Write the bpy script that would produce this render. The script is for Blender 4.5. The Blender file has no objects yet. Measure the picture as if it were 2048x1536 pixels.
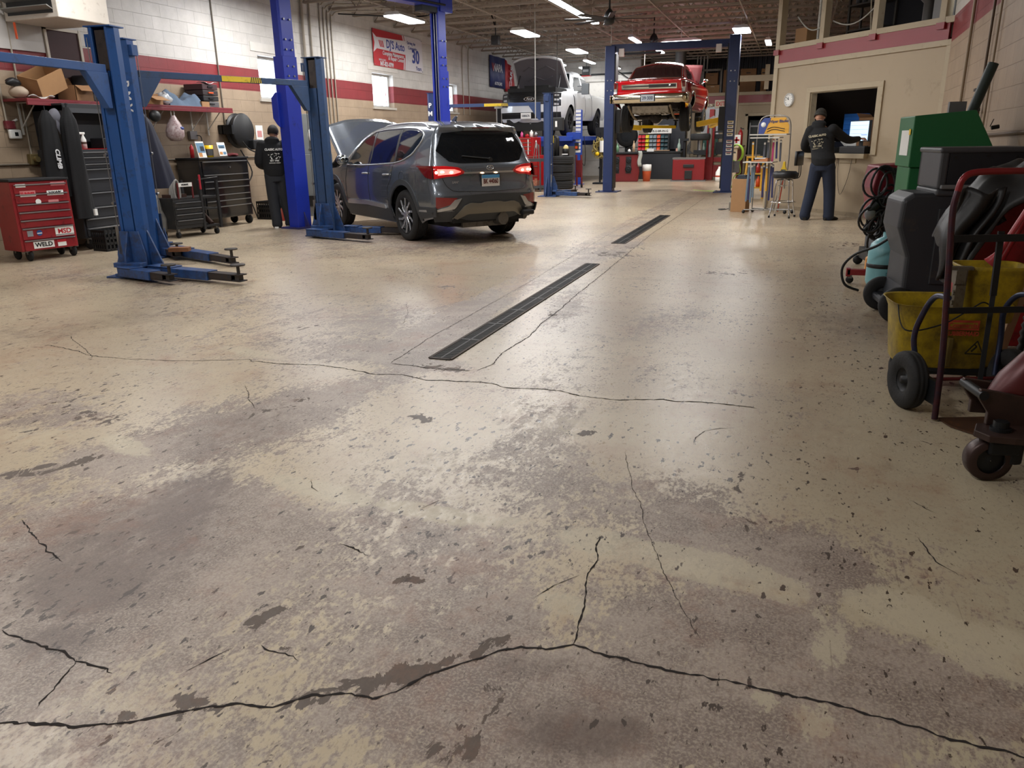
import bpy, bmesh, math, random
import numpy as np
from mathutils import Vector, Matrix
S=bpy.context.scene; COL=S.collection; D=bpy.data
R=math.radians; sin=math.sin; cos=math.cos; pi=math.pi
rnd=random.Random(7)
# ---------------- camera, world, exposure ----------------
def make_camera():
    pitch,yaw,roll=R(17.45),R(19.6),R(0.9)
    fw=Vector((-sin(yaw)*cos(pitch),cos(yaw)*cos(pitch),-sin(pitch)))
    r0=Vector((cos(yaw),sin(yaw),0)); u0=r0.cross(fw)
    r=r0*cos(roll)-u0*sin(roll); u=r.cross(fw)
    cd=D.cameras.new('camera'); c=D.objects.new('camera',cd); COL.objects.link(c)
    m=Matrix((r,u,-fw)).transposed().to_4x4(); m.translation=(0,0,1.38)
    c.matrix_world=m
    cd.sensor_width=36; cd.lens=1545/2048*36; cd.clip_start=.05; cd.clip_end=200
    S.camera=c
make_camera()
S.view_settings.view_transform='Standard'; S.view_settings.look='None'
S.view_settings.gamma=1; S.view_settings.use_curve_mapping=False
S.view_settings.exposure=0.42
w=D.worlds.new('daylight'); S.world=w; w.use_nodes=True
bg=w.node_tree.nodes['Background']; bg.inputs[0].default_value=(.82,.91,1,1); bg.inputs[1].default_value=9.0
# ---------------- materials ----------------
MATS={}
def lin(c):
    if isinstance(c,str):
        c=[int(c[i:i+2],16)/255 for i in (0,2,4)]
        c=[(x/12.92 if x<=.04045 else ((x+.055)/1.055)**2.4) for x in c]
    return (c[0],c[1],c[2],1)
def new_mat(name):
    m=D.materials.new(name); m.use_nodes=True
    nt=m.node_tree; b=nt.nodes['Principled BSDF']
    return m,nt,b
def N(nt,t,**k):
    n=nt.nodes.new(t)
    for a,v in k.items():
        if a.startswith('i_'):
            key=a[2:]; key=int(key) if key.isdigit() else key.replace('_',' ')
            n.inputs[key].default_value=v
        else: setattr(n,a,v)
    return n
def pm(name,col,rough=.5,metal=0,var=.12,scale=6,bump=.0,coat=0,dirt=None,spec=.5,bscale=60,alpha=1,dirtamt=.5):
    """painted / plain surface with noise variation, optional dirt tint"""
    if name in MATS: return MATS[name]
    m,nt,b=new_mat(name); L=nt.links
    c=lin(col)
    tc=N(nt,'ShaderNodeTexCoord')
    n=N(nt,'ShaderNodeTexNoise',i_Scale=scale,i_Detail=5,i_Roughness=.6)
    L.new(tc.outputs['Object'],n.inputs['Vector'])
    mx=N(nt,'ShaderNodeMix',data_type='RGBA')
    mx.inputs[6].default_value=(c[0]*(1-var),c[1]*(1-var),c[2]*(1-var),1)
    mx.inputs[7].default_value=(min(1,c[0]*(1+var)),min(1,c[1]*(1+var)),min(1,c[2]*(1+var)),1)
    L.new(n.outputs[0],mx.inputs[0]); out=mx.outputs[2]
    if dirt:
        n2=N(nt,'ShaderNodeTexNoise',i_Scale=scale*1.7,i_Detail=8,i_Roughness=.75)
        L.new(tc.outputs['Object'],n2.inputs['Vector'])
        mr=N(nt,'ShaderNodeMapRange'); mr.inputs[1].default_value=.62-dirtamt*.25; mr.inputs[2].default_value=.72
        L.new(n2.outputs[0],mr.inputs[0])
        m2=N(nt,'ShaderNodeMix',data_type='RGBA'); L.new(mr.outputs[0],m2.inputs[0]); L.new(out,m2.inputs[6]); m2.inputs[7].default_value=lin(dirt); out=m2.outputs[2]
    L.new(out,b.inputs['Base Color'])
    b.inputs['Roughness'].default_value=rough; b.inputs['Metallic'].default_value=metal
    b.inputs['Specular IOR Level'].default_value=spec
    if coat: b.inputs['Coat Weight'].default_value=coat; b.inputs['Coat Roughness'].default_value=.06
    if bump:
        n3=N(nt,'ShaderNodeTexNoise',i_Scale=bscale,i_Detail=4); L.new(tc.outputs['Object'],n3.inputs['Vector'])
        bp=N(nt,'ShaderNodeBump'); bp.inputs['Strength'].default_value=bump; bp.inputs['Distance'].default_value=.01
        L.new(n3.outputs[0],bp.inputs['Height']); L.new(bp.outputs[0],b.inputs['Normal'])
    if alpha<1: b.inputs['Alpha'].default_value=alpha
    MATS[name]=m; return m
def em(name,col,strength):
    if name in MATS: return MATS[name]
    m,nt,b=new_mat(name); c=lin(col)
    b.inputs['Base Color'].default_value=(.8,.8,.8,1)
    b.inputs['Emission Color'].default_value=c; b.inputs['Emission Strength'].default_value=strength
    MATS[name]=m; return m
def glass(name,col=(.8,.85,.85),rough=.02,trans=.9):
    if name in MATS: return MATS[name]
    m,nt,b=new_mat(name); b.inputs['Base Color'].default_value=(*col,1)
    b.inputs['Roughness'].default_value=rough; b.inputs['IOR'].default_value=1.45
    b.inputs['Transmission Weight'].default_value=trans
    MATS[name]=m; return m
# ---------------- mesh builder ----------------
class MB:
    def __init__(s): s.v=[]; s.f=[]; s.m=[]; s.cur=0; s.xf=None; s.sm=[]
    def mat(s,i): s.cur=i; return s
    def X(s,m): s.xf=m; return s
    def add(s,vs,fs,smooth=True):
        o=len(s.v)
        if s.xf is not None: vs=[tuple(s.xf@Vector(p)) for p in vs]
        s.v.extend([tuple(p) for p in vs])
        for f in fs: s.f.append([o+i for i in f]); s.m.append(s.cur); s.sm.append(smooth)
        return s
    def bx(s,x0,x1,y0,y1,z0,z1):
        if x0>x1:x0,x1=x1,x0
        if y0>y1:y0,y1=y1,y0
        if z0>z1:z0,z1=z1,z0
        vs=[(x0,y0,z0),(x1,y0,z0),(x1,y1,z0),(x0,y1,z0),(x0,y0,z1),(x1,y0,z1),(x1,y1,z1),(x0,y1,z1)]
        return s.add(vs,[(0,3,2,1),(4,5,6,7),(0,1,5,4),(1,2,6,5),(2,3,7,6),(3,0,4,7)],False)
    def cb(s,c,d,rot=None):
        """box by centre/size with optional rotation matrix or euler"""
        M=Matrix.Translation(c)
        if rot is not None:
            M=M@(rot if isinstance(rot,Matrix) else Matrix.Rotation(rot[2],4,'Z')@Matrix.Rotation(rot[1],4,'Y')@Matrix.Rotation(rot[0],4,'X'))
        h=[x/2 for x in d]
        vs=[M@Vector((a*h[0],b*h[1],e*h[2])) for e in (-1,1) for a,b in ((-1,-1),(1,-1),(1,1),(-1,1))]
        return s.add(vs,[(0,3,2,1),(4,5,6,7),(0,1,5,4),(1,2,6,5),(2,3,7,6),(3,0,4,7)],False)
    def bar(s,p0,p1,wd,ht,up=(0,0,1)):
        p0=Vector(p0);p1=Vector(p1);d=(p1-p0);L=d.length
        if L<1e-6: return s
        d.normalize();u=Vector(up)
        if abs(d.dot(u))>.99:u=Vector((0,1,0))
        r=d.cross(u).normalized();u=r.cross(d).normalized()
        vs=[]
        for p in (p0,p1):
            for a,b in ((-1,-1),(1,-1),(1,1),(-1,1)): vs.append(p+r*(a*wd/2)+u*(b*ht/2))
        return s.add(vs,[(0,3,2,1),(4,5,6,7),(0,1,5,4),(1,2,6,5),(2,3,7,6),(3,0,4,7)],False)
    def prism(s,poly,h0,h1,ax='z',smooth=False):
        """polygon (a,b) extruded along axis: z:(a,b,h) x:(h,a,b) y:(a,h,b)"""
        n=len(poly)
        def P(a,b,h): return (a,b,h) if ax=='z' else ((h,a,b) if ax=='x' else (a,h,b))
        vs=[P(a,b,h0) for a,b in poly]+[P(a,b,h1) for a,b in poly]
        fs=[tuple(range(n-1,-1,-1)),tuple(range(n,2*n))]+[(i,(i+1)%n,n+(i+1)%n,n+i) for i in range(n)]
        return s.add(vs,fs,smooth)
    def cyl(s,p0,p1,r,n=16,r2=None,caps=True):
        return s.tube([p0,p1],r,n,r2=r2,caps=caps)
    def tube(s,pts,r,n=8,r2=None,caps=True,closed=False):
        pts=[Vector(p) for p in pts]; k=len(pts); vs=[];fs=[]
        rs=r if isinstance(r,(list,tuple)) else [r if r2 is None else r+(r2-r)*i/(k-1) for i in range(k)]
        prev=None
        for i,p in enumerate(pts):
            if closed: d=pts[(i+1)%k]-pts[i-1]
            else: d=(pts[min(i+1,k-1)]-pts[max(i-1,0)])
            d.normalize()
            if prev is None:
                a=Vector((0,0,1)) if abs(d.z)<.9 else Vector((1,0,0))
                u=d.cross(a).normalized()
            else:
                u=(prev-d*prev.dot(d)); u.normalize()
            prev=u; v=d.cross(u)
            for j in range(n):
                t=2*pi*j/n; vs.append(p+(u*cos(t)+v*sin(t))*rs[i])
        m=k if closed else k-1
        for i in range(m):
            for j in range(n):
                a=i*n+j;b=i*n+(j+1)%n;c=((i+1)%k)*n+(j+1)%n;d2=((i+1)%k)*n+j
                fs.append((a,b,c,d2))
        s.add(vs,fs,True)
        if caps and not closed:
            s.add(vs[:n],[tuple(range(n-1,-1,-1))],False); s.add(vs[-n:],[tuple(range(n))],False)
        return s
    def lathe(s,prof,c=(0,0,0),ax='z',n=24,smooth=True):
        """prof: (r,h) list"""
        vs=[];k=len(prof);fs=[]
        for r,h in prof:
            for j in range(n):
                t=2*pi*j/n;a,b=r*cos(t),r*sin(t)
                p=(a,b,h) if ax=='z' else ((h,a,b) if ax=='x' else (b,h,a))
                vs.append((p[0]+c[0],p[1]+c[1],p[2]+c[2]))
        for i in range(k-1):
            for j in range(n): fs.append((i*n+j,i*n+(j+1)%n,(i+1)*n+(j+1)%n,(i+1)*n+j))
        return s.add(vs,fs,smooth)
    def ball(s,c,r,n=12,m=8):
        if not isinstance(r,(tuple,list)): r=(r,r,r)
        prof=[(max(1e-4,sin(pi*i/m)),-cos(pi*i/m)) for i in range(m+1)]
        vs=[];fs=[]
        for a,h in prof:
            for j in range(n):
                t=2*pi*j/n; vs.append((c[0]+r[0]*a*cos(t),c[1]+r[1]*a*sin(t),c[2]+r[2]*h))
        for i in range(m):
            for j in range(n): fs.append((i*n+j,i*n+(j+1)%n,(i+1)*n+(j+1)%n,(i+1)*n+j))
        return s.add(vs,fs,True)
    def grid(s,rows,smooth=True,closed=False,flip=False):
        """rows: list of equal length point lists"""
        n=len(rows[0]);vs=[p for r in rows for p in r];fs=[]
        for i in range(len(rows)-1):
            for j in range(n if closed else n-1):
                f=(i*n+j,i*n+(j+1)%n,(i+1)*n+(j+1)%n,(i+1)*n+j)
                fs.append(f[::-1] if flip else f)
        return s.add(vs,fs,smooth)
    def build(s,name,mats,parent=None,bevel=0,subsurf=0,merge=False,label=None,solid=0,segs=2,fixn=True,loc=None,rot=None):
        me=D.meshes.new(name); me.from_pydata([tuple(p) for p in s.v],[],s.f)
        if not isinstance(mats,(list,tuple)): mats=[mats]
        for m in mats: me.materials.append(m)
        me.polygons.foreach_set('material_index',[min(i,len(mats)-1) for i in s.m])
        me.polygons.foreach_set('use_smooth',s.sm)
        if merge or fixn:
            bm=bmesh.new(); bm.from_mesh(me)
            if merge: bmesh.ops.remove_doubles(bm,verts=bm.verts,dist=.0006)
            if fixn: bmesh.ops.recalc_face_normals(bm,faces=bm.faces)
            bm.to_mesh(me); bm.free()
        me.update()
        o=D.objects.new(name,me); COL.objects.link(o)
        if parent is not None: o.parent=parent
        if loc is not None: o.location=loc
        if rot is not None: o.rotation_euler=rot
        if label: o['label']=label
        if solid:
            md=o.modifiers.new('solid','SOLIDIFY'); md.thickness=solid; md.offset=0
        if bevel:
            md=o.modifiers.new('bevel','BEVEL'); md.width=bevel; md.segments=segs; md.limit_method='ANGLE'; md.angle_limit=R(40)
        if subsurf:
            md=o.modifiers.new('sub','SUBSURF'); md.levels=subsurf; md.render_levels=subsurf
        return o
def thing(name,label,cat,loc=(0,0,0),rz=0,group=None):
    o=D.objects.new(name,None); COL.objects.link(o); o.empty_display_size=.1
    o.location=loc; o.rotation_euler=(0,0,rz); o['label']=label; o['category']=cat
    if group:o['group']=group
    return o
def tag(o,label,cat,group=None):
    o['label']=label;o['category']=cat
    if group:o['group']=group
    return o
def struct(o): o['kind']='structure'; return o
def dup(root,loc=None,rz=None,label=None):
    r=root.copy(); COL.objects.link(r)
    if loc is not None: r.location=loc
    if rz is not None: r.rotation_euler=(r.rotation_euler.x,r.rotation_euler.y,rz)
    if label:r['label']=label
    for ch in root.children:
        c=ch.copy();COL.objects.link(c);c.parent=r
        for g in ch.children:
            d=g.copy();COL.objects.link(d);d.parent=c
    return r
def frame(o,right,up):
    """matrix from origin + right + up vectors"""
    r=Vector(right).normalized();u=Vector(up);u=(u-r*u.dot(r)).normalized();n=r.cross(u)
    m=Matrix((r,u,n)).transposed().to_4x4();m.translation=Vector(o);return m
def text(s,size,o,right,up,mat,parent,name='lettering',depth=.0015,align='CENTER',sx=1,bold=0,shear=0):
    cu=D.curves.new('t','FONT');cu.body=s;cu.size=size;cu.extrude=depth;cu.align_x=align;cu.align_y='CENTER'
    cu.offset=bold; cu.resolution_u=3; cu.shear=shear
    ob=D.objects.new('t',cu);COL.objects.link(ob)
    dg=bpy.context.evaluated_depsgraph_get();me=D.meshes.new_from_object(ob.evaluated_get(dg))
    D.objects.remove(ob)
    me.transform(Matrix.Scale(sx,4,(1,0,0)))
    me.transform(frame(o,right,up))
    me.materials.clear();me.materials.append(mat);me.name=name
    b=D.objects.new(name,me);COL.objects.link(b);b.parent=parent
    return b
def rcurve(pts,n=6):
    """catmull-rom smoothing"""
    P=[Vector(p) for p in pts];o=[]
    for i in range(len(P)-1):
        a=P[max(i-1,0)];b=P[i];c=P[i+1];d=P[min(i+2,len(P)-1)]
        for k in range(n):
            t=k/n;o.append(.5*((2*b)+(c-a)*t+(2*a-5*b+4*c-d)*t*t+(3*b-a-3*c+d)*t**3))
    o.append(P[-1]);return o
# shared palette
BLK=pm('black_plastic','17181a',.5,var=.2); RUB=pm('rubber','1b1b1c',.8,var=.25,scale=20,bump=.2)
DKM=pm('dark_steel','26282b',.45,.6,var=.3); STL=pm('bare_steel','8d8e90',.35,.9,var=.15,scale=15)
CHR=pm('chrome','d9dadb',.12,1,var=.03); WHT=pm('white_paint','dfdfdb',.45,var=.04); RUST=pm('rusty_steel','4a332a',.75,.3,var=.4,scale=18,dirt='241c19')
YEL=pm('yellow_paint','f5c912',.4,var=.06); ORG=pm('orange_plastic','d9541e',.45)
CARD=pm('cardboard','a37c55',.8,var=.1,scale=12); CARD2=pm('cardboard_dark','8a6544',.8,var=.12,scale=12)
TAN=pm('tan_trim_paint','a99a80',.5,var=.06,dirt='8d7e68',dirtamt=.2); PAPER=pm('paper','e6e6e2',.7,var=.03)
REDP=pm('red_tool_paint','a3161c',.3,var=.08,coat=.5); SILV=pm('silver_trim','b9babc',.3,.8,var=.05)
# ---------------- ceiling lamps (with their own light) ----------------
DIFF=em('lamp_diffuser','f4f8ff',9.0); HOUS=pm('lamp_housing','c9c9c6',.5,var=.04)
LAMPN=[0]
def lamp(x,y,z,lx,ly,power,label,tubes=False,yaw=0,light=True,group=None):
    t=thing('ceiling_lamp',label,'lamp',(x,y,z),yaw,group)
    b=MB(); b.prism([(-lx/2,0),(lx/2,0),(lx/2*.7,.07),(-lx/2*.7,.07)],-ly/2,ly/2,'y')
    for s in (-1,1): b.cyl((0,s*ly*.35,.06),(0,s*ly*.35,4.66-z),.005,6)
    b.build('housing',HOUS,t)
    d=MB(); d.bx(-lx/2*.92,lx/2*.92,-ly/2*.97,ly/2*.97,-.03,-.001); d.build('diffuser',DIFF,t)
    if light:
        ld=D.lights.new('lamp_light','AREA'); ld.shape='RECTANGLE'; ld.size=lx*.9; ld.size_y=ly*.95; ld.energy=power; ld.color=(1,.975,.94)
        lo=D.objects.new('lamp_light',ld); COL.objects.link(lo); lo.parent=t; lo.location=(0,0,-.04)
    return t
CRACKS=[(0.011,[(-1.792, 1.069), (-1.7, 1.105), (-1.573, 1.125), (-1.475, 1.171), (-1.388, 1.229), (-1.318, 1.275), (-1.246, 1.322), (-1.145, 1.342), (-1.085, 1.398), (-0.989, 1.437), (-0.92, 1.446), (-0.872, 1.492), (-0.825, 1.577), (-0.775, 1.631), (-0.71, 1.691), (-0.67, 1.746), (-0.615, 1.783), (-0.549, 1.785), (-0.48, 1.83), (-0.417, 1.812), (-0.339, 1.812), (-0.256, 1.813), (-0.16, 1.807), (-0.069, 1.813), (0.046, 1.81), (0.133, 1.808), (0.229, 1.81), (0.32, 1.795), (0.418, 1.777), (0.502, 1.762), (0.613, 1.755), (0.653, 1.752)]),
(0.007,[(-0.477, 1.833), (-0.488, 1.917), (-0.489, 1.997), (-0.513, 2.105), (-0.527, 2.227), (-0.521, 2.313), (-0.553, 2.393), (-0.554, 2.489)]),
(0.012,[(-3.329, 4.118), (-3.088, 4.113), (-2.817, 4.168), (-2.577, 4.141), (-2.381, 4.083), (-2.204, 4.113), (-2.008, 4.061), (-1.838, 4.09), (-1.667, 4.109), (-1.447, 4.062), (-1.298, 4.087), (-1.151, 4.101), (-0.989, 4.044), (-0.814, 4.032), (-0.563, 4.108), (-0.374, 4.112), (-0.242, 4.125), (-0.072, 4.091)]),
(0.008,[(-5.088, 4.056), (-4.745, 4.007), (-4.483, 3.914), (-4.164, 3.927), (-3.824, 3.974), (-3.568, 4.062), (-3.369, 4.145), (-3.257, 4.076)]),
(0.006,[(-5.146, 4.325), (-4.832, 4.129), (-4.451, 3.883)]),
(0.006,[(-4.522, 7.868), (-4.112, 7.822), (-3.457, 7.738), (-2.855, 7.689), (-2.404, 7.676)]),
(0.006,[(-1.763, 7.903), (-1.292, 7.898), (-0.791, 7.905), (-0.308, 7.913), (0.339, 7.995), (0.788, 8.057)]),
(0.006,[(-2.389, 4.33), (-2.437, 5.047), (-2.442, 5.952), (-2.449, 7.157), (-2.509, 9.251), (-2.577, 11.663), (-2.595, 14.99), (-2.556, 21.593)]),
(0.010,[(-2.389, 4.33), (-2.091, 4.308), (-1.787, 4.327)]),
(0.010,[(-1.776, 4.342), (-1.738, 4.509), (-1.773, 4.796), (-1.737, 5.294), (-1.78, 5.745), (-1.776, 6.239), (-1.808, 6.679), (-1.835, 7.758), (-1.872, 9.189), (-1.955, 11.794), (-1.952, 15.101), (-1.976, 19.776)]),
(0.003,[(-0.627, 3.288), (-0.503, 2.905), (-0.414, 2.635), (-0.287, 2.288), (-0.138, 1.969)]),
(0.005,[(-3.013, 3.656), (-2.8, 3.424), (-2.674, 3.301)]),
(0.004,[(-3.209, 6.184), (-3.0, 5.799), (-2.825, 5.362)]),
(0.005,[(-0.334, 3.475), (-0.334, 3.576), (-0.302, 3.678), (-0.235, 3.735), (-0.165, 3.764)]),
(0.010,[(-2.129, 1.362), (-1.992, 1.349), (-1.867, 1.341), (-1.774, 1.325), (-1.656, 1.307)]),
(0.008,[(-2.728, 1.919), (-2.459, 1.8), (-2.299, 1.723)]),
(0.007,[(-1.797, 1.329), (-1.764, 1.25), (-1.725, 1.141)]),
(0.006,[(-1.458, 1.39), (-1.434, 1.453), (-1.406, 1.514)]),
(0.010,[(-1.339, 1.55), (-1.263, 1.539), (-1.189, 1.529)]),
(0.010,[(-1.429, 2.142), (-1.387, 2.133), (-1.293, 2.093)]),
(0.004,[(-1.276, 2.479), (-1.234, 2.576)]),
(0.006,[(-1.85, 2.575), (-1.752, 2.486)]),
(0.006,[(0.548, 3.141), (0.594, 3.086), (0.637, 3.051)]),
(0.006,[(0.539, 2.819), (0.565, 2.646), (0.619, 2.565)]),
(0.004,[(-0.667, 2.011), (-0.616, 2.118), (-0.554, 2.201)])]
WORN=[(-2.15, 1.753, 0.244, 0.529, 0.49, -0.353, 0.9), (-2.058, 2.09, 0.218, 0.191, 0.254, -0.254, 0.6), (-1.96, 1.322, 0.166, 0.123, 0.17, -0.121, 0.7), (-1.368, 2.487, 0.359, -0.068, 0.083, -0.224, 0.35), (-2.589, 3.066, 0.362, 0.512, 0.286, -0.322, 0.8), (-2.469, 3.524, 0.135, 0.408, 0.211, -0.263, 0.6), (-3.738, 2.961, 0.352, 0.107, 0.274, -0.24, 0.5), (-2.847, 2.504, 0.233, 0.251, 0.145, -0.128, 0.4), (-0.984, 3.209, 0.257, 0.019, 0.241, -0.892, 0.45), (-1.219, 4.636, 0.541, 0.611, 0.128, -0.401, 0.25), (-0.372, 2.849, 0.305, -0.03, 0.028, -0.365, 0.35), (-0.067, 2.606, 0.35, -0.078, -0.012, -0.244, 0.7), (0.199, 2.511, 0.228, -0.068, -0.029, -0.193, 0.6), (-0.104, 2.056, 0.394, -0.047, -0.009, -0.213, 0.55), (0.262, 1.983, 0.354, -0.089, -0.043, -0.19, 0.85), (-0.415, 1.613, 0.366, 0.121, 0.048, -0.182, 0.8), (0.016, 1.662, 0.332, 0.021, -0.008, -0.136, 0.6), (-0.72, 1.881, 0.129, 0.042, 0.05, -0.135, 0.9), (-0.379, 1.478, 0.285, 0.095, 0.031, -0.118, 0.8), (-1.14, 1.717, 0.5, 0.163, 0.17, -0.288, 0.35), (-1.838, 2.16, 0.366, 0.117, 0.228, -0.3, 0.4), (-1.039, 2.147, 0.329, 0.106, 0.102, -0.224, 0.4), (-0.903, 6.082, 0.296, 0.45, 0.099, -0.481, 0.4), (-2.999, 5.313, 0.295, 0.482, 0.402, -0.675, 0.5), (-4.137, 5.594, 0.687, 0.188, 0.46, -0.649, 0.35), (-3.1, 4.482, 0.75, 0.217, 0.219, -0.333, 0.3), (-4.848, 10.538, 1.451, 0.316, 0.662, -1.458, 0.4), (-2.334, 5.684, 0.416, -0.731, 0.025, -0.796, 0.45), (-2.283, 4.718, 0.003, 0.981, 0.189, -0.288, 0.7), (-2.089, 4.381, 0.314, -0.002, 0.063, -0.147, 0.8), (-2.128, 9.797, 0.218, 1.522, 0.152, -0.556, 0.75), (-1.792, 6.453, 0.201, -0.458, -0.007, -0.702, 0.6), (-3.884, 4.555, 0.438, 0.125, 0.287, -0.356, 0.2), (0.132, 1.648, 0.215, 0.014, -0.012, -0.1, 0.5), (0.562, 1.976, 0.146, -0.023, -0.052, -0.163, 0.5), (-0.804, 1.389, 0.236, 0.078, 0.046, -0.089, 0.3), (-1.362, 1.151, 0.291, 0.097, 0.072, -0.075, 0.35), (-6.195, 10.246, 1.494, 0.325, 0.594, -1.003, 0.35), (-6.769, 6.495, 1.774, -0.195, 0.58, -0.595, 0.3), (0.361, 7.261, 0.495, 0.133, -0.02, -0.644, -0.3), (0.306, 5.466, 0.632, 0.182, -0.022, -0.724, -0.5), (-0.079, 3.49, 0.478, 0.148, 0.018, -0.342, -0.5), (0.511, 3.129, 0.362, -0.055, -0.047, -0.271, -0.6), (-0.711, 1.857, 0.573, 0.099, 0.042, -0.135, 0.0)]
FRESH=[(-1.754, 2.511, 0.3, -0.047, 0.042, -0.083, 1.0), (-1.226, 2.463, 0.272, -0.011, 0.026, -0.069, 1.0), (-0.943, 2.488, 0.153, 0.019, 0.017, -0.053, 0.6), (-0.541, 2.435, 0.179, -0.02, 0.013, -0.104, 0.9), (-0.184, 2.388, 0.34, -0.049, -0.0, -0.115, 1.0), (0.043, 2.331, 0.131, -0.028, -0.009, -0.09, 1.0), (0.421, 2.308, 0.161, -0.043, -0.03, -0.124, 1.0), (0.635, 2.174, 0.162, -0.04, -0.048, -0.144, 0.9), (0.191, 2.205, 0.082, -0.001, -0.009, -0.081, 0.5), (-2.464, 3.104, 0.0, 0.0, 0.0, -0.001, 0.0), (-2.95, 2.665, 0.224, -0.052, 0.081, -0.1, 0.9), (-3.47, 4.304, 0.422, -0.087, 0.078, -0.111, 0.7), (-1.084, 5.064, 0.522, 0.151, 0.151, -0.684, 0.4), (-1.997, 4.944, 0.23, -0.393, -0.008, -0.436, 0.7), (-1.441, 3.27, 0.209, 0.683, 0.188, -0.296, 0.4), (-0.574, 3.683, 0.715, 0.219, 0.066, -0.389, 0.5), (-3.779, 3.129, 0.338, 0.102, 0.149, -0.135, 0.4), (-3.525, 2.628, 0.297, 0.091, 0.123, -0.103, 0.5), (-1.595, 1.223, 0.227, 0.11, 0.048, -0.042, 0.4), (-0.555, 2.018, 0.096, -0.026, 0.004, -0.064, 0.9), (-0.425, 1.65, 0.062, 0.021, 0.024, -0.09, 0.3), (0.167, 1.73, 0.07, 0.023, -0.002, -0.088, 0.7), (0.048, 1.766, 0.048, 0.016, 0.003, -0.075, 0.6), (0.214, 2.06, 0.067, 0.022, -0.005, -0.138, 0.7), (-3.825, 3.75, 0.791, 0.233, 0.169, -0.179, 0.4), (-4.763, 7.009, 1.049, 0.269, 0.628, -0.954, 0.35), (-0.439, 10.428, 1.79, 0.411, 0.085, -1.636, 0.4), (-2.043, 15.086, 2.228, 0.386, 0.305, -2.179, 0.3), (0.487, 3.935, 0.458, 0.141, -0.043, -0.52, 0.4)]
PEEL=[(-0.975, 1.489, 0.069, 0.061, 0.036, -0.043, 0.9), (-0.857, 1.581, 0.088, 0.091, 0.028, -0.036, 0.85), (-1.064, 1.389, 0.102, 0.052, 0.019, -0.025, 0.6), (-1.362, 1.29, 0.087, 0.008, 0.024, -0.034, 0.8), (-1.469, 1.337, 0.021, 0.029, 0.025, -0.019, 0.8), (-1.599, 1.252, 0.02, 0.028, 0.019, -0.013, 0.7), (-1.427, 1.22, 0.104, 0.043, 0.017, -0.017, 0.55), (-1.25, 1.307, 0.074, 0.024, 0.015, -0.018, 0.7), (-1.382, 1.102, 0.034, 0.011, 0.03, -0.031, 0.8), (-1.43, 1.111, 0.046, 0.015, 0.015, -0.015, 0.7), (-1.417, 1.681, 0.029, 0.043, 0.024, -0.023, 0.8), (-1.725, 3.424, 0.097, -0.031, 0.03, -0.081, 0.9), (-0.848, 3.481, 0.056, 0.017, 0.015, -0.059, 0.75), (-2.064, 3.226, 0.074, 0.023, 0.046, -0.076, 0.45), (-2.526, 3.461, 0.073, 0.226, 0.067, -0.081, 0.5), (-2.585, 3.227, 0.088, 0.269, 0.076, -0.084, 0.4), (-3.309, 2.924, 0.036, 0.096, 0.066, -0.056, 0.5), (-3.05, 2.703, 0.102, 0.118, 0.057, -0.05, 0.35), (-3.084, 2.31, 0.127, 0.177, 0.073, -0.055, 0.6), (-3.003, 2.424, 0.025, 0.136, 0.054, -0.039, 0.6), (-0.099, 3.109, 0.027, 0.015, 0.016, -0.168, 0.65), (-0.181, 3.11, 0.02, 0.006, 0.004, -0.051, 0.6), (-0.055, 2.688, 0.047, 0.057, 0.02, -0.086, 0.45), (-0.964, 1.943, 0.018, 0.006, 0.007, -0.016, 1.0), (-0.372, 1.867, 0.014, 0.004, 0.002, -0.011, 0.6), (-0.97, 2.204, 0.024, 0.063, 0.023, -0.029, 0.6), (-1.08, 2.015, 0.045, 0.001, 0.016, -0.042, 0.5), (0.376, 2.127, 0.016, 0.005, -0.002, -0.02, 0.9), (0.607, 3.183, 0.045, 0.004, -0.004, -0.025, 0.6), (0.344, 3.412, 0.05, 0.003, -0.003, -0.029, 0.5), (-0.612, 1.548, 0.04, 0.003, 0.025, -0.103, 0.45), (-0.653, 1.353, 0.068, 0.023, 0.025, -0.056, 0.55), (-0.62, 1.398, 0.031, 0.003, 0.024, -0.089, 0.55), (-0.716, 1.707, 0.108, 0.072, 0.02, -0.038, 0.6), (-0.678, 1.767, 0.113, 0.068, 0.024, -0.051, 0.5), (-3.506, 2.946, 0.159, 0.048, 0.118, -0.11, 0.4), (-3.59, 2.682, 0.151, 0.046, 0.052, -0.043, 0.4), (-2.033, 4.337, 0.281, -0.015, 0.035, -0.083, 0.6), (-3.542, 6.214, 0.116, 0.169, 0.095, -0.162, 0.3), (-1.859, 6.216, 0.259, -0.581, -0.003, -0.09, 0.5), (-3.496, 5.083, 0.091, 0.072, 0.06, -0.088, 0.5), (-3.136, 7.006, 0.098, 0.088, 0.057, -0.125, 0.6), (-0.594, 8.492, 0.357, -0.031, 0.014, -0.193, 0.45), (-2.018, 9.59, 0.361, 0.085, 0.072, -0.335, 0.55), (-2.038, 10.315, 0.45, 0.102, 0.058, -0.29, 0.4), (-5.848, 4.707, 0.254, 0.071, 0.103, -0.088, 0.4), (-1.052, 1.203, 0.017, 0.006, 0.008, -0.011, 0.6), (0.077, 1.555, 0.022, 0.007, 0.0, -0.013, 0.7), (-0.067, 1.531, 0.017, 0.006, 0.001, -0.009, 0.7), (0.73, 11.199, 0.309, 0.069, -0.021, -0.411, 0.4), (-1.45, 1.514, 0.108, -0.014, 0.012, -0.023, 0.35), (-1.283, 1.569, 0.095, 0.006, 0.022, -0.04, 0.4)]
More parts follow.
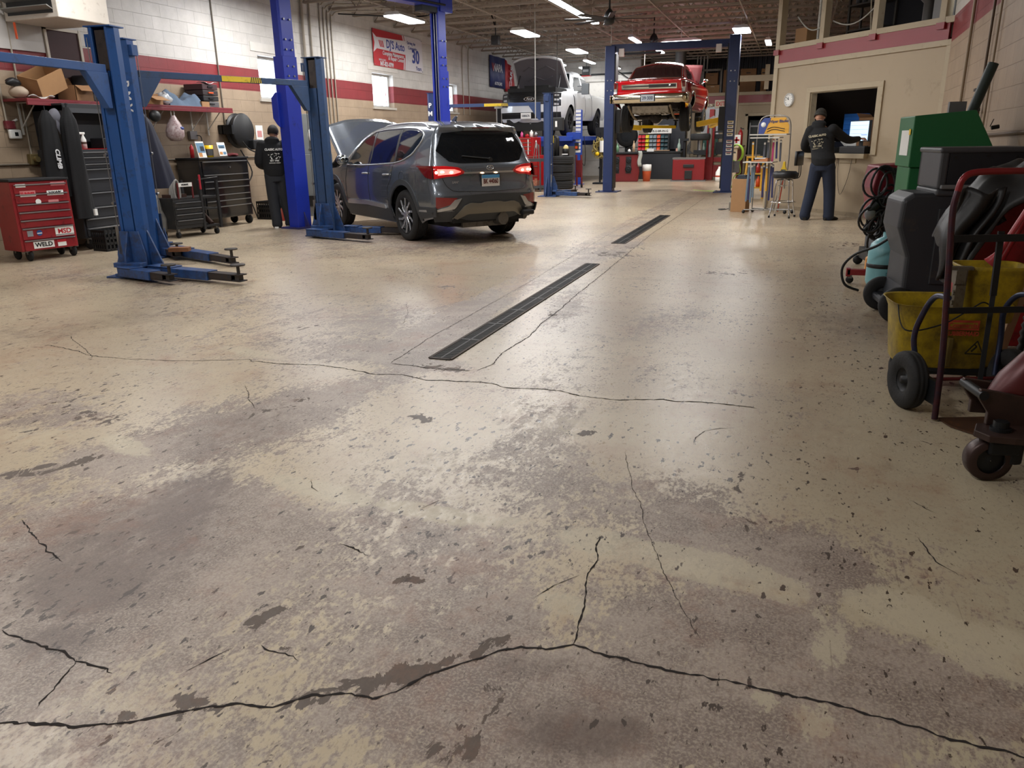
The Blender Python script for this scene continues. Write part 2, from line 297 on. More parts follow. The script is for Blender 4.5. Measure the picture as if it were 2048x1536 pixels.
DIRT=[(-2.183, 1.851, 0.221, 0.299, 0.337, -0.27, 0.8), (-2.275, 2.398, 0.069, 0.191, 0.223, -0.204, 0.7), (-1.911, 1.363, 0.094, 0.07, 0.087, -0.065, 0.8), (-2.069, 1.615, 0.103, 0.083, 0.104, -0.083, 0.6), (-2.541, 3.004, 0.188, 0.367, 0.193, -0.21, 0.4), (-5.639, 4.391, 0.399, 0.113, 0.44, -0.367, 0.35), (-5.173, 4.895, 0.153, 0.4, 0.228, -0.215, 0.35), (-4.387, 9.521, 1.514, 0.802, 0.297, -0.646, 0.4), (-4.574, 11.243, 1.392, 0.776, 0.241, -0.592, 0.6), (-3.898, 6.37, 0.422, 0.112, 0.19, -0.32, 0.35), (-3.098, 5.669, 0.409, 0.113, 0.135, -0.254, 0.35), (-0.582, 1.705, 0.118, 0.039, 0.02, -0.059, 0.5), (-0.397, 1.543, 0.189, 0.063, 0.026, -0.096, 0.5), (-0.345, 1.489, 0.182, 0.061, 0.019, -0.076, 0.5), (0.52, 6.477, 0.585, 0.163, -0.02, -0.355, 0.35), (0.558, 5.977, 0.339, 0.096, -0.021, -0.305, 0.4), (-1.01, 6.245, 0.204, 0.268, 0.073, -0.349, 0.3), (1.058, 10.772, 0.585, 0.134, -0.039, -0.468, 0.4), (-2.624, 9.926, 0.883, 0.605, 0.123, -0.449, 0.3), (-2.606, 13.134, 1.141, 0.888, 0.095, -0.458, 0.3), (0.545, 3.446, 0.183, -0.037, -0.014, -0.085, 0.2), (-7.047, 6.424, 0.554, 0.142, 0.311, -0.297, 0.4), (-5.823, 5.859, 0.294, 0.078, 0.156, -0.165, 0.3)]
# ---------------- structure materials ----------------
def block_mat(name,plane,bands,jcol=.75,bw=.4,bh=.2,grime=.25):
    """painted block wall; plane 'yz' or 'xz'; bands: list of (ztop,colour) bottom to top"""
    m,nt,b=new_mat(name);L=nt.links
    tc=N(nt,'ShaderNodeTexCoord');sp=N(nt,'ShaderNodeSeparateXYZ');L.new(tc.outputs['Object'],sp.inputs[0])
    cb=N(nt,'ShaderNodeCombineXYZ');L.new(sp.outputs['Y' if plane=='yz' else 'X'],cb.inputs[0]);L.new(sp.outputs['Z'],cb.inputs[1])
    br=N(nt,'ShaderNodeTexBrick');br.offset=.5
    br.inputs['Scale'].default_value=1;br.inputs['Mortar Size'].default_value=.005;br.inputs['Mortar Smooth'].default_value=.6
    br.inputs['Brick Width'].default_value=bw;br.inputs['Row Height'].default_value=bh
    br.inputs['Color1'].default_value=(1,1,1,1);br.inputs['Color2'].default_value=(.93,.93,.93,1);br.inputs['Mortar'].default_value=(jcol,jcol,jcol,1)
    L.new(cb.outputs[0],br.inputs['Vector'])
    col=None
    for i,(zt,c) in enumerate(bands):
        if col is None:
            rgb=N(nt,'ShaderNodeRGB');rgb.outputs[0].default_value=lin(c);col=rgb.outputs[0]
        else:
            g=N(nt,'ShaderNodeMath',operation='GREATER_THAN');L.new(sp.outputs['Z'],g.inputs[0]);g.inputs[1].default_value=bands[i-1][0]
            mx=N(nt,'ShaderNodeMix',data_type='RGBA');L.new(g.outputs[0],mx.inputs[0]);L.new(col,mx.inputs[6]);mx.inputs[7].default_value=lin(c);col=mx.outputs[2]
    mu=N(nt,'ShaderNodeMix',data_type='RGBA',blend_type='MULTIPLY');mu.inputs[0].default_value=1;L.new(col,mu.inputs[6]);L.new(br.outputs[0],mu.inputs[7])
    n=N(nt,'ShaderNodeTexNoise',i_Scale=2.2,i_Detail=9,i_Roughness=.7);L.new(tc.outputs['Object'],n.inputs['Vector'])
    mr=N(nt,'ShaderNodeMapRange');mr.inputs[1].default_value=.3;mr.inputs[2].default_value=.75;mr.inputs[3].default_value=1;mr.inputs[4].default_value=1-grime
    L.new(n.outputs[0],mr.inputs[0])
    mu2=N(nt,'ShaderNodeMix',data_type='RGBA',blend_type='MULTIPLY');mu2.inputs[0].default_value=1;L.new(mu.outputs[2],mu2.inputs[6]);L.new(mr.outputs[0],mu2.inputs[7])
    L.new(mu2.outputs[2],b.inputs['Base Color']);b.inputs['Roughness'].default_value=.5
    n3=N(nt,'ShaderNodeTexNoise',i_Scale=45,i_Detail=3);L.new(tc.outputs['Object'],n3.inputs['Vector'])
    ad=N(nt,'ShaderNodeMath',operation='MULTIPLY_ADD');L.new(n3.outputs[0],ad.inputs[0]);ad.inputs[1].default_value=.25
    iv=N(nt,'ShaderNodeMath',operation='SUBTRACT');iv.inputs[0].default_value=1;L.new(br.outputs['Fac'],iv.inputs[1]);L.new(iv.outputs[0],ad.inputs[2])
    bp=N(nt,'ShaderNodeBump');bp.inputs['Strength'].default_value=.5;bp.inputs['Distance'].default_value=.012;L.new(ad.outputs[0],bp.inputs['Height']);L.new(bp.outputs[0],b.inputs['Normal'])
    return m
M_LEFT=block_mat('left_wall_block','yz',[(2.38,'a6927b'),(2.78,'84262b'),(9,'d3d0cb')])
M_BACK=block_mat('back_wall_block','xz',[(9,'cfccc6')])
M_RIGHT=block_mat('right_wall_block','yz',[(2.70,'a5907a'),(3.06,'84282d'),(9,'cfcbc4')],grime=.2)
M_TANW=pm('office_wall_paint','a5947b',.55,var=.07,scale=1.5,dirt='8f8069',dirtamt=.15)
M_RSTRIPE=pm('red_band_paint','84262b',.35,var=.08)
def floor_material():
    m,nt,b=new_mat('floor_worn_paint');L=nt.links
    tc=N(nt,'ShaderNodeTexCoord')
    def noise(scale,detail=6,rough=.6,stretch=None,dist=0):
        n=N(nt,'ShaderNodeTexNoise',i_Scale=scale,i_Detail=detail,i_Roughness=rough,i_Distortion=dist)
        if stretch:
            mp=N(nt,'ShaderNodeMapping');mp.inputs['Scale'].default_value=stretch[0];mp.inputs['Rotation'].default_value=(0,0,stretch[1]);L.new(tc.outputs['Object'],mp.inputs[0]);L.new(mp.outputs[0],n.inputs['Vector'])
        else: L.new(tc.outputs['Object'],n.inputs['Vector'])
        return n.outputs[0]
    def att(n): a=N(nt,'ShaderNodeAttribute');a.attribute_name=n;return a.outputs['Fac']
    def M(op,a,bb=None,c=None):
        n=N(nt,'ShaderNodeMath',operation=op)
        for i,x in enumerate((a,bb,c)):
            if x is None: continue
            if isinstance(x,(int,float)): n.inputs[i].default_value=x
            else: L.new(x,n.inputs[i])
        return n.outputs[0]
    def ramp(x,a,bb):
        n=N(nt,'ShaderNodeMapRange',interpolation_type='SMOOTHSTEP');L.new(x,n.inputs[0]);n.inputs[1].default_value=a;n.inputs[2].default_value=bb;return n.outputs[0]
    def mix(f,a,c,mode='MIX'):
        n=N(nt,'ShaderNodeMix',data_type='RGBA',blend_type=mode)
        if isinstance(f,(int,float)): n.inputs[0].default_value=f
        else: L.new(f,n.inputs[0])
        for i,x in ((6,a),(7,c)):
            if isinstance(x,(tuple,str)): n.inputs[i].default_value=lin(x)
            else: L.new(x,n.inputs[i])
        return n.outputs[2]
    w,fr,pe,di,gr=att('wear'),att('fresh'),att('peel'),att('dirt'),att('greenish')
    big=noise(.45,4,.6); med=noise(3.2,8,.72,((1,.45,1),.25)); fine=noise(26,8,.75,((1,.5,1),.25)); vf=noise(120,3,.6)
    base=mix(ramp(big,.35,.65),'bfb096','a99a84')
    base=mix(gr,base,'a9a28a')
    base=mix(M('MULTIPLY',ramp(noise(7,6,.7),.45,.7),.3),base,'a08c74')
    # worn through paint: speckled boundary
    f2=noise(70,6,.7,((1,.55,1),.25)); f3=noise(14,8,.75,((1,.5,1),.25))
    warp=M('MULTIPLY',M('SUBTRACT',noise(2.1,9,.75,None,.6),.5),2.4)
    k=M('ADD',M('MULTIPLY',fine,.8),M('MULTIPLY',f2,.7)); k=M('ADD',k,M('MULTIPLY',f3,.5)); stk=noise(1,6,.65,((9,.8,1),-.12)); k=M('ADD',k,M('MULTIPLY',M('SUBTRACT',stk,.5),.35)); k=M('ADD',k,M('MULTIPLY',M('ADD',w,warp),.34)); wm=ramp(k,1.07,1.21)
    base=mix(wm,base,mix(ramp(M('ADD',noise(2.3,8,.75),M('MULTIPLY',M('SUBTRACT',f2,.5),.5)),.38,.62),'9c8e83','766860'))
    base=mix(M('MULTIPLY',ramp(vf,.45,.62),M('MULTIPLY',wm,.6)),base,'b0a391')
    base=mix(M('MULTIPLY',ramp(f2,.50,.64),.38),base,'86766a')
    # fresh paint strokes
    fk=M('ADD',M('MULTIPLY',fr,.95),M('MULTIPLY',M('SUBTRACT',fine,.5),1.5)); fk=M('ADD',fk,M('MULTIPLY',M('SUBTRACT',f2,.5),1.2)); fm=ramp(fk,.42,.56)
    base=mix(M('MULTIPLY',fm,.7),base,'bbb098')
    # grime
    dk=M('ADD',M('MULTIPLY',M('ADD',di,M('MULTIPLY',warp,.35)),.8),M('MULTIPLY',M('SUBTRACT',f3,.5),1.2)); dm=ramp(M('ADD',dk,M('MULTIPLY',M('SUBTRACT',fine,.5),.8)),.05,.75)
    base=mix(M('MULTIPLY',dm,.7),base,'584840')
    # peeled to concrete: crisp chips
    pn=noise(11,10,.65,((1,.6,1),.2),.8)
    pk=M('ADD',pn,M('MULTIPLY',pe,.33)); pmk=ramp(pk,.682,.694)
    base=mix(pmk,base,mix(f2,'453a33','65574b'))
    pn2=noise(30,5,.55,((1,.45,1),.1)); sp=ramp(M('ADD',pn2,M('MULTIPLY',M('SUBTRACT',noise(1.1,3,.5),.5),.25)),.64,.655)
    base=mix(sp,base,'463b33')
    pn3=noise(75,3,.5,((1,.4,1),.4)); sp3=ramp(M('ADD',pn3,M('MULTIPLY',M('SUBTRACT',med,.5),.3)),.68,.70)
    base=mix(M('MULTIPLY',sp3,.9),base,'54473d')
    # rust tint
    base=mix(M('MULTIPLY',ramp(M('ADD',noise(1.7,8,.75),M('MULTIPLY',f3,.3)),.64,.88),.42),base,'8a5c44')
    # hairline scratches
    wv=noise(5,3,.5,((14,.35,1),.5)); sc=ramp(wv,.69,.73)
    base=mix(M('MULTIPLY',sc,.3),base,'5a4a3e')
    L.new(base,b.inputs['Base Color'])
    ro=M('ADD',.3,M('MULTIPLY',wm,.13)); ro=M('ADD',ro,M('MULTIPLY',pmk,.2)); ro=M('ADD',ro,M('MULTIPLY',M('SUBTRACT',fine,.5),.25))
    L.new(ro,b.inputs['Roughness']); b.inputs['Specular IOR Level'].default_value=.5
    h=M('SUBTRACT',M('MULTIPLY',fine,.5),M('MULTIPLY',pmk,.5)); h=M('ADD',h,M('MULTIPLY',noise(1.2,3,.5),3.0)); h=M('ADD',h,M('MULTIPLY',vf,.2))
    bp=N(nt,'ShaderNodeBump');bp.inputs['Strength'].default_value=.35;bp.inputs['Distance'].default_value=.006;L.new(h,bp.inputs['Height']);L.new(bp.outputs[0],b.inputs['Normal'])
    return m
def make_floor():
    xs=np.unique(np.round(np.concatenate([np.arange(-10.4,-6.5,.15),np.arange(-6.5,2.3,.05),np.arange(2.4,5.1,.5)]),4))
    ys=np.unique(np.round(np.concatenate([np.arange(-4,1.2,.5),np.arange(1.2,7.5,.05),np.arange(7.5,36.3,.15)]),4))
    nx,ny=len(xs),len(ys);Xg,Yg=np.meshgrid(xs,ys)
    v=np.stack([Xg.ravel(),Yg.ravel(),np.zeros(nx*ny)],1)
    i=np.arange(nx-1);j=np.arange(ny-1);I,J=np.meshgrid(i,j);a=(J*nx+I).ravel()
    f=np.stack([a,a+1,a+nx+1,a+nx],1)
    me=D.meshes.new('floor');me.from_pydata(v.tolist(),[],f.tolist())
    def field(bl,mx=False):
        F=np.zeros(nx*ny)
        for (cx,cy,ax,ay,bx_,by_,am) in bl:
            det=ax*by_-ay*bx_
            if abs(det)<1e-6: continue
            dx=v[:,0]-cx;dy=v[:,1]-cy
            p=(dx*by_-dy*bx_)/det;q=(-dx*ay+dy*ax)/det
            r=np.sqrt(p*p+q*q);g=np.clip(1.35-r*.9,0,1);g=g*g*(3-2*g)*am
            F=np.maximum(F,g) if (mx and am>0) else F+g
        return F
    W_=field(WORN);W_=np.clip(W_,-.6,1.0)
    inpatch=((v[:,0]>-2.75)&(v[:,0]<-2.25)&(v[:,1]>4.3)&(v[:,1]<20)).astype(float)*.45
    W_+=inpatch
    W_+=.30*np.clip((3.4-v[:,1])/1.6,0,1)*np.clip((1.2-v[:,0])/.8,0,1)
    for nm,F in (('wear',W_),('fresh',field(FRESH,True)),('peel',field(PEEL,True)),('dirt',field(DIRT)),('greenish',np.clip((v[:,0]-0.0)*.6+.2,0,1)*np.clip((5.5-v[:,1])*.4,0,1)*.8)):
        at=me.attributes.new(nm,'FLOAT','POINT');at.data.foreach_set('value',F.astype(np.float32))
    me.materials.append(floor_material());me.update()
    o=D.objects.new('floor',me);COL.objects.link(o);struct(o)
    # cracks in the slab: the gap itself, as jagged ribbons, one part each
    ck=pm('crack_gap','1c1512',.95,var=.4)
    r=random.Random(3)
    for w,pl in CRACKS:
        pts=[Vector((*p,0)) for p in pl]
        seg=[]
        for a,c in zip(pts[:-1],pts[1:]):
            L=(c-a).length;n=max(1,int(L/.014))
            for k in range(n):
                seg.append(a+(c-a)*(k/n))
        seg.append(pts[-1])
        jag=.0035+w*.25
        off=0;P=[]
        for q in seg:
            off=off*.82+r.uniform(-1,1)*jag
            P.append(q+Vector((off*.6,off,0)))
        rows=[]
        for k,q in enumerate(P):
            d=(P[min(k+1,len(P)-1)]-P[max(k-1,0)]).normalized();nn=Vector((-d.y,d.x,0))
            e=min(1,k/4+.1,(len(P)-1-k)/4+.1)
            ww=w*.36*e*r.uniform(.3,1.5)
            rows.append([q+nn*ww+Vector((0,0,.0012)),q-nn*ww+Vector((0,0,.0012))])
        mb=MB();mb.grid(rows,False);mb.build('crack',ck,o,fixn=False)
    return o
FLOOR=make_floor()
# ---------------- left wall with three windows ----------------
WINS=[(13.65,14.75),(18.15,19.25),(22.35,23.45),(26.9,27.6)][:3]
def left_wall():
    b=MB();z0,z1=2.25,3.05;y=-4
    for a,c in WINS:
        b.bx(-10.25,-10,y,a,0,4.75);b.bx(-10.25,-10,a,c,0,z0);b.bx(-10.25,-10,a,c,z1,4.75);y=c
    b.bx(-10.25,-10,y,31.1,0,4.75)
    struct(b.build('wall_left',M_LEFT))
    fr=pm('window_frame','c9c9c6',.4,var=.03);gl=glass('window_glass',(.95,.97,1),.0,1)
    for i,(a,c) in enumerate(WINS):
        f=MB();x0,x1=-10.2,-10.14
        for q in ((a,a+.05,z0,z1),(c-.05,c,z0,z1),(a+.05,c-.05,z0,z0+.05),(a+.05,c-.05,z1-.05,z1),):
            f.bx(x0,x1,*q)
        f.bx(x0+.01,x1-.01,(a+c)/2+.18,(a+c)/2+.21,z0+.05,z1-.05)
        wo=struct(f.build('window_%d'%(i+1),fr))
        MB().bx(-10.172,-10.168,a+.05,c-.05,z0+.05,z1-.05).build('pane',gl,wo)
        MB().bx(-10.14,-9.96,a-.06,c+.06,z0-.05,z0).build('window_sill',pm('sill_paint','b9b4aa',.5),wo)
        l=MB();l.bx(-10.0,-9.985,a-.2,c+.25,z1+.06,z1+.22);l.build('lintel',pm('lintel_paint','cfccc6',.55),wo)
left_wall()
# ---------------- back wall, garage door, ceiling, right wall ----------------
YB=30.9
b=MB();b.bx(-10.25,-9.35,YB,YB+.2,0,4.75);b.bx(-5.95,-5.7,YB,YB+.2,0,4.75);b.bx(-9.35,-5.95,YB,YB+.2,3.5,4.75)
struct(b.build('wall_back',M_BACK))
g=MB()
for k in range(6):
    g.bx(-9.35,-5.95,YB+.06,YB+.12,k*.585+.01,(k+1)*.585-.01)
g.bx(-9.35,-5.95,YB+.08,YB+.1,0,3.5)
gd=struct(g.build('door_1',pm('garage_door_white','d8d6d0',.45,var=.05,dirt='b0aca4',dirtamt=.15),bevel=.008))
g=MB()
for x in (-9.3,-6.0): g.bx(x-.03,x+.03,YB-.02,YB+.05,0,3.4);g.bar((x,YB,3.45),(x,YB-2.9,3.62),.05,.04)
g.build('door_track',STL,gd)
g=MB();g.cyl((-9.3,YB-.05,3.75),(-6,YB-.05,3.75),.03,10);g.build('torsion_shaft',DKM,gd)
g=MB();g.bx(-7.3,-7.1,YB+.03,YB+.06,.75,.79);g.bx(-7.25,-7.15,YB+.02,YB+.06,.3,.36);g.build('door_handle',DKM,gd)
# tan interior wall with doorway (left of the office), mezzanine above
b=MB();b.bx(-5.7,-1.72,YB,YB+.15,0,2.95);b.bx(-.95,.5,YB,YB+.15,0,2.95);b.bx(-1.72,-.95,YB,YB+.15,2.12,2.95)
struct(b.build('wall_far',M_TANW))
b=MB();b.bx(-5.7,-.3,YB-.02,YB,2.58,2.84);t=struct(b.build('trim_1',M_RSTRIPE))
b=MB();b.bx(-5.7,-.3,YB-.05,YB,2.84,2.95);b.bx(-5.7,-.3,YB-.04,YB,2.5,2.58);struct(b.build('trim_2',TAN,bevel=.004))
b=MB();b.bx(-1.82,-1.72,YB-.04,YB,0,2.2);b.bx(-.95,-.85,YB-.04,YB,0,2.2);b.bx(-1.82,-.85,YB-.04,YB,2.12,2.22);struct(b.build('trim_3',TAN,bevel=.004))
b=MB();b.bx(-5.7,2.5,YB+.15,35.8,2.8,2.95);struct(b.build('floor_mezzanine',pm('mezz_floor','4a3f35',.8)))
corr=pm('dark_corrugated','8a8b90',.6,var=.15,scale=2)
b=MB();rows=[[],[]]
k=0;x=-5.8
while x<3:
    for dx,dy in ((0,0),(.06,0),(.09,.05),(.15,.05),(.18,0)): rows[0].append((x+dx,35.6+dy,0));rows[1].append((x+dx,35.6+dy,4.8))
    x+=.18
b.grid(rows,False);struct(b.build('wall_mezzanine',corr))
b=MB();b.bx(-5.9,-5.7,YB+.2,35.7,0,4.75);struct(b.build('wall_partition',M_TANW))
# inside the far doorway: dark store room
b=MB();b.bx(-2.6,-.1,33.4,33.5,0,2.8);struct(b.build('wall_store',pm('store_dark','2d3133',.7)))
# right wall, slightly splayed
def rx(y): return 2.07+.04*(y-14.1)
b=MB();b.add([(rx(-4),-4,0),(rx(14.1),14.1,0),(rx(14.1),14.1,4.75),(rx(-4),-4,4.75),(rx(-4)+.2,-4,0),(rx(14.1)+.2,14.1,0),(rx(14.1)+.2,14.1,4.75),(rx(-4)+.2,-4,4.75)],[(0,1,2,3),(5,4,7,6),(0,3,7,4),(1,5,6,2)],False)
struct(b.build('wall_right',M_RIGHT))
b=MB();b.bx(-10.25,2.2,-4.2,-4,0,4.75);struct(b.build('wall_front',M_BACK))
# ceiling: ribbed metal deck running along the hall
DECK=pm('ceiling_deck','877e73',.55,var=.1,scale=2)
b=MB();rows=[[],[]];x=-10.25
while x<4.8:
    for dx,dz in ((0,0),(.09,0),(.12,.045),(.18,.045),(.21,0)): rows[0].append((x+dx,-4.2,4.66+dz));rows[1].append((x+dx,35.8,4.66+dz))
    x+=.21
b.grid(rows,False);struct(b.build('ceiling',DECK,solid=.01))
# roof joists across the hall
JM=pm('joist_paint','978c80',.6,var=.15,scale=5)
def joist_mesh(x0,x1):
    b=MB()
    for z in (4.62,4.22):
        for s in (-.03,.03): b.bx(x0,x1,s-.012,s+.012,z-.022,z+.022)
    n=int((x1-x0)/.34);st=(x1-x0)/n
    for k in range(n):
        a=x0+k*st
        if k%2==0: b.bar((a,0,4.22),(a+st,0,4.62),.018,.018)
        else: b.bar((a,0,4.62),(a+st,0,4.22),.018,.018)
    return b
j0=None;JY=[5.2+1.02*k for k in range(27)]
JL='brown steel open-web roof joist crossing the hall under the metal deck'
for y in JY:
    if j0 is None:
        j0=joist_mesh(-10,4.6 if False else 2.6).build('roof_joist',JM);tag(j0,JL,'joist','roof joists under the metal deck');j0.location=(0,y,0)
    else:
        o=j0.copy();COL.objects.link(o);o.location=(0,y,0)
br0=None
for x in (-8.6,-6.9,-5.2,-3.2,-1.4,.6):
    if br0 is None:
        b=MB();b.bx(-.015,.015,5,31,4.18,4.2);b.bx(-.015,.015,5,31,4.6,4.615);br0=b.build('bridging_rod',JM);br0.location=(x,0,0)
        tag(br0,'thin steel bridging rod running along the hall across the joists','roof brace','bridging rods between the joists')
    else: o=br0.copy();COL.objects.link(o);o.location=(x,0,0)
# ---------------- lamps ----------------
lamp(-8.4,16.9,4.0,.42,1.25,75,'bright rectangular lamp above the red and white banner')
lamp(-6.75,20.4,4.0,.42,1.25,75,'bright rectangular lamp between the bright blue post and the ceiling fan')
lamp(-6.6,25.0,4.0,.42,1.25,.45*75,'bright rectangular lamp over the white pickup truck')
lamp(-8.4,12.6,4.0,.42,1.25,96,'rectangular lamp above the left wall shelf, ahead of the banner')
lamp(-8.0,8.0,4.0,.42,1.25,48,'rectangular lamp beside the wall heater')
lamp(-1.55,22.3,4.0,.42,1.0,71,'bright rectangular lamp above the right post of the red car lift')
lamp(-1.0,25.4,4.0,.16,1.25,40,'slim lamp beyond the right post, beside the office corner')
for k,y in enumerate((8.2,10.65,13.1,15.55,18.0)):
    lamp(-4.62,y,3.97,.16,2.4,48,['fifth','fourth','third','second','first'][k]+' tube of the long lamp strip counted from the ceiling fan')
lamp(-4.35,22.6,3.95,.14,1.25,40,'slim tube lamp just left of the navy crossbeam, behind the fan')
lamp(-4.2,25.8,3.97,.14,1.25,40,'slim tube lamp over the raised red car, behind the crossbeam')
lamp(-3.2,23.2,3.92,1.1,.14,40,'upper crosswise tube lamp in front of the silver duct')
lamp(-3.32,24.1,3.92,1.1,.14,40,'lower crosswise tube lamp in front of the silver duct')
lamp(-7.9,27.6,3.9,.14,1.25,.28*44,'slim tube lamp behind the open truck hood, left front one of four')
lamp(-6.8,27.4,3.9,.14,1.25,.2*44,'slim tube lamp behind the truck, right front one of four')
lamp(-7.6,29.9,3.9,.14,1.25,.28*44,'slim tube lamp by the garage door, left rear one of four')
lamp(-6.45,29.9,3.9,.14,1.25,.28*44,'slim tube lamp by the garage door, right rear one of four')
lamp(-1.5,13.2,4.0,.42,1.25,63,'rectangular lamp in front of the office counter')
lamp(-5.5,3.5,4.0,.42,1.25,71,'rectangular lamp over the near left floor')
lamp(-2.2,1.2,4.0,.42,1.25,55,'rectangular lamp over the camera end of the hall')
lamp(-7.0,-1.0,4.0,.42,1.25,55,'rectangular lamp at the far near-left end of the hall')
# ---------------- office: diagonal wall with counter window ----------------
OX,OY,OR=-.45,17.12,R(-50)
def ob(x,y,z): return offm()@Vector((x,y,z))
def offm(): return Matrix.Translation((OX,OY,0))@Matrix.Rotation(OR,4,'Z')
def OW(name,mb,mats,**k):
    o=mb.build(name,mats,**k); o.matrix_world=offm(); return o
LW=3.98
b=MB();x0,x1,z0,z1=1.0,2.62,1.08,2.16
b.bx(0,x0,0,.13,0,2.72);b.bx(x1,LW,0,.13,0,2.72);b.bx(x0,x1,0,.13,0,z0);b.bx(x0,x1,0,.13,z1,2.72)
struct(OW('wall_office',b,M_TANW))
b=MB()
b.bx(x0-.1,x1+.12,-.03,0,z1,z1+.09);b.bx(x0-.1,x0,-.03,0,z0,z1);b.bx(x1,x1+.12,-.03,0,z0-.02,z1)
b.bx(x0,x0+.015,0,.13,z0,z1);b.bx(x1-.015,x1,0,.13,z0,z1);b.bx(x0,x1,0,.13,z1-.015,z1)
struct(OW('trim_4',b,TAN,bevel=.003))
b=MB();b.bx(x0+.05,x1-.06,-.1,.5,z0-.08,z0);b.bx(x0+.9,x0+1.3,-.02,0,z0-.16,z0-.08);struct(OW('trim_5',b,TAN,bevel=.004))
b=MB();b.bx(.02,LW-.1,-.02,.13,2.74,2.98);struct(OW('trim_6',b,M_RSTRIPE))
b=MB();b.bx(-.08,LW,-.035,.1,2.66,2.745);b.bx(-.08,LW,-.035,.1,2.98,3.07);b.bx(-.1,.02,-.03,.1,0,2.66);b.bx(LW-.1,LW+.02,-.03,.1,0,2.66)
b.bx(-.1,0.02,-.03,.1,2.66,2.98)
struct(OW('trim_7',b,TAN,bevel=.003))
posts=(-.03,1.16,2.4,3.74)
b=MB()
for x in posts: b.bx(x-.055,x+.055,-.04,.1,2.98,4.66)
struct(OW('trim_8',b,TAN,bevel=.003))
b=MB()
for x in posts: b.bx(x-.075,x+.075,-.065,-.02,2.9,2.995)
struct(OW('trim_9',b,M_RSTRIPE))
# dark skirting line
b=MB();b.bx(0,LW,-.015,0,0,.07);struct(OW('baseboard_office',b,pm('skirting_tan','8f8069',.6,dirt='5a4d3f',dirtamt=.4)))
# side wall running back, office interior shell
b=MB();b.bx(-.45,-.32,17.2,31,0,2.95);struct(b.build('wall_side',M_TANW))
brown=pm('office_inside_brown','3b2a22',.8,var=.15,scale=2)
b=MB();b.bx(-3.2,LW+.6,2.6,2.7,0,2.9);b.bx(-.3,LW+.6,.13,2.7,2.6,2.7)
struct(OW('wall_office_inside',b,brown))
b=MB();b.bx(-1.6,.9,2.45,2.6,1.62,1.72);o=OW('wall_shelf',b,pm('dark_shelf','1e1a1c',.6));tag(o,'dark shelf on the brown wall inside the office','shelf')
b=MB();b.bx(0,LW+.5,.02,3,2.78,2.95);struct(OW('floor_loft',b,pm('mezz_floor','4a3f35',.8)))
# loft above the office: added dark panel, its colour stands for the unlit room
b=MB();b.bx(.75,LW+.3,1.6,1.68,2.95,4.66);struct(OW('wall_loft',b,pm('loft_unlit_dark','1d1d22',.85)))
b=MB();b.bx(2.55,2.7,14.0,36.0,0,4.75);struct(b.build('wall_right_rear',M_TANW))
b=MB();b.bx(-.6,-.3,4.5,4.6,2.95,4.66);struct(OW('wall_loft_end',b,pm('loft_unlit_dark','1d1d22',.85)))
t=thing('storage_rack','dark steel storage rack with jars standing in the loft behind the middle bay','shelf',ob(.45,1.25,2.95),OR)
b=MB()
for x in (-.1,.75): b.bx(x,x+.04,0,.04,0,1.5);b.bx(x,x+.04,.3,.34,0,1.5)
for z in (.35,.8,1.25): b.bx(-.1,.79,0,.34,z,z+.03)
b.build('rack_frame',pm('stud_grey','4a4640',.8),t)
for i in range(5):
    b=MB();b.lathe([(.001,0),(.05,0),(.05,.16),(.03,.2)],c=(.0+i*.16,.15,.83),n=10);b.build('jar',pm('jar_grey','5a5c60',.5),t)
b=MB();b.bx(1.0,1.06,3.2,3.26,2.95,4.6);b.bx(-.2,.1,2.4,2.46,2.95,4.6);b.bx(.2,1.9,3.2,3.25,2.95,3.25);struct(OW('wall_loft_studs',b,pm('stud_grey','55504a',.8)))
# ----- things on the loft
t=thing('cardboard_box','cardboard box standing at the left end of the loft','box',ob(.22,.45,2.95),OR)
b=MB();b.bx(-.16,.16,-.16,.16,0,.42);b.build('carton',CARD,t,bevel=.004);b=MB();b.bx(-.1,-.02,-.165,-.16,.1,.13);b.build('hand_hole',BLK,t)
t=thing('leaning_pipe','white pipe standing upright behind the first loft bay','pipe',ob(.62,.35,2.95))
b=MB();b.cyl((0,0,0),(0,0,1.7),.022,8);b.build('pipe_body',pm('pipe_white','c9c5bb',.5,dirt='77716a'),t)
t=thing('leaning_pole','thin pale pole leaning in the middle loft bay','pole',ob(1.75,.3,2.95),OR)
b=MB();b.cyl((0.25,0,0),(-.15,.3,.75),.012,8);b.build('shaft',pm('pale_wood','b9ab93',.6),t)
t=thing('exhaust_funnel','grey sheet metal funnel hanging behind the right loft bay','funnel',ob(2.75,.75,2.95),OR)
b=MB();b.lathe([(.42,1.15),(.42,.95),(.3,.7),(.1,.5),(.1,0)],n=20);b.build('cone',pm('grey_sheet','6d6b68',.45,.5),t)
b=MB();b.bx(.35,.75,-.3,.1,0,.9);b.build('cabinet_body',pm('grey_sheet','6d6b68',.45,.5),t)
rope=pm('pale_rope','a8a69f',.8)
for x0_,x1_,za,zb,lab in ((.3,1.1,3.55,3.35,'left'),(1.25,2.3,3.35,3.5,'middle'),(2.45,3.65,3.65,3.75,'right')):
    pts=[ob(x0_+(x1_-x0_)*k/12,.12,za+(zb-za)*k/12-.18*sin(pi*k/12)) for k in range(13)]
    b=MB();b.tube(pts,.012,6);o=b.build('safety_chain',rope);tag(o,'pale twisted chain sagging across the %s loft bay'%lab,'chain')
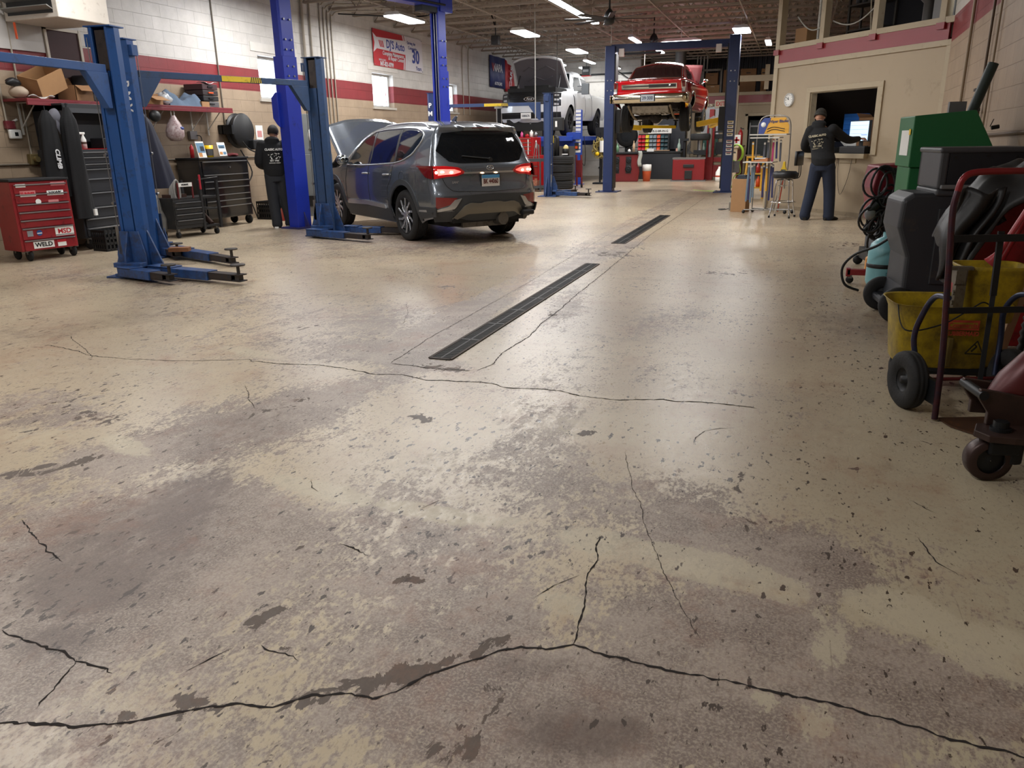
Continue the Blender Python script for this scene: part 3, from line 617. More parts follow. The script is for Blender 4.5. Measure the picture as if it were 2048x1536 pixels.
# ----- clock
t=thing('wall_clock','round white wall clock on the tan office wall','clock',ob(.42,0,2.06),OR)
b=MB();b.lathe([(.125,-.0),(.125,-.04),(.112,-.045),(.108,-.03)],ax='y',n=32);b.build('rim',pm('clock_rim','c8c8c6',.35),t)
b=MB();b.lathe([(.11,-.028),(.0005,-.028)],ax='y',n=32);b.build('dial',PAPER,t)
b=MB()
for k in range(12):
    a=k*pi/6;l=.018 if k%3 else .028
    b.bar((sin(a)*.1,-.03,cos(a)*.1),(sin(a)*(.1-l),-.03,cos(a)*(.1-l)),.006,.002,(0,1,0))
b.build('hour_marks',BLK,t)
for nm,a,l,wd in (('hour_hand',R(-22),.055,.009),('minute_hand',R(-55),.085,.006)):
    b=MB();b.bar((0,-.034,0),(sin(a)*l,-.034,cos(a)*l),wd,.003,(0,1,0));b.build(nm,BLK,t)
# ----- on the counter
t=thing('monitor','computer monitor showing a pale blue page on the office counter','monitor',ob(2.0,.30,1.08),OR+R(-12))
b=MB();b.bx(-.3,.3,-.02,.03,.2,.56);b.build('casing',BLK,t,bevel=.005)
b=MB();b.bx(-.285,.285,-.024,-.021,.215,.545);b.build('screen',em('screen_glow','8fb9dc',1.0),t)
b=MB();b.bx(-.04,.04,.03,.06,.02,.3);b.bx(-.13,.13,-.08,.12,0,.02);b.build('stand',BLK,t)
b=MB()
for k,(xa,xb,z) in enumerate(((-.27,.27,.47),(-.27,.27,.4),(-.27,.1,.33),(-.27,.05,.29))): b.bx(xa,xb,-.0255,-.0245,z,z+.008)
b.mat(1).bx(.08,.26,-.0255,-.0245,.3,.33)
b.build('page_lines',[em('screen_line','4b6c86',.5),em('screen_blue','1f6fd0',.8)],t)
t=thing('storage_tote','blue plastic crate standing behind the monitor','crate',ob(1.17,.98,1.3),OR)
b=MB();b.bx(-.2,.2,-.12,.12,0,.48)
for k in range(4): b.bx(-.19,.19,-.13,-.12,.1+k*.09,.15+k*.09)
b.build('crate_body',pm('tote_blue','2f6fc4',.45),t,bevel=.006);b=MB();b.bx(-.2,.2,-.14,.14,-.2,0);b.build('carton_below',WHT,t)
t=thing('cardboard_box','open cardboard box on top of the stack behind the monitor','box',ob(1.56,.98,1.58),OR)
b=MB();b.bx(-.17,.17,-.15,.15,-.5,.12);b.add([(-.17,-.15,.12),(.17,-.15,.12),(.2,-.25,.17),(-.12,-.27,.2)],[(0,1,2,3)],False);b.build('carton',CARD2,t)
t=thing('printer','black card terminal box on the office counter beside the man','printer',ob(1.35,.3,1.08),OR)
b=MB();b.prism([(-.16,0),(.16,0),(.16,.1),(.02,.2),(-.16,.2)],-.17,.17,'y');b.build('casing',BLK,t,bevel=.012);b=MB();b.bx(-.1,-.03,-.1,.1,.201,.204);b.build('label_plate',PAPER,t)
t=thing('keyboard_tray','black keyboard and tray under the monitor','keyboard',ob(2.2,.05,1.08),OR)
b=MB();b.bx(-.3,.3,-.09,.12,0,.12);b.build('tray',BLK,t,bevel=.01)
b=MB()
for r_ in range(3):
    for k in range(10): b.bx(-.26+k*.05,-.22+k*.05,-.08+r_*.05,-.045+r_*.05,.12,.13)
b.build('keys',DKM,t)
t=thing('cup','white cup at the right end of the office counter','cup',ob(2.44,.33,1.08))
b=MB();b.lathe([(.0005,0),(.035,0),(.045,.12),(.04,.12)],n=16);b.build('cup_body',PAPER,t)
for k,(xa,ln) in enumerate(((1.55,.62),(1.9,.55))):
    pts=rcurve([ob(xa,-.02,1.0),ob(xa+.02,-.03,.7),ob(xa+.12,-.03,1.0-ln-.08),ob(xa+.26,-.03,.62),ob(xa+.32,-.02,1.0)],5)
    o=MB().tube(pts,.004,5).build('loose_wire',DKM);tag(o,['thin dark wire looping down under the counter, nearer the man','thin dark wire looping down under the counter, farther right'][k],'wire')
# ----- column and rails left of the office, boxes on the mezzanine
b=MB();b.bx(-2.22,-2.02,29.6,29.8,0,3.1);b.bx(-2.02,-.5,29.62,29.72,3.22,3.42);b.bx(-2.3,-2.1,29.62,29.74,2.3,3.42);b.bx(-1.2,-1.05,29.65,29.7,2.95,3.75);struct(b.build('trim_10',TAN,bevel=.004))
bi=0
for (x,z,w_,h_,m_,lab) in ((-2.45,2.95,.55,.8,CARD2,'left brown archive box on the mezzanine behind the rail'),(-1.85,2.95,.55,.82,CARD2,'second brown archive box on the mezzanine behind the rail'),(-1.3,2.95,.2,.8,CARD,'narrow tan box between the archive boxes and the post'),(-.75,2.95,.45,.5,CARD,'tan box on the mezzanine nearest the office'),(-3.1,2.95,.5,.3,CARD,'low box with a white label left of the navy post'),(-3.15,3.27,.45,.4,CARD2,'brown box stacked on the labelled box')):
    t=thing('cardboard_box',lab,'box',(x,31.6,z));b=MB();b.bx(-w_/2,w_/2,-.2,.2,0,h_);b.bx(-w_/2,w_/2,-.202,-.2,h_*.62,h_*.635);b.build('carton',m_,t,bevel=.004)
    b=MB();b.bx(-.07,.07,-.206,-.2,h_*.8,h_*.84);b.build('hand_hole',BLK if bi!=4 else PAPER,t);bi+=1
t=thing('steel_rack','grey steel rack frame around the boxes by the navy post','shelf',(-3.15,31.6,2.95))
b=MB()
for x in(-.35,.35): b.bx(x-.03,x+.03,-.3,-.26,0,.85)
b.bx(-.35,.35,-.3,-.26,.78,.85);b.build('rack_frame',pm('rack_grey','77726a',.6),t)
t=thing('exit_sign','white exit sign with red letters on the far tan wall','sign',(-2.72,YB-.06,2.42))
b=MB();b.bx(-.2,.2,-.05,.0,0,.28);b.build('sign_box',pm('sign_cream','ded5bd',.5),t,bevel=.01)
text('EXIT',.2,(0,-.052,.14),(1,0,0),(0,0,1),pm('sign_red','c8251f',.4),t,depth=.001,bold=.006,sx=.8)
b=MB();b.bx(-.48,-.26,-.08,0,.05,.15);b.ball((-.42,-.1,.1),.05,8,6);b.ball((-.3,-.1,.1),.05,8,6);b.build('emergency_lights',pm('sign_cream','ded5bd',.5),t)
# fire extinguisher + low red-panelled counter
t=thing('low_counter','low tan counter with dark red end panels by the far doorway','counter',(-1.78,27.2,0))
b=MB();b.bx(-.25,0,0,3.4,0,1.06);b.build('carcass',M_TANW,t);b=MB();b.bx(-.3,.04,-.05,3.45,1.06,1.12);b.build('counter_top',TAN,t,bevel=.005)
for k in range(2):
    b=MB();b.bx(0,.02,.25+k*1.5,1.45+k*1.5,.12,1.0);b.build('door',pm('dark_red_panel','6d232b',.45,dirt='8f6a62',dirtamt=.3),t)
t=thing('fire_extinguisher','red fire extinguisher on the low counter','extinguisher',(-1.85,29.4,1.12))
b=MB();b.lathe([(.0005,0),(.08,0),(.08,.4),(.05,.48),(.025,.5),(.025,.55)],n=16);b.build('cylinder',REDP,t);b=MB();b.bx(-.02,.1,-.015,.015,.53,.57);b.cyl((0,0,.5),(0,0,.6),.02,8);b.build('valve',BLK,t)
t=thing('first_aid_box','white and red first aid box beside the extinguisher','box',(-1.93,28.8,1.12))
b=MB();b.bx(-.13,.13,-.08,.08,0,.35);b.build('case',PAPER,t,bevel=.01);b=MB();b.bx(-.03,.03,-.085,-.08,.08,.28);b.bx(-.1,.1,-.085,-.08,.15,.21);b.build('cross_mark',REDP,t)
# doorway clutter: grey machine
t=thing('steel_locker','dark grey steel unit standing inside the far doorway','cabinet',(-1.35,31.7,0))
b=MB();b.bx(-.35,.4,-.2,.3,0,2.0);b.build('locker_body',pm('locker_grey','3c4547',.5,dirt='20282b'),t,bevel=.01);b=MB();b.bx(-.3,.35,-.22,-.2,1.75,1.8);b.bx(-.33,-.29,-.24,-.2,.1,1.9);b.build('edge_rail',STL,t)
# hvac duct, grey units far back
t=thing('silver_duct','round silver duct rising to the roof behind the red car','duct',(-4.05,29.5,0))
b=MB();b.cyl((0,0,3.3),(0,0,4.7),.19,24);
for z in (3.35,3.9,4.4): b.cyl((0,0,z),(0,0,z+.03),.2,24)
b.build('duct_pipe',STL,t)
b=MB();b.bx(-.35,.35,-.3,.6,3.1,3.35);b.cyl((.0,1.4,3.2),(0,.6,3.2),.1,8);b.build('duct_collar',STL,t)
t=thing('air_handler','grey sheet metal air handler under the roof beyond the left lift post','duct',(-5.0,32.5,2.95))
b=MB();b.bx(-.55,.55,-.4,.4,0.35,1.6);b.bx(-.5,-.4,-.4,.4,0,.35);b.bx(.4,.5,-.4,.4,0,.35);b.build('housing',pm('duct_grey','8b8b89',.5,.4),t,bevel=.01)
for i,x in enumerate((-3.7,-3.58,-3.46,-3.34)):
    o=MB().cyl((x,31.5,2.95),(x,31.5,4.3),.025,8).build('grey_conduit',pm('conduit_grey','a5a39e',.5));tag(o,'vertical grey conduit right of the silver duct, %s of four from the duct'%['first','second','third','fourth'][i],'pipe','conduits beside the duct')

t=thing('ceiling_lamp','dim unseen lamp added to brighten the inside of the office','lamp',ob(1.4,1.4,2.66),OR);b=MB();b.bx(-.3,.3,-.1,.1,0,.06);b.build('housing',HOUS,t);b=MB();b.bx(-.28,.28,-.08,.08,-.02,0);b.build('diffuser',em('added_dim_diffuser','ffe9cc',1.2),t)  # unseen lamp, added so the office interior gets some light
# ---------------- short two-post lifts ----------------
LB=pm('lift_blue','1e4a86',.42,var=.18,scale=3,dirt='232a38',dirtamt=.35); LBD=pm('lift_blue_grime','24467a',.5,var=.25,scale=7,dirt='2b2725',dirtamt=.75)
NAVY=pm('lift_navy','1f3160',.4,var=.08,dirt='1a2036',dirtamt=.2); ROYAL=pm('lift_royal','2034a4',.35,var=.08,scale=3,dirt='14184a',dirtamt=.15)
WTX=pm('white_lettering','e4e6ea',.5,var=.02);DEC=pm('yellow_decal','d9b92c',.5,var=.08,dirt='6b5a1c',dirtamt=.3)
def lift_post(name,label,x,y,rz,arms,H=2.58,mat=LB,texts=None,low_beam=None,grime=True):
    """local: bay side is -y"""
    t=thing(name,label,'car lift post',(x,y,0),rz)
    b=MB();W=.145;Dp=.10
    # channel column with slot towards -y
    b.prism([(-W,Dp-.05),(-W,-Dp+.04),(-W+.04,-Dp),(-.075,-Dp),(-.075,-Dp+.03),(-.1,-Dp+.03),(-.1,Dp-.06),(.1,Dp-.06),(.1,-Dp+.03),(.075,-Dp+.03),(.075,-Dp),(W-.05,-Dp),(W,-Dp+.06),(W,Dp-.06),(W-.05,Dp),(-W+.05,Dp)],.02,H)
    b.build('column',mat,t,bevel=.006)
    b=MB();b.bx(-.07,.055,-Dp+.012,Dp-.07,.1,H-.42);b.build('slide_cover',mat,t);b=MB();b.bx(-.06,.06,-Dp+.03,Dp-.07,H-.42,H-.03);b.build('slide_rail',pm('rail_grime','3a3230',.6,.3,dirt='1c1a1a'),t)
    b=MB();b.bx(-W-.01,W+.01,-Dp-.01,Dp+.01,H,H+.012);b.bx(-W-.06,-W,-.05,.05,H-.18,H-.06);b.build('top_cap',mat,t)
    b=MB();b.cyl((-.13,-Dp-.012,.35),(-.13,-Dp-.012,H-.1),.005,6)
    for z in (.8,1.3): b.cyl((-.13,-Dp-.03,z),(-.13,-Dp,z),.018,8)
    b.bx(-.15,-.11,-Dp-.03,-Dp,.25,.55);b.build('release_cable',STL,t)
    b=MB();b.bx(-.26,.26,-.26,.22,0,.02)
    for sx in (-1,1):
        b.prism([(sx*W,.02),(sx*(W+.16),.02),(sx*(W+.16),.1),(sx*W,.5)],-.012,.012,'y')
    b.prism([(-Dp-.0,.02),(-Dp-.16,.02),(-Dp-.14,.26),(-Dp-.05,.5),(-Dp,.5)],-.012,.012,'x')
    b.prism([(-W-.03,.02),(W+.03,.02),(W+.03,.25),(.12,.5),(-.12,.5),(-W-.03,.25)],-Dp-.03,-Dp-.012,'y')
    b.build('base_plate',LBD,t,bevel=.004)
    b=MB();b.bx(-W,W+.04,-Dp-.16,-Dp-.04,.12,.17);b.bx(-W,W+.04,-Dp-.16,-Dp-.04,.02,.05);b.build('carriage_yoke',LBD,t,bevel=.004)
    for (px,py,ang,l1,l2) in arms:
        a=thing('arm','x','x');del a['label'],a['category'];a.parent=t;a.location=(px,py,0);a.rotation_euler=(0,0,ang-rz)
        a.empty_display_size=.05
        m=MB();m.bx(-.08,l1,-.075,.075,.03,.125);m.bx(-.08,l1*.35,-.085,.085,.125,.137);m.build('arm_tube',LBD,a,bevel=.006)
        m=MB();m.bx(l1-.1,l1+l2,-.055,.055,.04,.052);m.bx(l1-.1,l1+l2,-.055,.055,.103,.115);m.bx(l1-.1,l1+l2-.12,-.055,-.043,.052,.103);m.bx(l1-.1,l1+l2-.12,.043,.055,.052,.103);m.build('arm_extension',pm('worn_arm','3a3331',.6,.4,var=.3,dirt='22303f'),a,bevel=.003)
        m=MB();m.cyl((l1+l2-.06,0,.05),(l1+l2-.06,0,.2),.017,10);m.lathe([(.0005,.2),(.075,.2),(.075,.215),(.0005,.215)],c=(l1+l2-.06,0,0),n=16);m.bx(l1+l2-.09,l1+l2-.03,-.03,.03,.04,.1);m.build('lift_pad',pm('pad_steel','4a4644',.6,.5),a)
    if texts:
        for s_,sz,o_,r_,u_ in texts: text(s_,sz,o_,r_,u_,WTX,t,name='lettering',bold=.004)
    return t
XA=0.0
# A: right post of the near bay; bay lies towards -y
lp_a=lift_post('lift_post','x',-6.85,6.83,R(8),[(.02,-.26,R(-14),.5,.33),(.3,-.12,R(-9),.85,.45)],H=2.56)
lp_b=lift_post('lift_post','x',-7.86,8.05,R(184),[(.1,-.25,R(-30),.5,.35),(-.35,-.05,R(-22),.95,.5)],H=2.62,texts=[('P',.14,(-.078,.103,2.12),(0,0,-1),(-1,0,0)),('M',.14,(-.078,.103,1.98),(0,0,-1),(-1,0,0)),('V',.14,(-.078,.103,1.84),(0,0,-1),(-1,0,0))])
lp_c=lift_post('lift_post','x',-6.88,10.75,R(0),[(-.05,-.35,R(-16),.75,.5),(.25,.2,R(2),.6,.45)],H=2.6,mat=pm('lift_slate','2b4367',.45,var=.15,dirt='2b3440',dirtamt=.4))
lp_e=lift_post('lift_post','x',-5.95,19.75,R(92),[(-.1,-.33,R(-15),.55,.35),(.35,-.1,R(60),.5,.3)],H=2.5,mat=pm('lift_slate2','2a406c',.45,var=.12,dirt='273352',dirtamt=.2))
lp_d=lift_post('lift_post','x',-8.95,19.35,R(-88),[],H=2.58,mat=NAVY,texts=[('P',.16,(.173,0,2.28),(0,1,0),(0,0,1)),('M',.16,(.173,0,2.08),(0,1,0),(0,0,1))])
t=lp_e
m=MB();m.bx(.173,.176,-.1,.07,1.32,1.5);m.build('warning_sticker',DEC,t)
def low_beam(p0,p1,lab,z=2.24,decal=True,ends=(1,1),mat=LB):
    p0=Vector((*p0,z));p1=Vector((*p1,z));d=(p1-p0);L=d.length;rz=math.atan2(d.y,d.x)
    t=thing('lift_crossbeam',lab,'crossbeam',p0,rz)
    b=MB();b.bx(0,L,-.03,.03,-.035,.045);b.build('beam',mat,t,bevel=.004)
    if ends[0]: b=MB();b.prism([(0,-.035),(.3,-.035),(.05,-.38),(0,-.38)],-.04,.04,'y');b.build('gusset',mat,t,bevel=.003)
    if ends[1]: b=MB();b.prism([(L,-.035),(L-.3,-.035),(L-.05,-.38),(L,-.38)],-.04,.04,'y');b.build('gusset',mat,t,bevel=.003)
    if decal:
        b=MB();b.bx(L*.45,L*.45+.62,-.034,-.031,-.03,.04)
        for k in range(6): b.mat(1).add([(L*.45+.44+k*.03,-.0345,-.03),(L*.45+.455+k*.03,-.0345,-.03),(L*.45+.475+k*.03,-.0345,.04),(L*.45+.46+k*.03,-.0345,.04)],[(0,1,2,3)],False)
        b.build('warning_decal',[DEC,BLK],t,fixn=False)
    return t
lb_a=low_beam((-6.8,6.7),(-6.45,3.2),'blue crossbeam at the left edge of the picture, running left from the near post',2.15,False,(1,0))
lb_bc=low_beam((-7.78,8.16),(-6.95,10.6),'long blue crossbeam with a yellow warning decal above the empty bay',2.24,True,mat=pm('lift_slate','2b4367',.45))
lb_de=low_beam((-8.75,19.33),(-6.15,19.75),'blue crossbeam with a yellow decal passing in front of the white truck',2.26,True,mat=pm('lift_slate2','2a406c',.45))
# ---------------- tall bright blue lift ----------------
def tall_post(label,x,y,rz,H,F=True):
    t=thing('lift_post',label,'car lift post',(x,y,0),rz)
    b=MB();W=.10;Dp=.135
    if F: # closed back to viewer
        b.prism([(-W,Dp),(-W,-Dp+.03),(-W+.03,-Dp),(W-.03,-Dp),(W,-Dp+.03),(W,Dp),(.07,Dp),(.07,Dp-.04),(-.07,Dp-.04),(-.07,Dp)],.02,H)
    else:
        b.prism([(-W,-Dp),(-.06,-Dp),(-.06,-Dp+.02),(-.08,-Dp+.02),(-.08,Dp-.05),(.08,Dp-.05),(.08,-Dp+.02),(.06,-Dp+.02),(.06,-Dp),(W,-Dp),(W,Dp-.03),(W-.03,Dp),(-W+.03,Dp),(-W,Dp-.03)],.02,H)
    b.build('column',ROYAL,t,bevel=.006)
    b=MB();b.bx(-W-.012,W+.012,-Dp-.012,Dp+.012,.02,2.75) if F else b.bx(W,W+.012,-Dp,Dp,.02,2.75)
    b.build('lower_sleeve',ROYAL,t,bevel=.004)
    b=MB()
    for z in (2.85,3.0,3.3,2.6,2.45):
        for k in (-.06,.06): b.cyl((W+.01,k,z),(W+.03,k,z),.016,8)
    b.build('bolt',STL,t)
    b=MB();b.bx(-.22,.22,-.25,.25,0,.025);
    for k in (-1,1): b.prism([(k*W,.02),(k*(W+.12),.02),(k*W,.3)],-.01,.01,'y')
    b.build('base_plate',pm('lift_base','2b2f6a',.5,dirt='3a2c26',dirtamt=.6),t)
    return t
ft=tall_post('tall bright blue lift post beside the standing mechanic',-8.0,11.65,R(-13),3.95,True)
b=MB();b.prism([(-.2,1.8),(-.2,2.12),(-.1,2.2),(-.05,2.2),(-.05,1.65),(-.12,1.7)],-.2,-.0,'y');b.X(None);b.build('power_unit_bracket',ROYAL,ft,bevel=.01)
gt=tall_post('tall bright blue lift post rising behind the grey car roof',-6.9,15.35,R(-13),3.9,False)
b=MB();
for x in (-.03,.03): b.cyl((x,-.1,.3),(x,-.1,3.8),.012,6)
b.build('lift_cable',STL,gt)
b=MB();b.prism([(-.16,1.15),(.22,1.15),(.22,1.35),(.12,1.65),(-.1,1.65),(-.16,1.4)],-.24,-.1,'y');b.build('carriage',ROYAL,gt,bevel=.01)
tb=t=thing('lift_crossbeam','bright blue overhead crossbeam joining the two tall posts at the top edge','crossbeam',(-8.0,11.65,3.95),math.atan2(3.7,1.1))
b=MB();b.bx(-.2,4.1,-.12,.12,-.05,.1);b.bx(3.78,4.15,-.14,.14,-.12,.15);b.build('beam',ROYAL,t,bevel=.006)
b=MB();b.bx(3.3,3.78,-.1,.1,-.15,-.05);b.cyl((.5,-.16,.0),(3.9,-.16,.0),.02,8);b.build('hose_bracket',DKM,t)
# ---------------- navy lift carrying the red car ----------------
def navy_post(label,x,y,H,decals,side):
    t=thing('lift_post',label,'car lift post',(x,y,0),0)
    b=MB();b.bx(-.13,.13,-.15,.2,.02,H);b.build('column',NAVY,t,bevel=.012)
    b=MB();b.bx(side*.13,side*.16,-.13,.18,.1,H-.2);b.build('slide_rail',BLK,t)
    b=MB();b.bx(-.3,.3,-.3,.3,0,.022);b.build('base_plate',NAVY,t)
    b=MB()
    for z in (H-.85,H-1.1):
        for k in (-.05,.05): b.cyl((k,-.165,z),(k,-.15,z),.017,8)
    for k in (-.22,.22): b.cyl((k,-.22,.02),(k,-.22,.06),.02,8)
    b.build('bolt',STL,t)
    if decals:
        for k in range(8):
            z=1.72-k*.1-(.07 if k>3 else 0)
            b=MB();b.bx(-.05,.1,-.153,-.15,z,z+.075);b.mat(1).bx(-.03,.07,-.1545,-.153,z+.03,z+.05);b.mat(2 if k>3 else 3).bx(-.045,.095,-.1545,-.153,z+.056,z+.07);b.build('warning_label',[PAPER,BLK,pm('label_red','b8322c',.5),DEC],t)
    return t
np1=navy_post('navy lift post left of the raised red car',-4.8,21.7,3.72,False,1)
np2=navy_post('navy lift post right of the raised red car with a column of stickers',-1.66,21.85,3.85,True,-1)
nb=t=thing('lift_crossbeam','navy overhead crossbeam of the red car lift','crossbeam',(-4.8,21.75,3.62),math.atan2(.15,3.14))
b=MB();b.bx(0,3.14,-.07,.07,-.04,.14);b.build('beam',NAVY,t,bevel=.005)
b=MB();b.bx(.25,1.3,-.04,.04,-.12,-.07);b.build('safety_bar',DKM,t)
for x in (.28,2.75): b=MB();b.bx(x-.07,x+.07,-.13,-.07,-.17,.03);b.build('switch_box',PAPER,t,bevel=.01)
NAVP=[]
def yarm(lab,p0,p1,w=.13,h=.13):
    t=thing('arm',lab,'lift arm',(0,0,0));NAVP.append(t);b=MB();b.bar(p0,p1,w,h);b.build('arm_tube',YEL,t,bevel=.008)
    p=Vector(p1);b=MB();b.cyl(p+Vector((0,0,.0)),p+Vector((0,0,.16)),.03,10);b.lathe([(.001,.16),(.07,.16),(.07,.19),(.001,.19)],c=tuple(p),n=14);b.build('lift_pad',RUB,t)
yarm('yellow lift arm reaching left from the stickered navy post',(-1.85,21.95,1.84),(-2.55,22.5,1.74))
yarm('second yellow lift arm under the right sill of the red car',(-1.85,22.1,1.84),(-2.35,24.0,1.72))
yarm('yellow lift arm beside the left navy post',(-4.6,21.95,1.72),(-4.2,22.9,1.68))
yarm('thin yellow lift arm under the middle of the red car',(-4.5,23.0,1.72),(-3.3,23.6,1.7),.1,.08)
for lab,x in (('black carriage block on the left navy post',-4.62),('black carriage block on the right navy post',-1.86)):
    b=MB();b.bx(x-.09,x+.09,21.75,22.15,1.55,2.15);b.bx(x-.1,x+.1,21.8,22.1,1.7,1.95);NAVP.append(b.build('carriage',BLK,bevel=.01))
def merge_lift(name,label,loc,subs,parts=()):
    root=thing(name,label,'car lift',loc)
    bpy.context.view_layer.update()
    inv=Matrix.Translation(loc).inverted()
    for t in subs:
        for c in list(t.children):
            m=t.matrix_world@c.matrix_local if False else t.matrix_world@c.matrix_basis
            c.parent=root;c.matrix_parent_inverse=Matrix.Identity(4);c.matrix_basis=inv@m
        D.objects.remove(t)
    for p in parts:
        m=p.matrix_world.copy();p.parent=root;p.matrix_basis=inv@m
        for k in ('label','category'):
            if k in p:del p[k]
    return root
merge_lift('two_post_lift','nearest blue lift post at the left, its crossbeam running out of the picture',(-6.93,6.83,0),[lp_a,lb_a])
merge_lift('two_post_lift','blue two-post lift of the empty bay with white letters and a yellow crossbeam decal',(-7.86,8.05,0),[lp_b,lp_c,lb_bc])
merge_lift('two_post_lift','blue two-post lift with its crossbeam in front of the white pickup truck',(-8.95,19.35,0),[lp_d,lp_e,lb_de])
merge_lift('two_post_lift','tall bright blue two-post lift around the dark grey car',(-8.0,11.65,0),[ft,gt,tb])
merge_lift('two_post_lift','navy two-post lift with yellow arms holding up the red car',(-4.8,21.7,0),[np1,np2,nb],NAVP)
# ---------------- drains in the floor ----------------
def drain(lab,x0,x1,y0,y1):
    t=thing('floor_drain',lab,'drain',((x0+x1)/2,(y0+y1)/2,0))
    w=(x1-x0)/2;l=(y1-y0)/2
    b=MB();b.bx(-w,w,-l,l,.0005,.002);b.build('channel',pm('drain_dark','0d0c0b',.9),t)
    b=MB();b.bx(-w-.012,-w+.008,-l,l,0,.007);b.bx(w-.008,w+.012,-l,l,0,.007);b.bx(-w,w,-l-.01,-l+.01,0,.007);b.bx(-w,w,l-.01,l+.01,0,.007);b.build('channel_frame',pm('drain_rust','40332a',.7,.4,var=.3,dirt='2c221c'),t)
    b=MB();n=int((y1-y0)/.024)
    for k in range(n):
        y=-l+.012+k*(2*l-.02)/n
        b.add([(-w+.01,y,.006),(w-.01,y+.02,.006),(w-.01,y+.029,.006),(-w+.01,y+.009,.006),(-w+.01,y,.002),(w-.01,y+.02,.002),(w-.01,y+.029,.002),(-w+.01,y+.009,.002)],[(0,1,2,3),(0,4,5,1),(2,6,7,3)],False)
    b.bx(-.006,.006,-l,l,.002,.0065)
    m=8
    for k in range(m+1):
        y=-l+k*2*l/m; b.bx(-w,w,y-.012,y+.012,.002,.0068)
    b.build('grate',pm('grate_steel','262626',.55,.5,var=.3),t,fixn=False)
    return t
drain('long slotted floor drain grate nearest the viewer',-2.19,-2.04,4.52,8.8)
drain('second floor drain grate farther down the hall',-2.3,-2.12,10.7,14.95)
# ---------------- vehicle shell tools ----------------
def tab(T):
    xs=[a for a,_ in T];ys=[b for _,b in T]
    return lambda x:float(np.interp(x,xs,ys))
def stab(T):
    """smooth table (catmull through dense interp)"""
    xs=np.array([a for a,_ in T],float);ys=np.array([b for _,b in T],float)
    m=np.zeros(len(xs));d=np.diff(ys)/np.diff(xs)
    m[0]=d[0];m[-1]=d[-1]
    for i in range(1,len(xs)-1): m[i]=0 if d[i-1]*d[i]<=0 else 2*d[i-1]*d[i]/(d[i-1]+d[i])
    def f(x):
        x=min(max(x,xs[0]),xs[-1]);i=min(int(np.searchsorted(xs,x,side='right'))-1,len(xs)-2);h=xs[i+1]-xs[i];t=(x-xs[i])/h
        return float((2*t**3-3*t*t+1)*ys[i]+(t**3-2*t*t+t)*h*m[i]+(-2*t**3+3*t*t)*ys[i+1]+(t**3-t*t)*h*m[i+1])
    return f
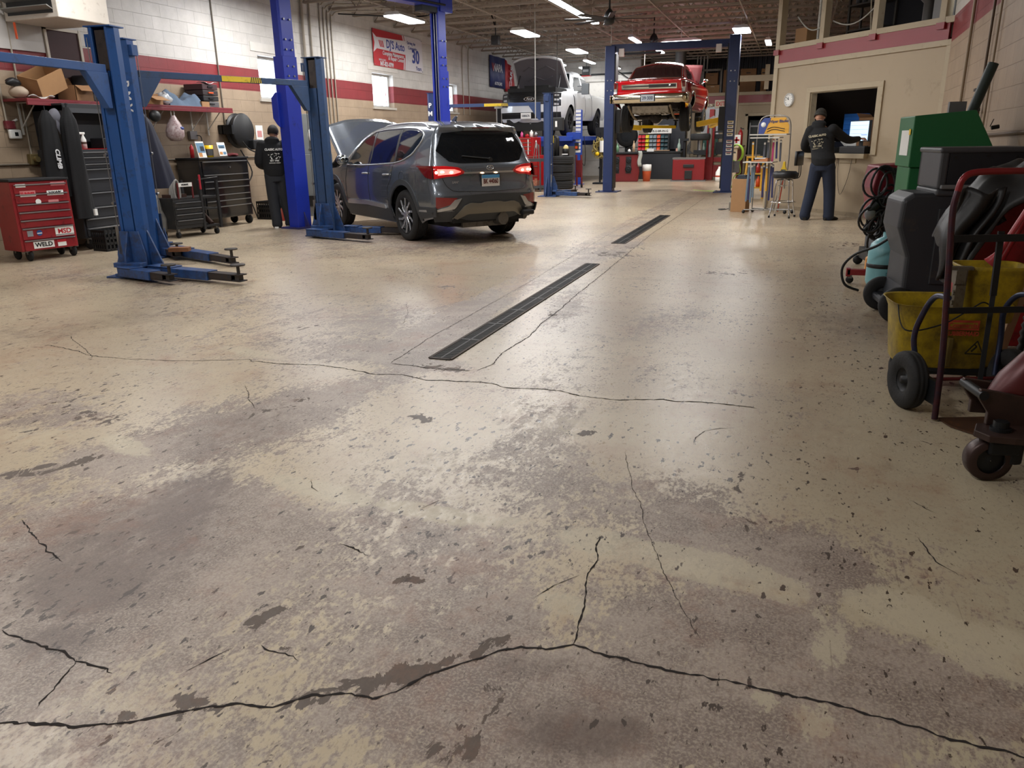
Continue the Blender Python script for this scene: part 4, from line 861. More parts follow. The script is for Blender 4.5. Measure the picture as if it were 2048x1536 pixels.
class Shell:
    """x forward, z up; hw(z) half width, plan(x) plan factor, xr/xf(z) rear/front edge, zt(x) top, zb(x) sill"""
    def __init__(s,hw,plan,xr,xf,zt,zb,cr,cf,crown,wheels=(),Ra=.4,zc=.36,pw=3.0):
        s.__dict__.update(locals())
    def side(s,x,z,off=0,sg=1):
        return (x,sg*(s.hw(z)*s.plan(x)+off),z)
    def bot(s,x):
        z=s.zb(x)
        for c in s.wheels:
            d=abs(x-c)
            if d<s.Ra: z=max(z,s.zc+math.sqrt(s.Ra**2-d*d))
        return z
    def rear(s,y,z,off=0):
        xe=s.xr(z)+s.cr(z);W=s.hw(z)*s.plan(xe)
        return (s.xr(z)+s.cr(z)*min(1,abs(y)/W)**s.pw-off,y,z)
    def front(s,y,z,off=0):
        xe=s.xf(z)-s.cf(z);W=s.hw(z)*s.plan(xe)
        return (s.xf(z)-s.cf(z)*min(1,abs(y)/W)**s.pw+off,y,z)
    def ztop(s,x,y,off=0):
        W=s.hw(s.zt(x)-s.crown(x))*s.plan(x)
        return (x,y,s.zt(x)-s.crown(x)*min(1,abs(y)/W)**2.2+off)
    def build_into(s,mb,skip_top=None,nx=110,nz=22,ztr=None,xa=None,xb=None):
        """skip_top: (x0,x1) hole in the top surface"""
        x_lo=s.xr(.8)+s.cr(.8);x_hi=s.xf(.8)-s.cf(.8)
        us=sorted(set([i/nx for i in range(nx+1)]+[(c+k*s.Ra/12-x_lo)/(x_hi-x_lo) for c in s.wheels for k in range(-12,13) if 0<(c+k*s.Ra/12-x_lo)/(x_hi-x_lo)<1]))
        for sg in (1,-1):
            rows=[]
            for u in us:
                x0=x_lo+(x_hi-x_lo)*u;zb_=s.bot(x0);zt_=s.zt(x0)-s.crown(x0);r=[]
                for j in range(nz+1):
                    z=zb_+(zt_-zb_)*j/nz
                    if u==0: x=s.xr(z)+s.cr(z)
                    elif u==1: x=s.xf(z)-s.cf(z)
                    else:
                        xl=s.xr(z)+s.cr(z);xh=s.xf(z)-s.cf(z)
                        wl=max(0,1-u*9);wh=max(0,1-(1-u)*9)
                        x=x0+(xl-x_lo)*wl+(xh-x_hi)*wh
                    r.append(s.side(x,z,0,sg))
                rows.append(r)
            mb.grid(rows)
        # ends
        for end in (0,1):
            u=us[0] if end==0 else us[-1];x0=x_lo if end==0 else x_hi
            zb_=s.bot(x0);zt_=s.zt(x0)-s.crown(x0);rows=[]
            for j in range(nz+1):
                z=zb_+(zt_-zb_)*j/nz
                xe=(s.xr(z)+s.cr(z)) if end==0 else (s.xf(z)-s.cf(z));W=s.hw(z)*s.plan(xe)
                rows.append([(s.rear if end==0 else s.front)(W*k/10,z) for k in range(-10,11)])
            mb.grid(rows)
        # top
        seg=[];rows=[]
        for u in us:
            x0=x_lo+(x_hi-x_lo)*u;zz=s.zt(x0)-s.crown(x0);
            xl=s.xr(zz)+s.cr(zz);xh=s.xf(zz)-s.cf(zz);wl=max(0,1-u*9);wh=max(0,1-(1-u)*9)
            x=x0+(xl-x_lo)*wl+(xh-x_hi)*wh
            W=s.hw(zz)*s.plan(x)
            if skip_top and skip_top[0]<x0<skip_top[1]:
                if len(rows)>1: mb.grid(rows)
                rows=[];continue
            rr=[]
            for k in range(-8,9):
                y=W*k/8
                xx=x
                if u==0: xx=s.rear(y,zz)[0]
                elif u==1: xx=s.front(y,zz)[0]
                rr.append((xx,y,zz+s.crown(x0)*(1-abs(k/8)**2.2)*(1 if 0<u<1 else 0)))
            rows.append(rr)
        if len(rows)>1: mb.grid(rows)
def resamp(P,n):
    P=[Vector((*p,0)) for p in P];L=[0]
    for a,b in zip(P[:-1],P[1:]): L.append(L[-1]+(b-a).length)
    o=[]
    for k in range(n+1):
        d=L[-1]*k/n;i=0
        while i<len(L)-2 and L[i+1]<d: i+=1
        t=(d-L[i])/max(1e-9,L[i+1]-L[i]);q=P[i].lerp(P[i+1],min(1,t));o.append((q.x,q.y))
    return o
def panel(mb,A,B,surf,nu=14,nv=5,off=.004):
    """skin between 2D polylines A and B mapped by surf(a,b,off), with a turned-in rim so it has thickness"""
    a=resamp(A,nu);b=resamp(B,nu);rows=[]
    for j in range(nv+1):
        t=j/nv;rows.append([surf(a[i][0]*(1-t)+b[i][0]*t,a[i][1]*(1-t)+b[i][1]*t,off) for i in range(nu+1)])
    mb.grid(rows)
    per=[(0,i) for i in range(nu+1)]+[(j,nu) for j in range(1,nv+1)]+[(nv,i) for i in range(nu-1,-1,-1)]+[(j,0) for j in range(nv-1,-1,-1)]
    r1=[];r2=[]
    for j,i in per:
        t=j/nv;p=(a[i][0]*(1-t)+b[i][0]*t,a[i][1]*(1-t)+b[i][1]*t)
        r1.append(surf(p[0],p[1],off));r2.append(surf(p[0],p[1],-.01))
    mb.grid([r1,r2],False)
def wheel(name,parent,x,y,r,wd,rim_r,spokes,sg,mats,twist=.25,hub=.06,tread=True,label=None,cap=None,rz=0,stl=.0):
    """sg=+1: outer face towards +y"""
    e=thing(name,'x','x',(x,y,r+stl));del e['label'],e['category'];e.parent=parent;e.empty_display_size=.05;e.rotation_euler=(0,0,rz)
    b=MB();h=wd/2
    prof=[(rim_r-.01,-h*.86),(rim_r+.02,-h*.95),(r-.05,-h),(r-.012,-h*.86),(r,-h*.6)]
    if tread:
        for k in range(-2,3): prof+=[(r,k*h*.25-.012-.015),(r-.009,k*h*.25-.012),(r-.009,k*h*.25+.0),(r,k*h*.25+.003)]
    prof+=[(r,h*.6),(r-.012,h*.86),(r-.05,h),(rim_r+.02,h*.95),(rim_r-.01,h*.86)]
    b.lathe(prof,ax='y',n=36);b.build('tire',RUB,e)
    b=MB();o=sg*h
    b.lathe([(rim_r+.004,-o*.85),(rim_r-.012,-o*.3),(rim_r-.012,o*.6),(rim_r+.008,o*.9),(rim_r-.004,o*.93),(rim_r-.016,o*.86),(rim_r-.02,o*.3),(.001,o*.25)],ax='y',n=36)
    b.build('rim_barrel',mats[1],e)
    b=MB();d0=o*.82
    for k in range(spokes):
        a0=2*pi*k/spokes;wv=.030 if spokes>6 else .05
        for (ra,rb,aa,ab) in ((hub*.6,rim_r*.55,0,twist*.5),(rim_r*.52,rim_r-.004,twist*.48,twist)):
            pa=a0+aa;pb=a0+ab
            p=(cos(pa)*ra,d0*.9,sin(pa)*ra);q=(cos(pb)*rb,d0,sin(pb)*rb)
            b.bar(p,q,wv*(1.1 if ra<rim_r*.3 else 1),.018,(0,1,0))
    b.lathe([(.001,d0*1.04),(hub*.7,d0*1.03),(hub,d0*.9),(hub,d0*.5)],ax='y',n=20)
    b.build('spokes',mats[0],e,bevel=.003,segs=1)
    if cap is not None: b=MB();b.lathe([(.001,d0*1.12),(.03,d0*1.1),(.034,d0)],ax='y',n=16);b.build('hub_cap',cap,e)
    return e
# ---------------- dark grey crossover ----------------
def crossover():
    G=pm('car_grey','686e76',.25,.65,var=.03,coat=1.0);CL=pm('car_cladding','33363a',.55,var=.08);GL=pm('car_dark_glass','0b0e11',.05,0,var=.02,spec=.5)
    UN=pm('car_underside','0d0d0e',.8)
    hd=R(142)
    t=thing('suv','dark grey crossover with lit tail lamps and raised hood between the blue lift posts','car',(-4.78,11.06,0),hd);t.scale=(1,.96,1)
    hw=stab([(.25,.84),(.45,.925),(.62,.945),(.8,.94),(.95,.935),(1.06,.915),(1.12,.885),(1.3,.82),(1.5,.735),(1.58,.68),(1.66,.58)])
    plan=stab([(-1.05,.90),(-.7,.96),(-.2,.993),(.5,1),(2.3,1),(2.9,.985),(3.3,.95),(3.7,.86)])
    xr=stab([(.25,-.90),(.4,-1.0),(.52,-1.045),(.68,-1.05),(.76,-1.02),(.86,-.985),(.97,-.975),(1.04,-.985),(1.075,-.955),(1.15,-.91),(1.35,-.82),(1.5,-.745),(1.545,-.75),(1.6,-.78),(1.66,-.76)])
    xf=stab([(.2,3.6),(.5,3.7),(.8,3.68),(1.0,3.6),(1.1,3.5),(1.7,3.4)])
    zt=stab([(-.80,1.625),(-.55,1.65),(-.1,1.675),(.5,1.69),(1.1,1.665),(1.45,1.60),(1.7,1.5),(2.05,1.3),(2.38,1.1),(2.5,1.06),(3.0,1.02),(3.45,.95),(3.6,.88)])
    zb=stab([(-1.1,.42),(-.6,.33),(-.4,.27),(.4,.23),(2.3,.23),(3.1,.25),(3.7,.3)])
    cr=stab([(.25,.16),(.7,.2),(1.0,.19),(1.1,.17),(1.3,.14),(1.6,.10)]);cf=lambda z:.3
    crown=stab([(-.8,.05),(0,.055),(1.4,.05),(2.2,.04),(2.6,.05),(3.6,.06)])
    sh=Shell(hw,plan,xr,xf,zt,zb,cr,cf,crown,(0,2.765),.43,.365,pw=3.2)
    b=MB();sh.build_into(b,skip_top=(2.52,3.42))
    b.build('body',G,t,merge=True)
    b=MB();b.bx(-.8,3.4,-.62,.62,.24,1.0);b.bx(.42,2.33,-.8,.8,.22,.6);b.bx(-.95,-.4,-.6,.6,.3,.6);b.bx(.42,2.33,-.86,.86,.5,1.0);b.build('underbody',UN,t)
    b=MB();b.cyl((-1.02,-.2,.33),(-.55,-.2,.3),.09,12);b.bx(-.85,-.6,-.35,.4,.22,.36);b.cyl((0,-.6,.33),(0,.6,.33),.04,10);b.cyl((-.95,-.62,.34),(-.6,-.62,.34),.05,12);b.build('exhaust_silencer',pm('exhaust_steel','6d6a66',.5,.7,dirt='3c342e'),t)
    S1=lambda sg:(lambda x,z,off:sh.side(x,z,off,sg))
    for sg in (1,-1):
        F=S1(sg);nm='near' 
        # windows
        b=MB();panel(b,[(2.1,1.075),(1.9,1.24),(1.6,1.42),(1.28,1.525)],[(2.02,1.06),(1.7,1.065),(1.35,1.075),(1.3,1.08)][:3]+[(1.24,1.08)],F,nu=16);b.build('window_front',GL,t)
        b=MB();panel(b,[(1.2,1.53),(.9,1.55),(.6,1.56),(.38,1.56)],[(1.18,1.08),(.9,1.09),(.6,1.10),(.33,1.115)],F);b.build('window_rear',GL,t)
        b=MB();panel(b,[(.31,1.56),(.0,1.55),(-.2,1.535),(-.36,1.50)],[(.27,1.12),(.05,1.155),(-.2,1.24),(-.38,1.40)],F);b.build('window_quarter',GL,t)
        # chrome line round the windows
        top=[(2.14,1.07),(1.93,1.26),(1.62,1.445),(1.28,1.55),(.9,1.575),(.3,1.582),(-.1,1.572),(-.34,1.53),(-.43,1.47),(-.4,1.39),(-.22,1.225),(.05,1.135),(.3,1.097),(.9,1.07),(1.5,1.052),(2.12,1.05)]
        b=MB();b.tube([F(x,z,.004) for x,z in resamp(top,70)],.011,6,closed=True);b.build('window_trim',SILV,t)
        # pillars between
        b=MB();panel(b,[(1.24,1.54),(1.2,1.54)],[(1.21,1.07),(1.17,1.07)],F,nu=1,off=.006);panel(b,[(.38,1.565),(.31,1.565)],[(.33,1.11),(.27,1.115)],F,nu=1,off=.006);b.build('pillar_trim',BLK,t)
        # sill cladding and wheel arch lips
        for c in (0,2.765):
            b=MB();P=[];Q=[]
            for k in range(25):
                a=pi*k/24*1.06-.03*pi;P.append((c+cos(a)*.44,.365+sin(a)*.44));Q.append((c+cos(a)*.515,.365+sin(a)*.515))
            P=[(x,max(.24,z)) for x,z in P];Q=[(x,max(.24,z)) for x,z in Q]
            panel(b,P,Q,F,nu=24,nv=2,off=.012);b.build('wheel_arch',CL,t)
        b=MB();panel(b,[(.5,.44),(2.27,.44)],[(.47,.24),(2.3,.24)],F,nu=16,nv=3,off=.014);b.build('sill_cladding',CL,t);b=MB();panel(b,[(-.93,.52),(-.5,.52)],[(-.9,.4),(-.46,.34)],F,nu=6,off=.01);b.build('bumper_corner',CL,t)
        b=MB();panel(b,[(.62,.485),(1.3,.52),(2.1,.50)],[(.6,.43),(1.3,.45),(2.15,.43)],F,nu=16,nv=2,off=.024);b.build('door_moulding',SILV,t)
        # door seams, fuel flap, character line
        b=MB()
        for L_ in ([(1.22,1.06),(1.24,.8),(1.2,.5),(1.15,.44)],[(.3,1.1),(.36,.9),(.5,.75),(.52,.6),(.5,.5)],[(2.12,1.05),(2.2,.8),(2.18,.5)]):
            b.tube([F(x,z,.0) for x,z in resamp(L_,14)],.0045,4)
        if sg==1:
            b.tube([F(-.0+.09*cos(a)*1.0,.915+.075*sin(a),.001) for a in [2*pi*k/20 for k in range(20)]],.003,4,closed=True)
        b.build('door_seam',BLK,t)
        b=MB()
        for x in (1.42,.62):
            b.tube(rcurve([F(x,.925,.004),F(x-.03,.93,.03),F(x-.16,.935,.034),F(x-.19,.935,.004)],4),.013,8)
        b.build('door_handle',SILV,t)
        b=MB();b.tube(rcurve([F(1.15,1.60,-.04),F(1.0,1.63,-.02),F(.4,1.65,-.01),F(-.2,1.63,-.01),F(-.42,1.585,-.0),F(-.5,1.56,-.01)],6),[.012]*0 or .018,8);b.build('roof_rail',SILV,t)
        # mirror
        b=MB();b.ball((1.98,sg*1.06,1.13),(.07,.11,.085),16,10);b.bar((1.98,sg*.9,1.07),(1.98,sg*1.02,1.09),.06,.035);b.mat(1).ball((1.945,sg*1.065,1.13),(.045,.092,.068),16,10);b.build('door_mirror',[G,pm('mirror_face','aab2b6',.05,1)],t)
        # lamps
        b=MB();panel(b,[(-.84,1.075),(-.6,1.07),(-.42,1.075)],[(-.86,.90),(-.72,.92),(-.5,1.05)],F,nu=10,off=.008);b.build('tail_lamp_side',pm('lamp_red_dark','5e0d12',.15,coat=.6),t)
        yo=lambda y,z,off:sh.rear(sg*y,z,off)
        b=MB();panel(b,[(.40,.985),(.50,1.05),(.68,1.07),(.84,1.07)],[(.40,.975),(.52,.935),(.68,.925),(.83,.90)],yo,nu=14,off=.012)
        b.build('tail_lamp',em('lamp_red_lit','ff1410',1.6) if False else pm('lamp_red_glass','c3151a',.12,coat=.8),t)
        b=MB();panel(b,[(.47,.995),(.56,1.025),(.7,1.03),(.79,1.03)],[(.47,.985),(.57,.96),(.7,.955),(.78,.945)],yo,nu=14,off=.016);b.build('lit_element',em('lamp_red_lit','ff2018',3.2),t)
        b=MB();b.ball(sh.rear(sg*.60,.985,.012),(.018,.03,.016),10,8);b.ball(sh.rear(sg*.80,.985,.012),(.018,.02,.02),10,8);b.ball(sh.rear(sg*.72,.99,.012),(.018,.035,.012),10,8);b.build('bulb_glow',em('lamp_hot','ffb08a',7),t)
        # bumper reflector + chrome
        b=MB();panel(b,[(.56,.645),(.84,.66)],[(.64,.565),(.845,.50)],yo,nu=8,off=.008);b.build('bumper_reflector',pm('reflector_red','7a2a28',.2,coat=.6),t)
        b=MB();panel(b,[(.60,.62),(.68,.535),(.86,.485)],[(.50,.64),(.60,.50),(.86,.455)],yo,nu=12,off=.016)
        panel(b,[(-.70,.485),(-.5,.475)],[(-.7,.455),(-.48,.45)],F,nu=4,off=.012);b.build('bumper_chrome',SILV,t)
    # rear
    Y=lambda y,z,off:sh.rear(y,z,off)
    b=MB();panel(b,[(-.60,1.50),(-.3,1.525),(.3,1.525),(.60,1.50)],[(-.74,1.27),(-.6,1.13),(-.45,1.105),(.45,1.105),(.6,1.13),(.74,1.27)],Y,nu=24,nv=8,off=.008);b.build('rear_window',GL,t)
    b=MB();panel(b,[(-.14,1.575),(.14,1.575)],[(-.14,1.555),(.14,1.555)],Y,nu=4,off=.01);b.build('high_brake_lamp',pm('lamp_red_dark','5e0d12',.15),t)
    b=MB();b.tube([Y(y,1.15+abs(y+.05)*.1,.02) for y in (-.05,.1,.25,.4)][::1],.01,6);b.cyl(Y(-.05,1.14,0),Y(-.05,1.14,.03),.03,10);b.build('rear_wiper',BLK,t)
    b=MB();panel(b,[(-.42,.985),(.42,.985)],[(-.42,.96),(.42,.96)],Y,nu=16,off=.014);b.build('tailgate_chrome',SILV,t)
    b=MB();panel(b,[(-.74,.67),(0,.69),(.74,.67)],[(-.62,.47),(-.3,.4),(.3,.4),(.62,.47)],Y,nu=20,off=.002);b.build('bumper_insert',CL,t)
    b=MB();panel(b,[(-.62,.36),(-.46,.54),(-.36,.575),(-.2,.56),(-.12,.58),(.12,.58),(.2,.56),(.36,.575),(.46,.54),(.62,.36)],[(-.55,.345),(-.4,.42),(.4,.42),(.55,.345)],Y,nu=30,off=.022);b.build('skid_plate',pm('skid_bronze','77736a',.45,.5,var=.06),t)
    b=MB();panel(b,[(-.9,.46),(.9,.46)],[(-.82,.32),(.82,.32)],Y,nu=20,off=.004);b.build('bumper_lower',CL,t)
    b=MB();b.bx(-1.08,-.9,-.72,-.52,.36,.43);b.build('exhaust_tip',BLK,t,bevel=.02)
    b=MB()
    for L_ in ([(-.80,1.09),(-.74,.95),(-.68,.80),(-.6,.735),(0,.715),(.6,.735),(.68,.80),(.74,.95),(.80,1.09),(.78,1.3)],):
        b.tube([Y(y,z,.0) for y,z in resamp(L_,40)],.0055,4)
    b.build('tailgate_seam',BLK,t)
    b=MB();b.tube([tuple(a+c for a,c in zip(Y(.0,1.035,.016),(0,.055*cos(k*pi/12),.03*sin(k*pi/12)))) for k in range(24)],.005,6,closed=True)
    for a_ in (-.02,.02): b.bar(Vector(Y(a_*1.0,1.012,.018)),Vector(Y(a_*.6,1.058,.018)),.008,.008)
    b.bar(Vector(Y(.018,1.03,.018)),Vector(Y(-.018,1.04,.018)),.007,.007);b.build('maker_badge',CHR,t)
    p=Y(0,.86,.012)
    b=MB();b.cb((p[0],0,.862),(.02,.33,.19));b.build('plate_frame',BLK,t,bevel=.006)
    b=MB();b.cb((p[0]-.012,0,.862),(.004,.30,.155));b.mat(1).cb((p[0]-.0145,0,.917),(.002,.30,.045));b.build('number_plate',[pm('plate_white','d9d4cf',.5),pm('plate_blue','4f93c4',.5)],t)
    text('BK 44060',.088,(p[0]-.016,0,.85),(0,-1,0),(0,0,1),pm('plate_ink','5b2024',.6),t,name='plate_number',sx=.72,bold=.002,depth=.001)
    text('SANTA FE',.04,(Y(.55,.85,.004)[0]-.004,.5,.85),(.12,-1,0),(0,0,1),SILV,t,name='model_lettering',sx=1.3,depth=.001)
    for y in (-.1,.13): b=MB();b.ball((p[0]+.0,y,.965),(.015,.03,.008),8,6);b.build('plate_lamp',em('plate_lamp_glow','ffcf9a',4),t)
    # open hood, engine bay, windshield
    b=MB();W=.86;hinge=Vector((2.56,0,1.08));an=R(37)
    def hp(u,y,off=0):
        c=.06*(1-(y/W)**2);L=1.08*u
        return (hinge.x+L*cos(an)-(c+off)*sin(an)-.1*(abs(y)/W)**3*u*cos(an),y*(1-.06*u),hinge.z+L*sin(an)+(c+off)*cos(an)-.1*(abs(y)/W)**3*u*sin(an))
    rows=[[hp(u/12,W*k/10,.012*(1 if abs(k)==6 else 0)+(.02 if abs(k)<6 else 0)) for k in range(-10,11)] for u in range(13)]
    b.grid(rows);b.build('hood',G,t,solid=.03)
    b=MB();b.cyl((3.1,-.6,.95),(3.1,-.62,1.42),.012,8);b.build('hood_strut',BLK,t)
    b=MB();b.bx(2.55,3.4,-.66,.66,.5,.92);b.bx(2.7,3.1,-.35,.3,.9,1.0);b.build('engine_block',UN,t)
    T=lambda x,y,off:sh.ztop(x,y,off)
    b=MB();panel(b,[(1.58,-.6),(1.52,0),(1.58,.6)],[(2.3,-.72),(2.36,0),(2.3,.72)],T,nu=16,nv=8,off=.006);b.build('windshield',GL,t)
    b=MB();b.prism([(-.05,1.67),(.1,1.67),(-.06,1.745),(-.09,1.74)],-.015,.015,'y');b.build('shark_fin',G,t,bevel=.006)
    wm=(pm('alloy_rim','d0d2d4',.3,.85,var=.05),pm('rim_dark','1a1b1d',.5,.3))
    for nm,x in (('wheel',0),('wheel',2.765)):
        for sg in (1,-1): wheel(nm,t,x,sg*.80,.365,.235,.262,10,sg,wm,twist=.35)
    return t
crossover()
# ---------------- red classic coupe, raised ----------------
def coupe():
    RD=pm('coupe_red','b60d10',.14,.0,var=.03,coat=1.0);GL=pm('coupe_glass','2a1a1c',.05,0,spec=.8,coat=.3);UN=pm('coupe_under','1c1a1a',.8,dirt='4a3f38')
    z0=1.80
    t=thing('classic_coupe','glossy red classic coupe raised on the navy lift, seen from behind','car',(-3.40,20.75,z0),R(89))
    hw=stab([(.28,.80),(.42,.88),(.6,.905),(.75,.90),(.88,.88),(.93,.84),(1.0,.70),(1.25,.62),(1.41,.5)])
    plan=stab([(-1.1,.95),(-.8,.98),(-.3,1),(2.6,1),(3.2,.98),(3.6,.93)])
    xr=stab([(.25,-1.0),(.4,-1.08),(.55,-1.1),(.66,-1.08),(.9,-1.12),(1.3,-1.0)])
    xf=stab([(.25,3.4),(.5,3.55),(.9,3.5),(1.3,3.3)])
    zt=stab([(-1.1,.925),(-.7,.965),(-.42,.985),(-.33,1.0),(.1,1.30),(.35,1.40),(.7,1.45),(1.2,1.44),(1.5,1.37),(1.75,1.16),(1.95,.99),(2.1,.97),(3.5,.90)])
    zb=tab([(-1.1,.42),(-.6,.3),(.5,.25),(2.3,.25),(3.4,.3)])
    cr=tab([(.25,.08),(.9,.05),(1.3,.05)]);cf=lambda z:.15
    crown=stab([(-1.1,.02),(-.4,.03),(.3,.07),(1.2,.07),(2.0,.03),(3.5,.03)])
    sh=Shell(hw,plan,xr,xf,zt,zb,cr,cf,crown,(0,2.79),.36,.33,pw=5)
    b=MB();sh.build_into(b);b.build('body',RD,t,merge=True)
    b=MB();b.bx(-.9,3.3,-.55,.55,.28,.7);b.bx(.45,2.4,-.8,.8,.25,.6)
    b.build('underbody',UN,t)
    b=MB();b.prism([(-.98,.34),(-.9,.18),(-.42,.16),(-.35,.34)],-.45,.42,'y')
    for k in range(7): b.bx(-.93,-.42,-.4+k*.12,-.37+k*.12,.15,.17)
    b.build('fuel_tank',pm('tank_galvanised','8a8378',.5,.5,dirt='5e564c'),t,bevel=.02)
    b=MB()
    for y in (-.5,.5):
        b.tube(rcurve([(-1.0,y,.34),(-.75,y,.24),(-.4,y,.12),(0,y,.06),(.3,y,.1)],5),.03,6)
    b.build('leaf_spring',pm('spring_tan','8b7c66',.6,.3,dirt='3a332c'),t)
    b=MB();b.cyl((0,-.68,.1),(0,.68,.1),.05,12);b.ball((0,0,.1),(.16,.15,.15),12,8);b.cyl((-.5,.45,.2),(1.2,.45,.16),.03,10);b.cyl((-.55,-.6,.22),(-.75,-.62,.3),.03,8);b.cyl((-.1,-.3,.05),(.35,-.42,.34),.028,8);b.build('rear_axle',UN,t)
    Y=lambda y,z,off:sh.rear(y,z,off);T=lambda x,y,off:sh.ztop(x,y,off)
    # bumper
    b=MB();rows=[]
    for k in range(-14,15):
        y=.93*k/14;xx=-1.2+.06*(abs(k)/14)**3+(.22 if abs(k)==14 else 0);g=.0
        rows.append([(xx+.05,y,.40),(xx,y,.42),(xx-.02,y,.50),(xx-.015,y,.57),(xx,y,.60),(xx+.06,y,.61)])
    b.grid(rows)
    for sg in (-1,1): b.grid([[(-.92,sg*.935,z) for z in (.42,.5,.6)],[(-1.14,sg*.93,z) for z in (.41,.5,.61)]])
    b.build('rear_bumper',pm('bumper_chrome','cfc6b2',.16,1,var=.12,scale=3),t,solid=.006)
    b=MB();b.cb((-1.225,0,.515),(.012,.36,.17));b.build('plate_recess',BLK,t,bevel=.02);b=MB();b.cb((-1.235,0,.51),(.006,.31,.145));b.build('number_plate',pm('plate_grey','a8adb3',.5),t)
    text('39·300',.11,(-1.24,0,.505),(0,-1,0),(0,0,1),pm('plate_ink_dark','26324a',.6),t,name='plate_number',sx=.85,bold=.002,depth=.001)
    # lamps + panel
    for sg in (1,-1):
        yo=lambda y,z,off:sh.rear(sg*y,z,off)
        b=MB();panel(b,[(.755,.885),(.86,.89)],[(.775,.63),(.86,.63)],yo,nu=3,off=.02);b.build('tail_lamp_bezel',CHR,t)
        b=MB();panel(b,[(.775,.865),(.845,.87)],[(.785,.745),(.85,.745)],yo,nu=3,off=.027);b.build('tail_lamp',pm('lamp_red_dark','5e0d12',.15),t)
        b=MB();panel(b,[(.785,.735),(.85,.735)],[(.79,.65),(.85,.65)],yo,nu=3,off=.027);b.build('reverse_lamp',pm('lamp_clear','c9c9c9',.15,.5),t)
    b=MB();panel(b,[(-.66,.83),(.66,.83)],[(-.66,.715),(.66,.715)],Y,nu=12,off=.012);b.build('rear_trim_panel',CHR,t)
    b=MB();panel(b,[(-.64,.815),(.0,.815)],[(-.64,.745),(.0,.745)],Y,nu=12,off=.018);panel(b,[(0,.80),(.63,.79)],[(0,.765),(.63,.765)],Y,nu=8,off=.018);b.build('rear_trim_insert',pm('trim_black','2a2b2e',.35),t)
    text('SS',.035,(-1.145,-.5,.79),(0,-1,0),(0,0,1),CHR,t,name='badge',depth=.002,bold=.003)
    # windows
    b=MB();panel(b,[(.16,-.56),(.22,0),(.16,.56)],[(-.29,-.63),(-.33,0),(-.29,.63)],T,nu=16,nv=8,off=.008);b.build('rear_window',GL,t)
    b=MB();o_=[T(x,y,.012) for x,y in resamp([(.2,-.58),(.27,0),(.2,.58),(-.31,.655),(-.365,0),(-.31,-.655),(.2,-.58)],50)][:-1];b.tube(o_,.013,6,closed=True);b.build('rear_window_trim',CHR,t)
    b=MB();panel(b,[(1.56,-.5),(1.53,0),(1.56,.5)],[(1.86,-.6),(1.92,0),(1.86,.6)],T,nu=12,nv=6,off=.008);b.build('windshield',GL,t)
    b=MB();b.cyl((-.05,-.0,1.19),(-.05,0,1.13),.012,8);b.build('window_sticker',PAPER,t)
    for sg in (1,-1):
        F=lambda x,z,off:sh.side(x,z,off,sg)
        b=MB();panel(b,[(.42,1.24),(1.42,1.24)],[(.3,1.0),(1.62,1.0)],F,nu=12,off=.006);b.build('side_window',GL,t)
        b=MB();b.tube([F(x,.62,.006) for x in np.linspace(-1.0,3.4,30) if abs(x)>.38 and abs(x-2.79)>.38][:],.006,5);b.build('side_moulding',CHR,t)
        b=MB()
        for c in (0,2.79): b.tube([F(c+cos(a)*.365,.33+sin(a)*.365,.004) for a in [pi*k/20 for k in range(21)]],.014,6)
        b.tube([F(x,.27,.004) for x in np.linspace(.42,2.38,12)],.02,6);b.build('arch_trim',CHR,t)
        b=MB();b.tube([F(.45,.95,0),F(.5,.6,0),F(.5,.32,0)],.004,4);b.tube([F(1.75,.95,0),F(1.78,.6,0),F(1.78,.32,0)],.004,4);b.build('door_seam',BLK,t)
    b=MB();b.ball((1.6,-.98,1.02),(.03,.06,.045),12,8);b.bar((1.6,-.86,.94),(1.6,-.97,1.0),.02,.02);b.build('door_mirror',CHR,t)
    # raised hood: body red darkened, its shade put into the colour
    b=MB();rows=[[(2.05+.62*u*cos(R(62))*1.9,.76*k/6,.99+.80*u*sin(R(38))+.03*(1-(k/6)**2)) for k in range(-6,7)] for u in np.linspace(0,1,6)];b.grid(rows);b.build('hood',pm('hood_shaded_red','3c0b0e',.8,spec=.15),t,solid=.02)
    wm=(CHR,pm('coupe_rim','55555a',.35,.8))
    for x in (0,2.79):
        for sg in (1,-1): wheel('wheel',t,x,sg*.74,.33,.24,.19,5,sg,wm,twist=0,stl=-.25)
    return t
coupe()
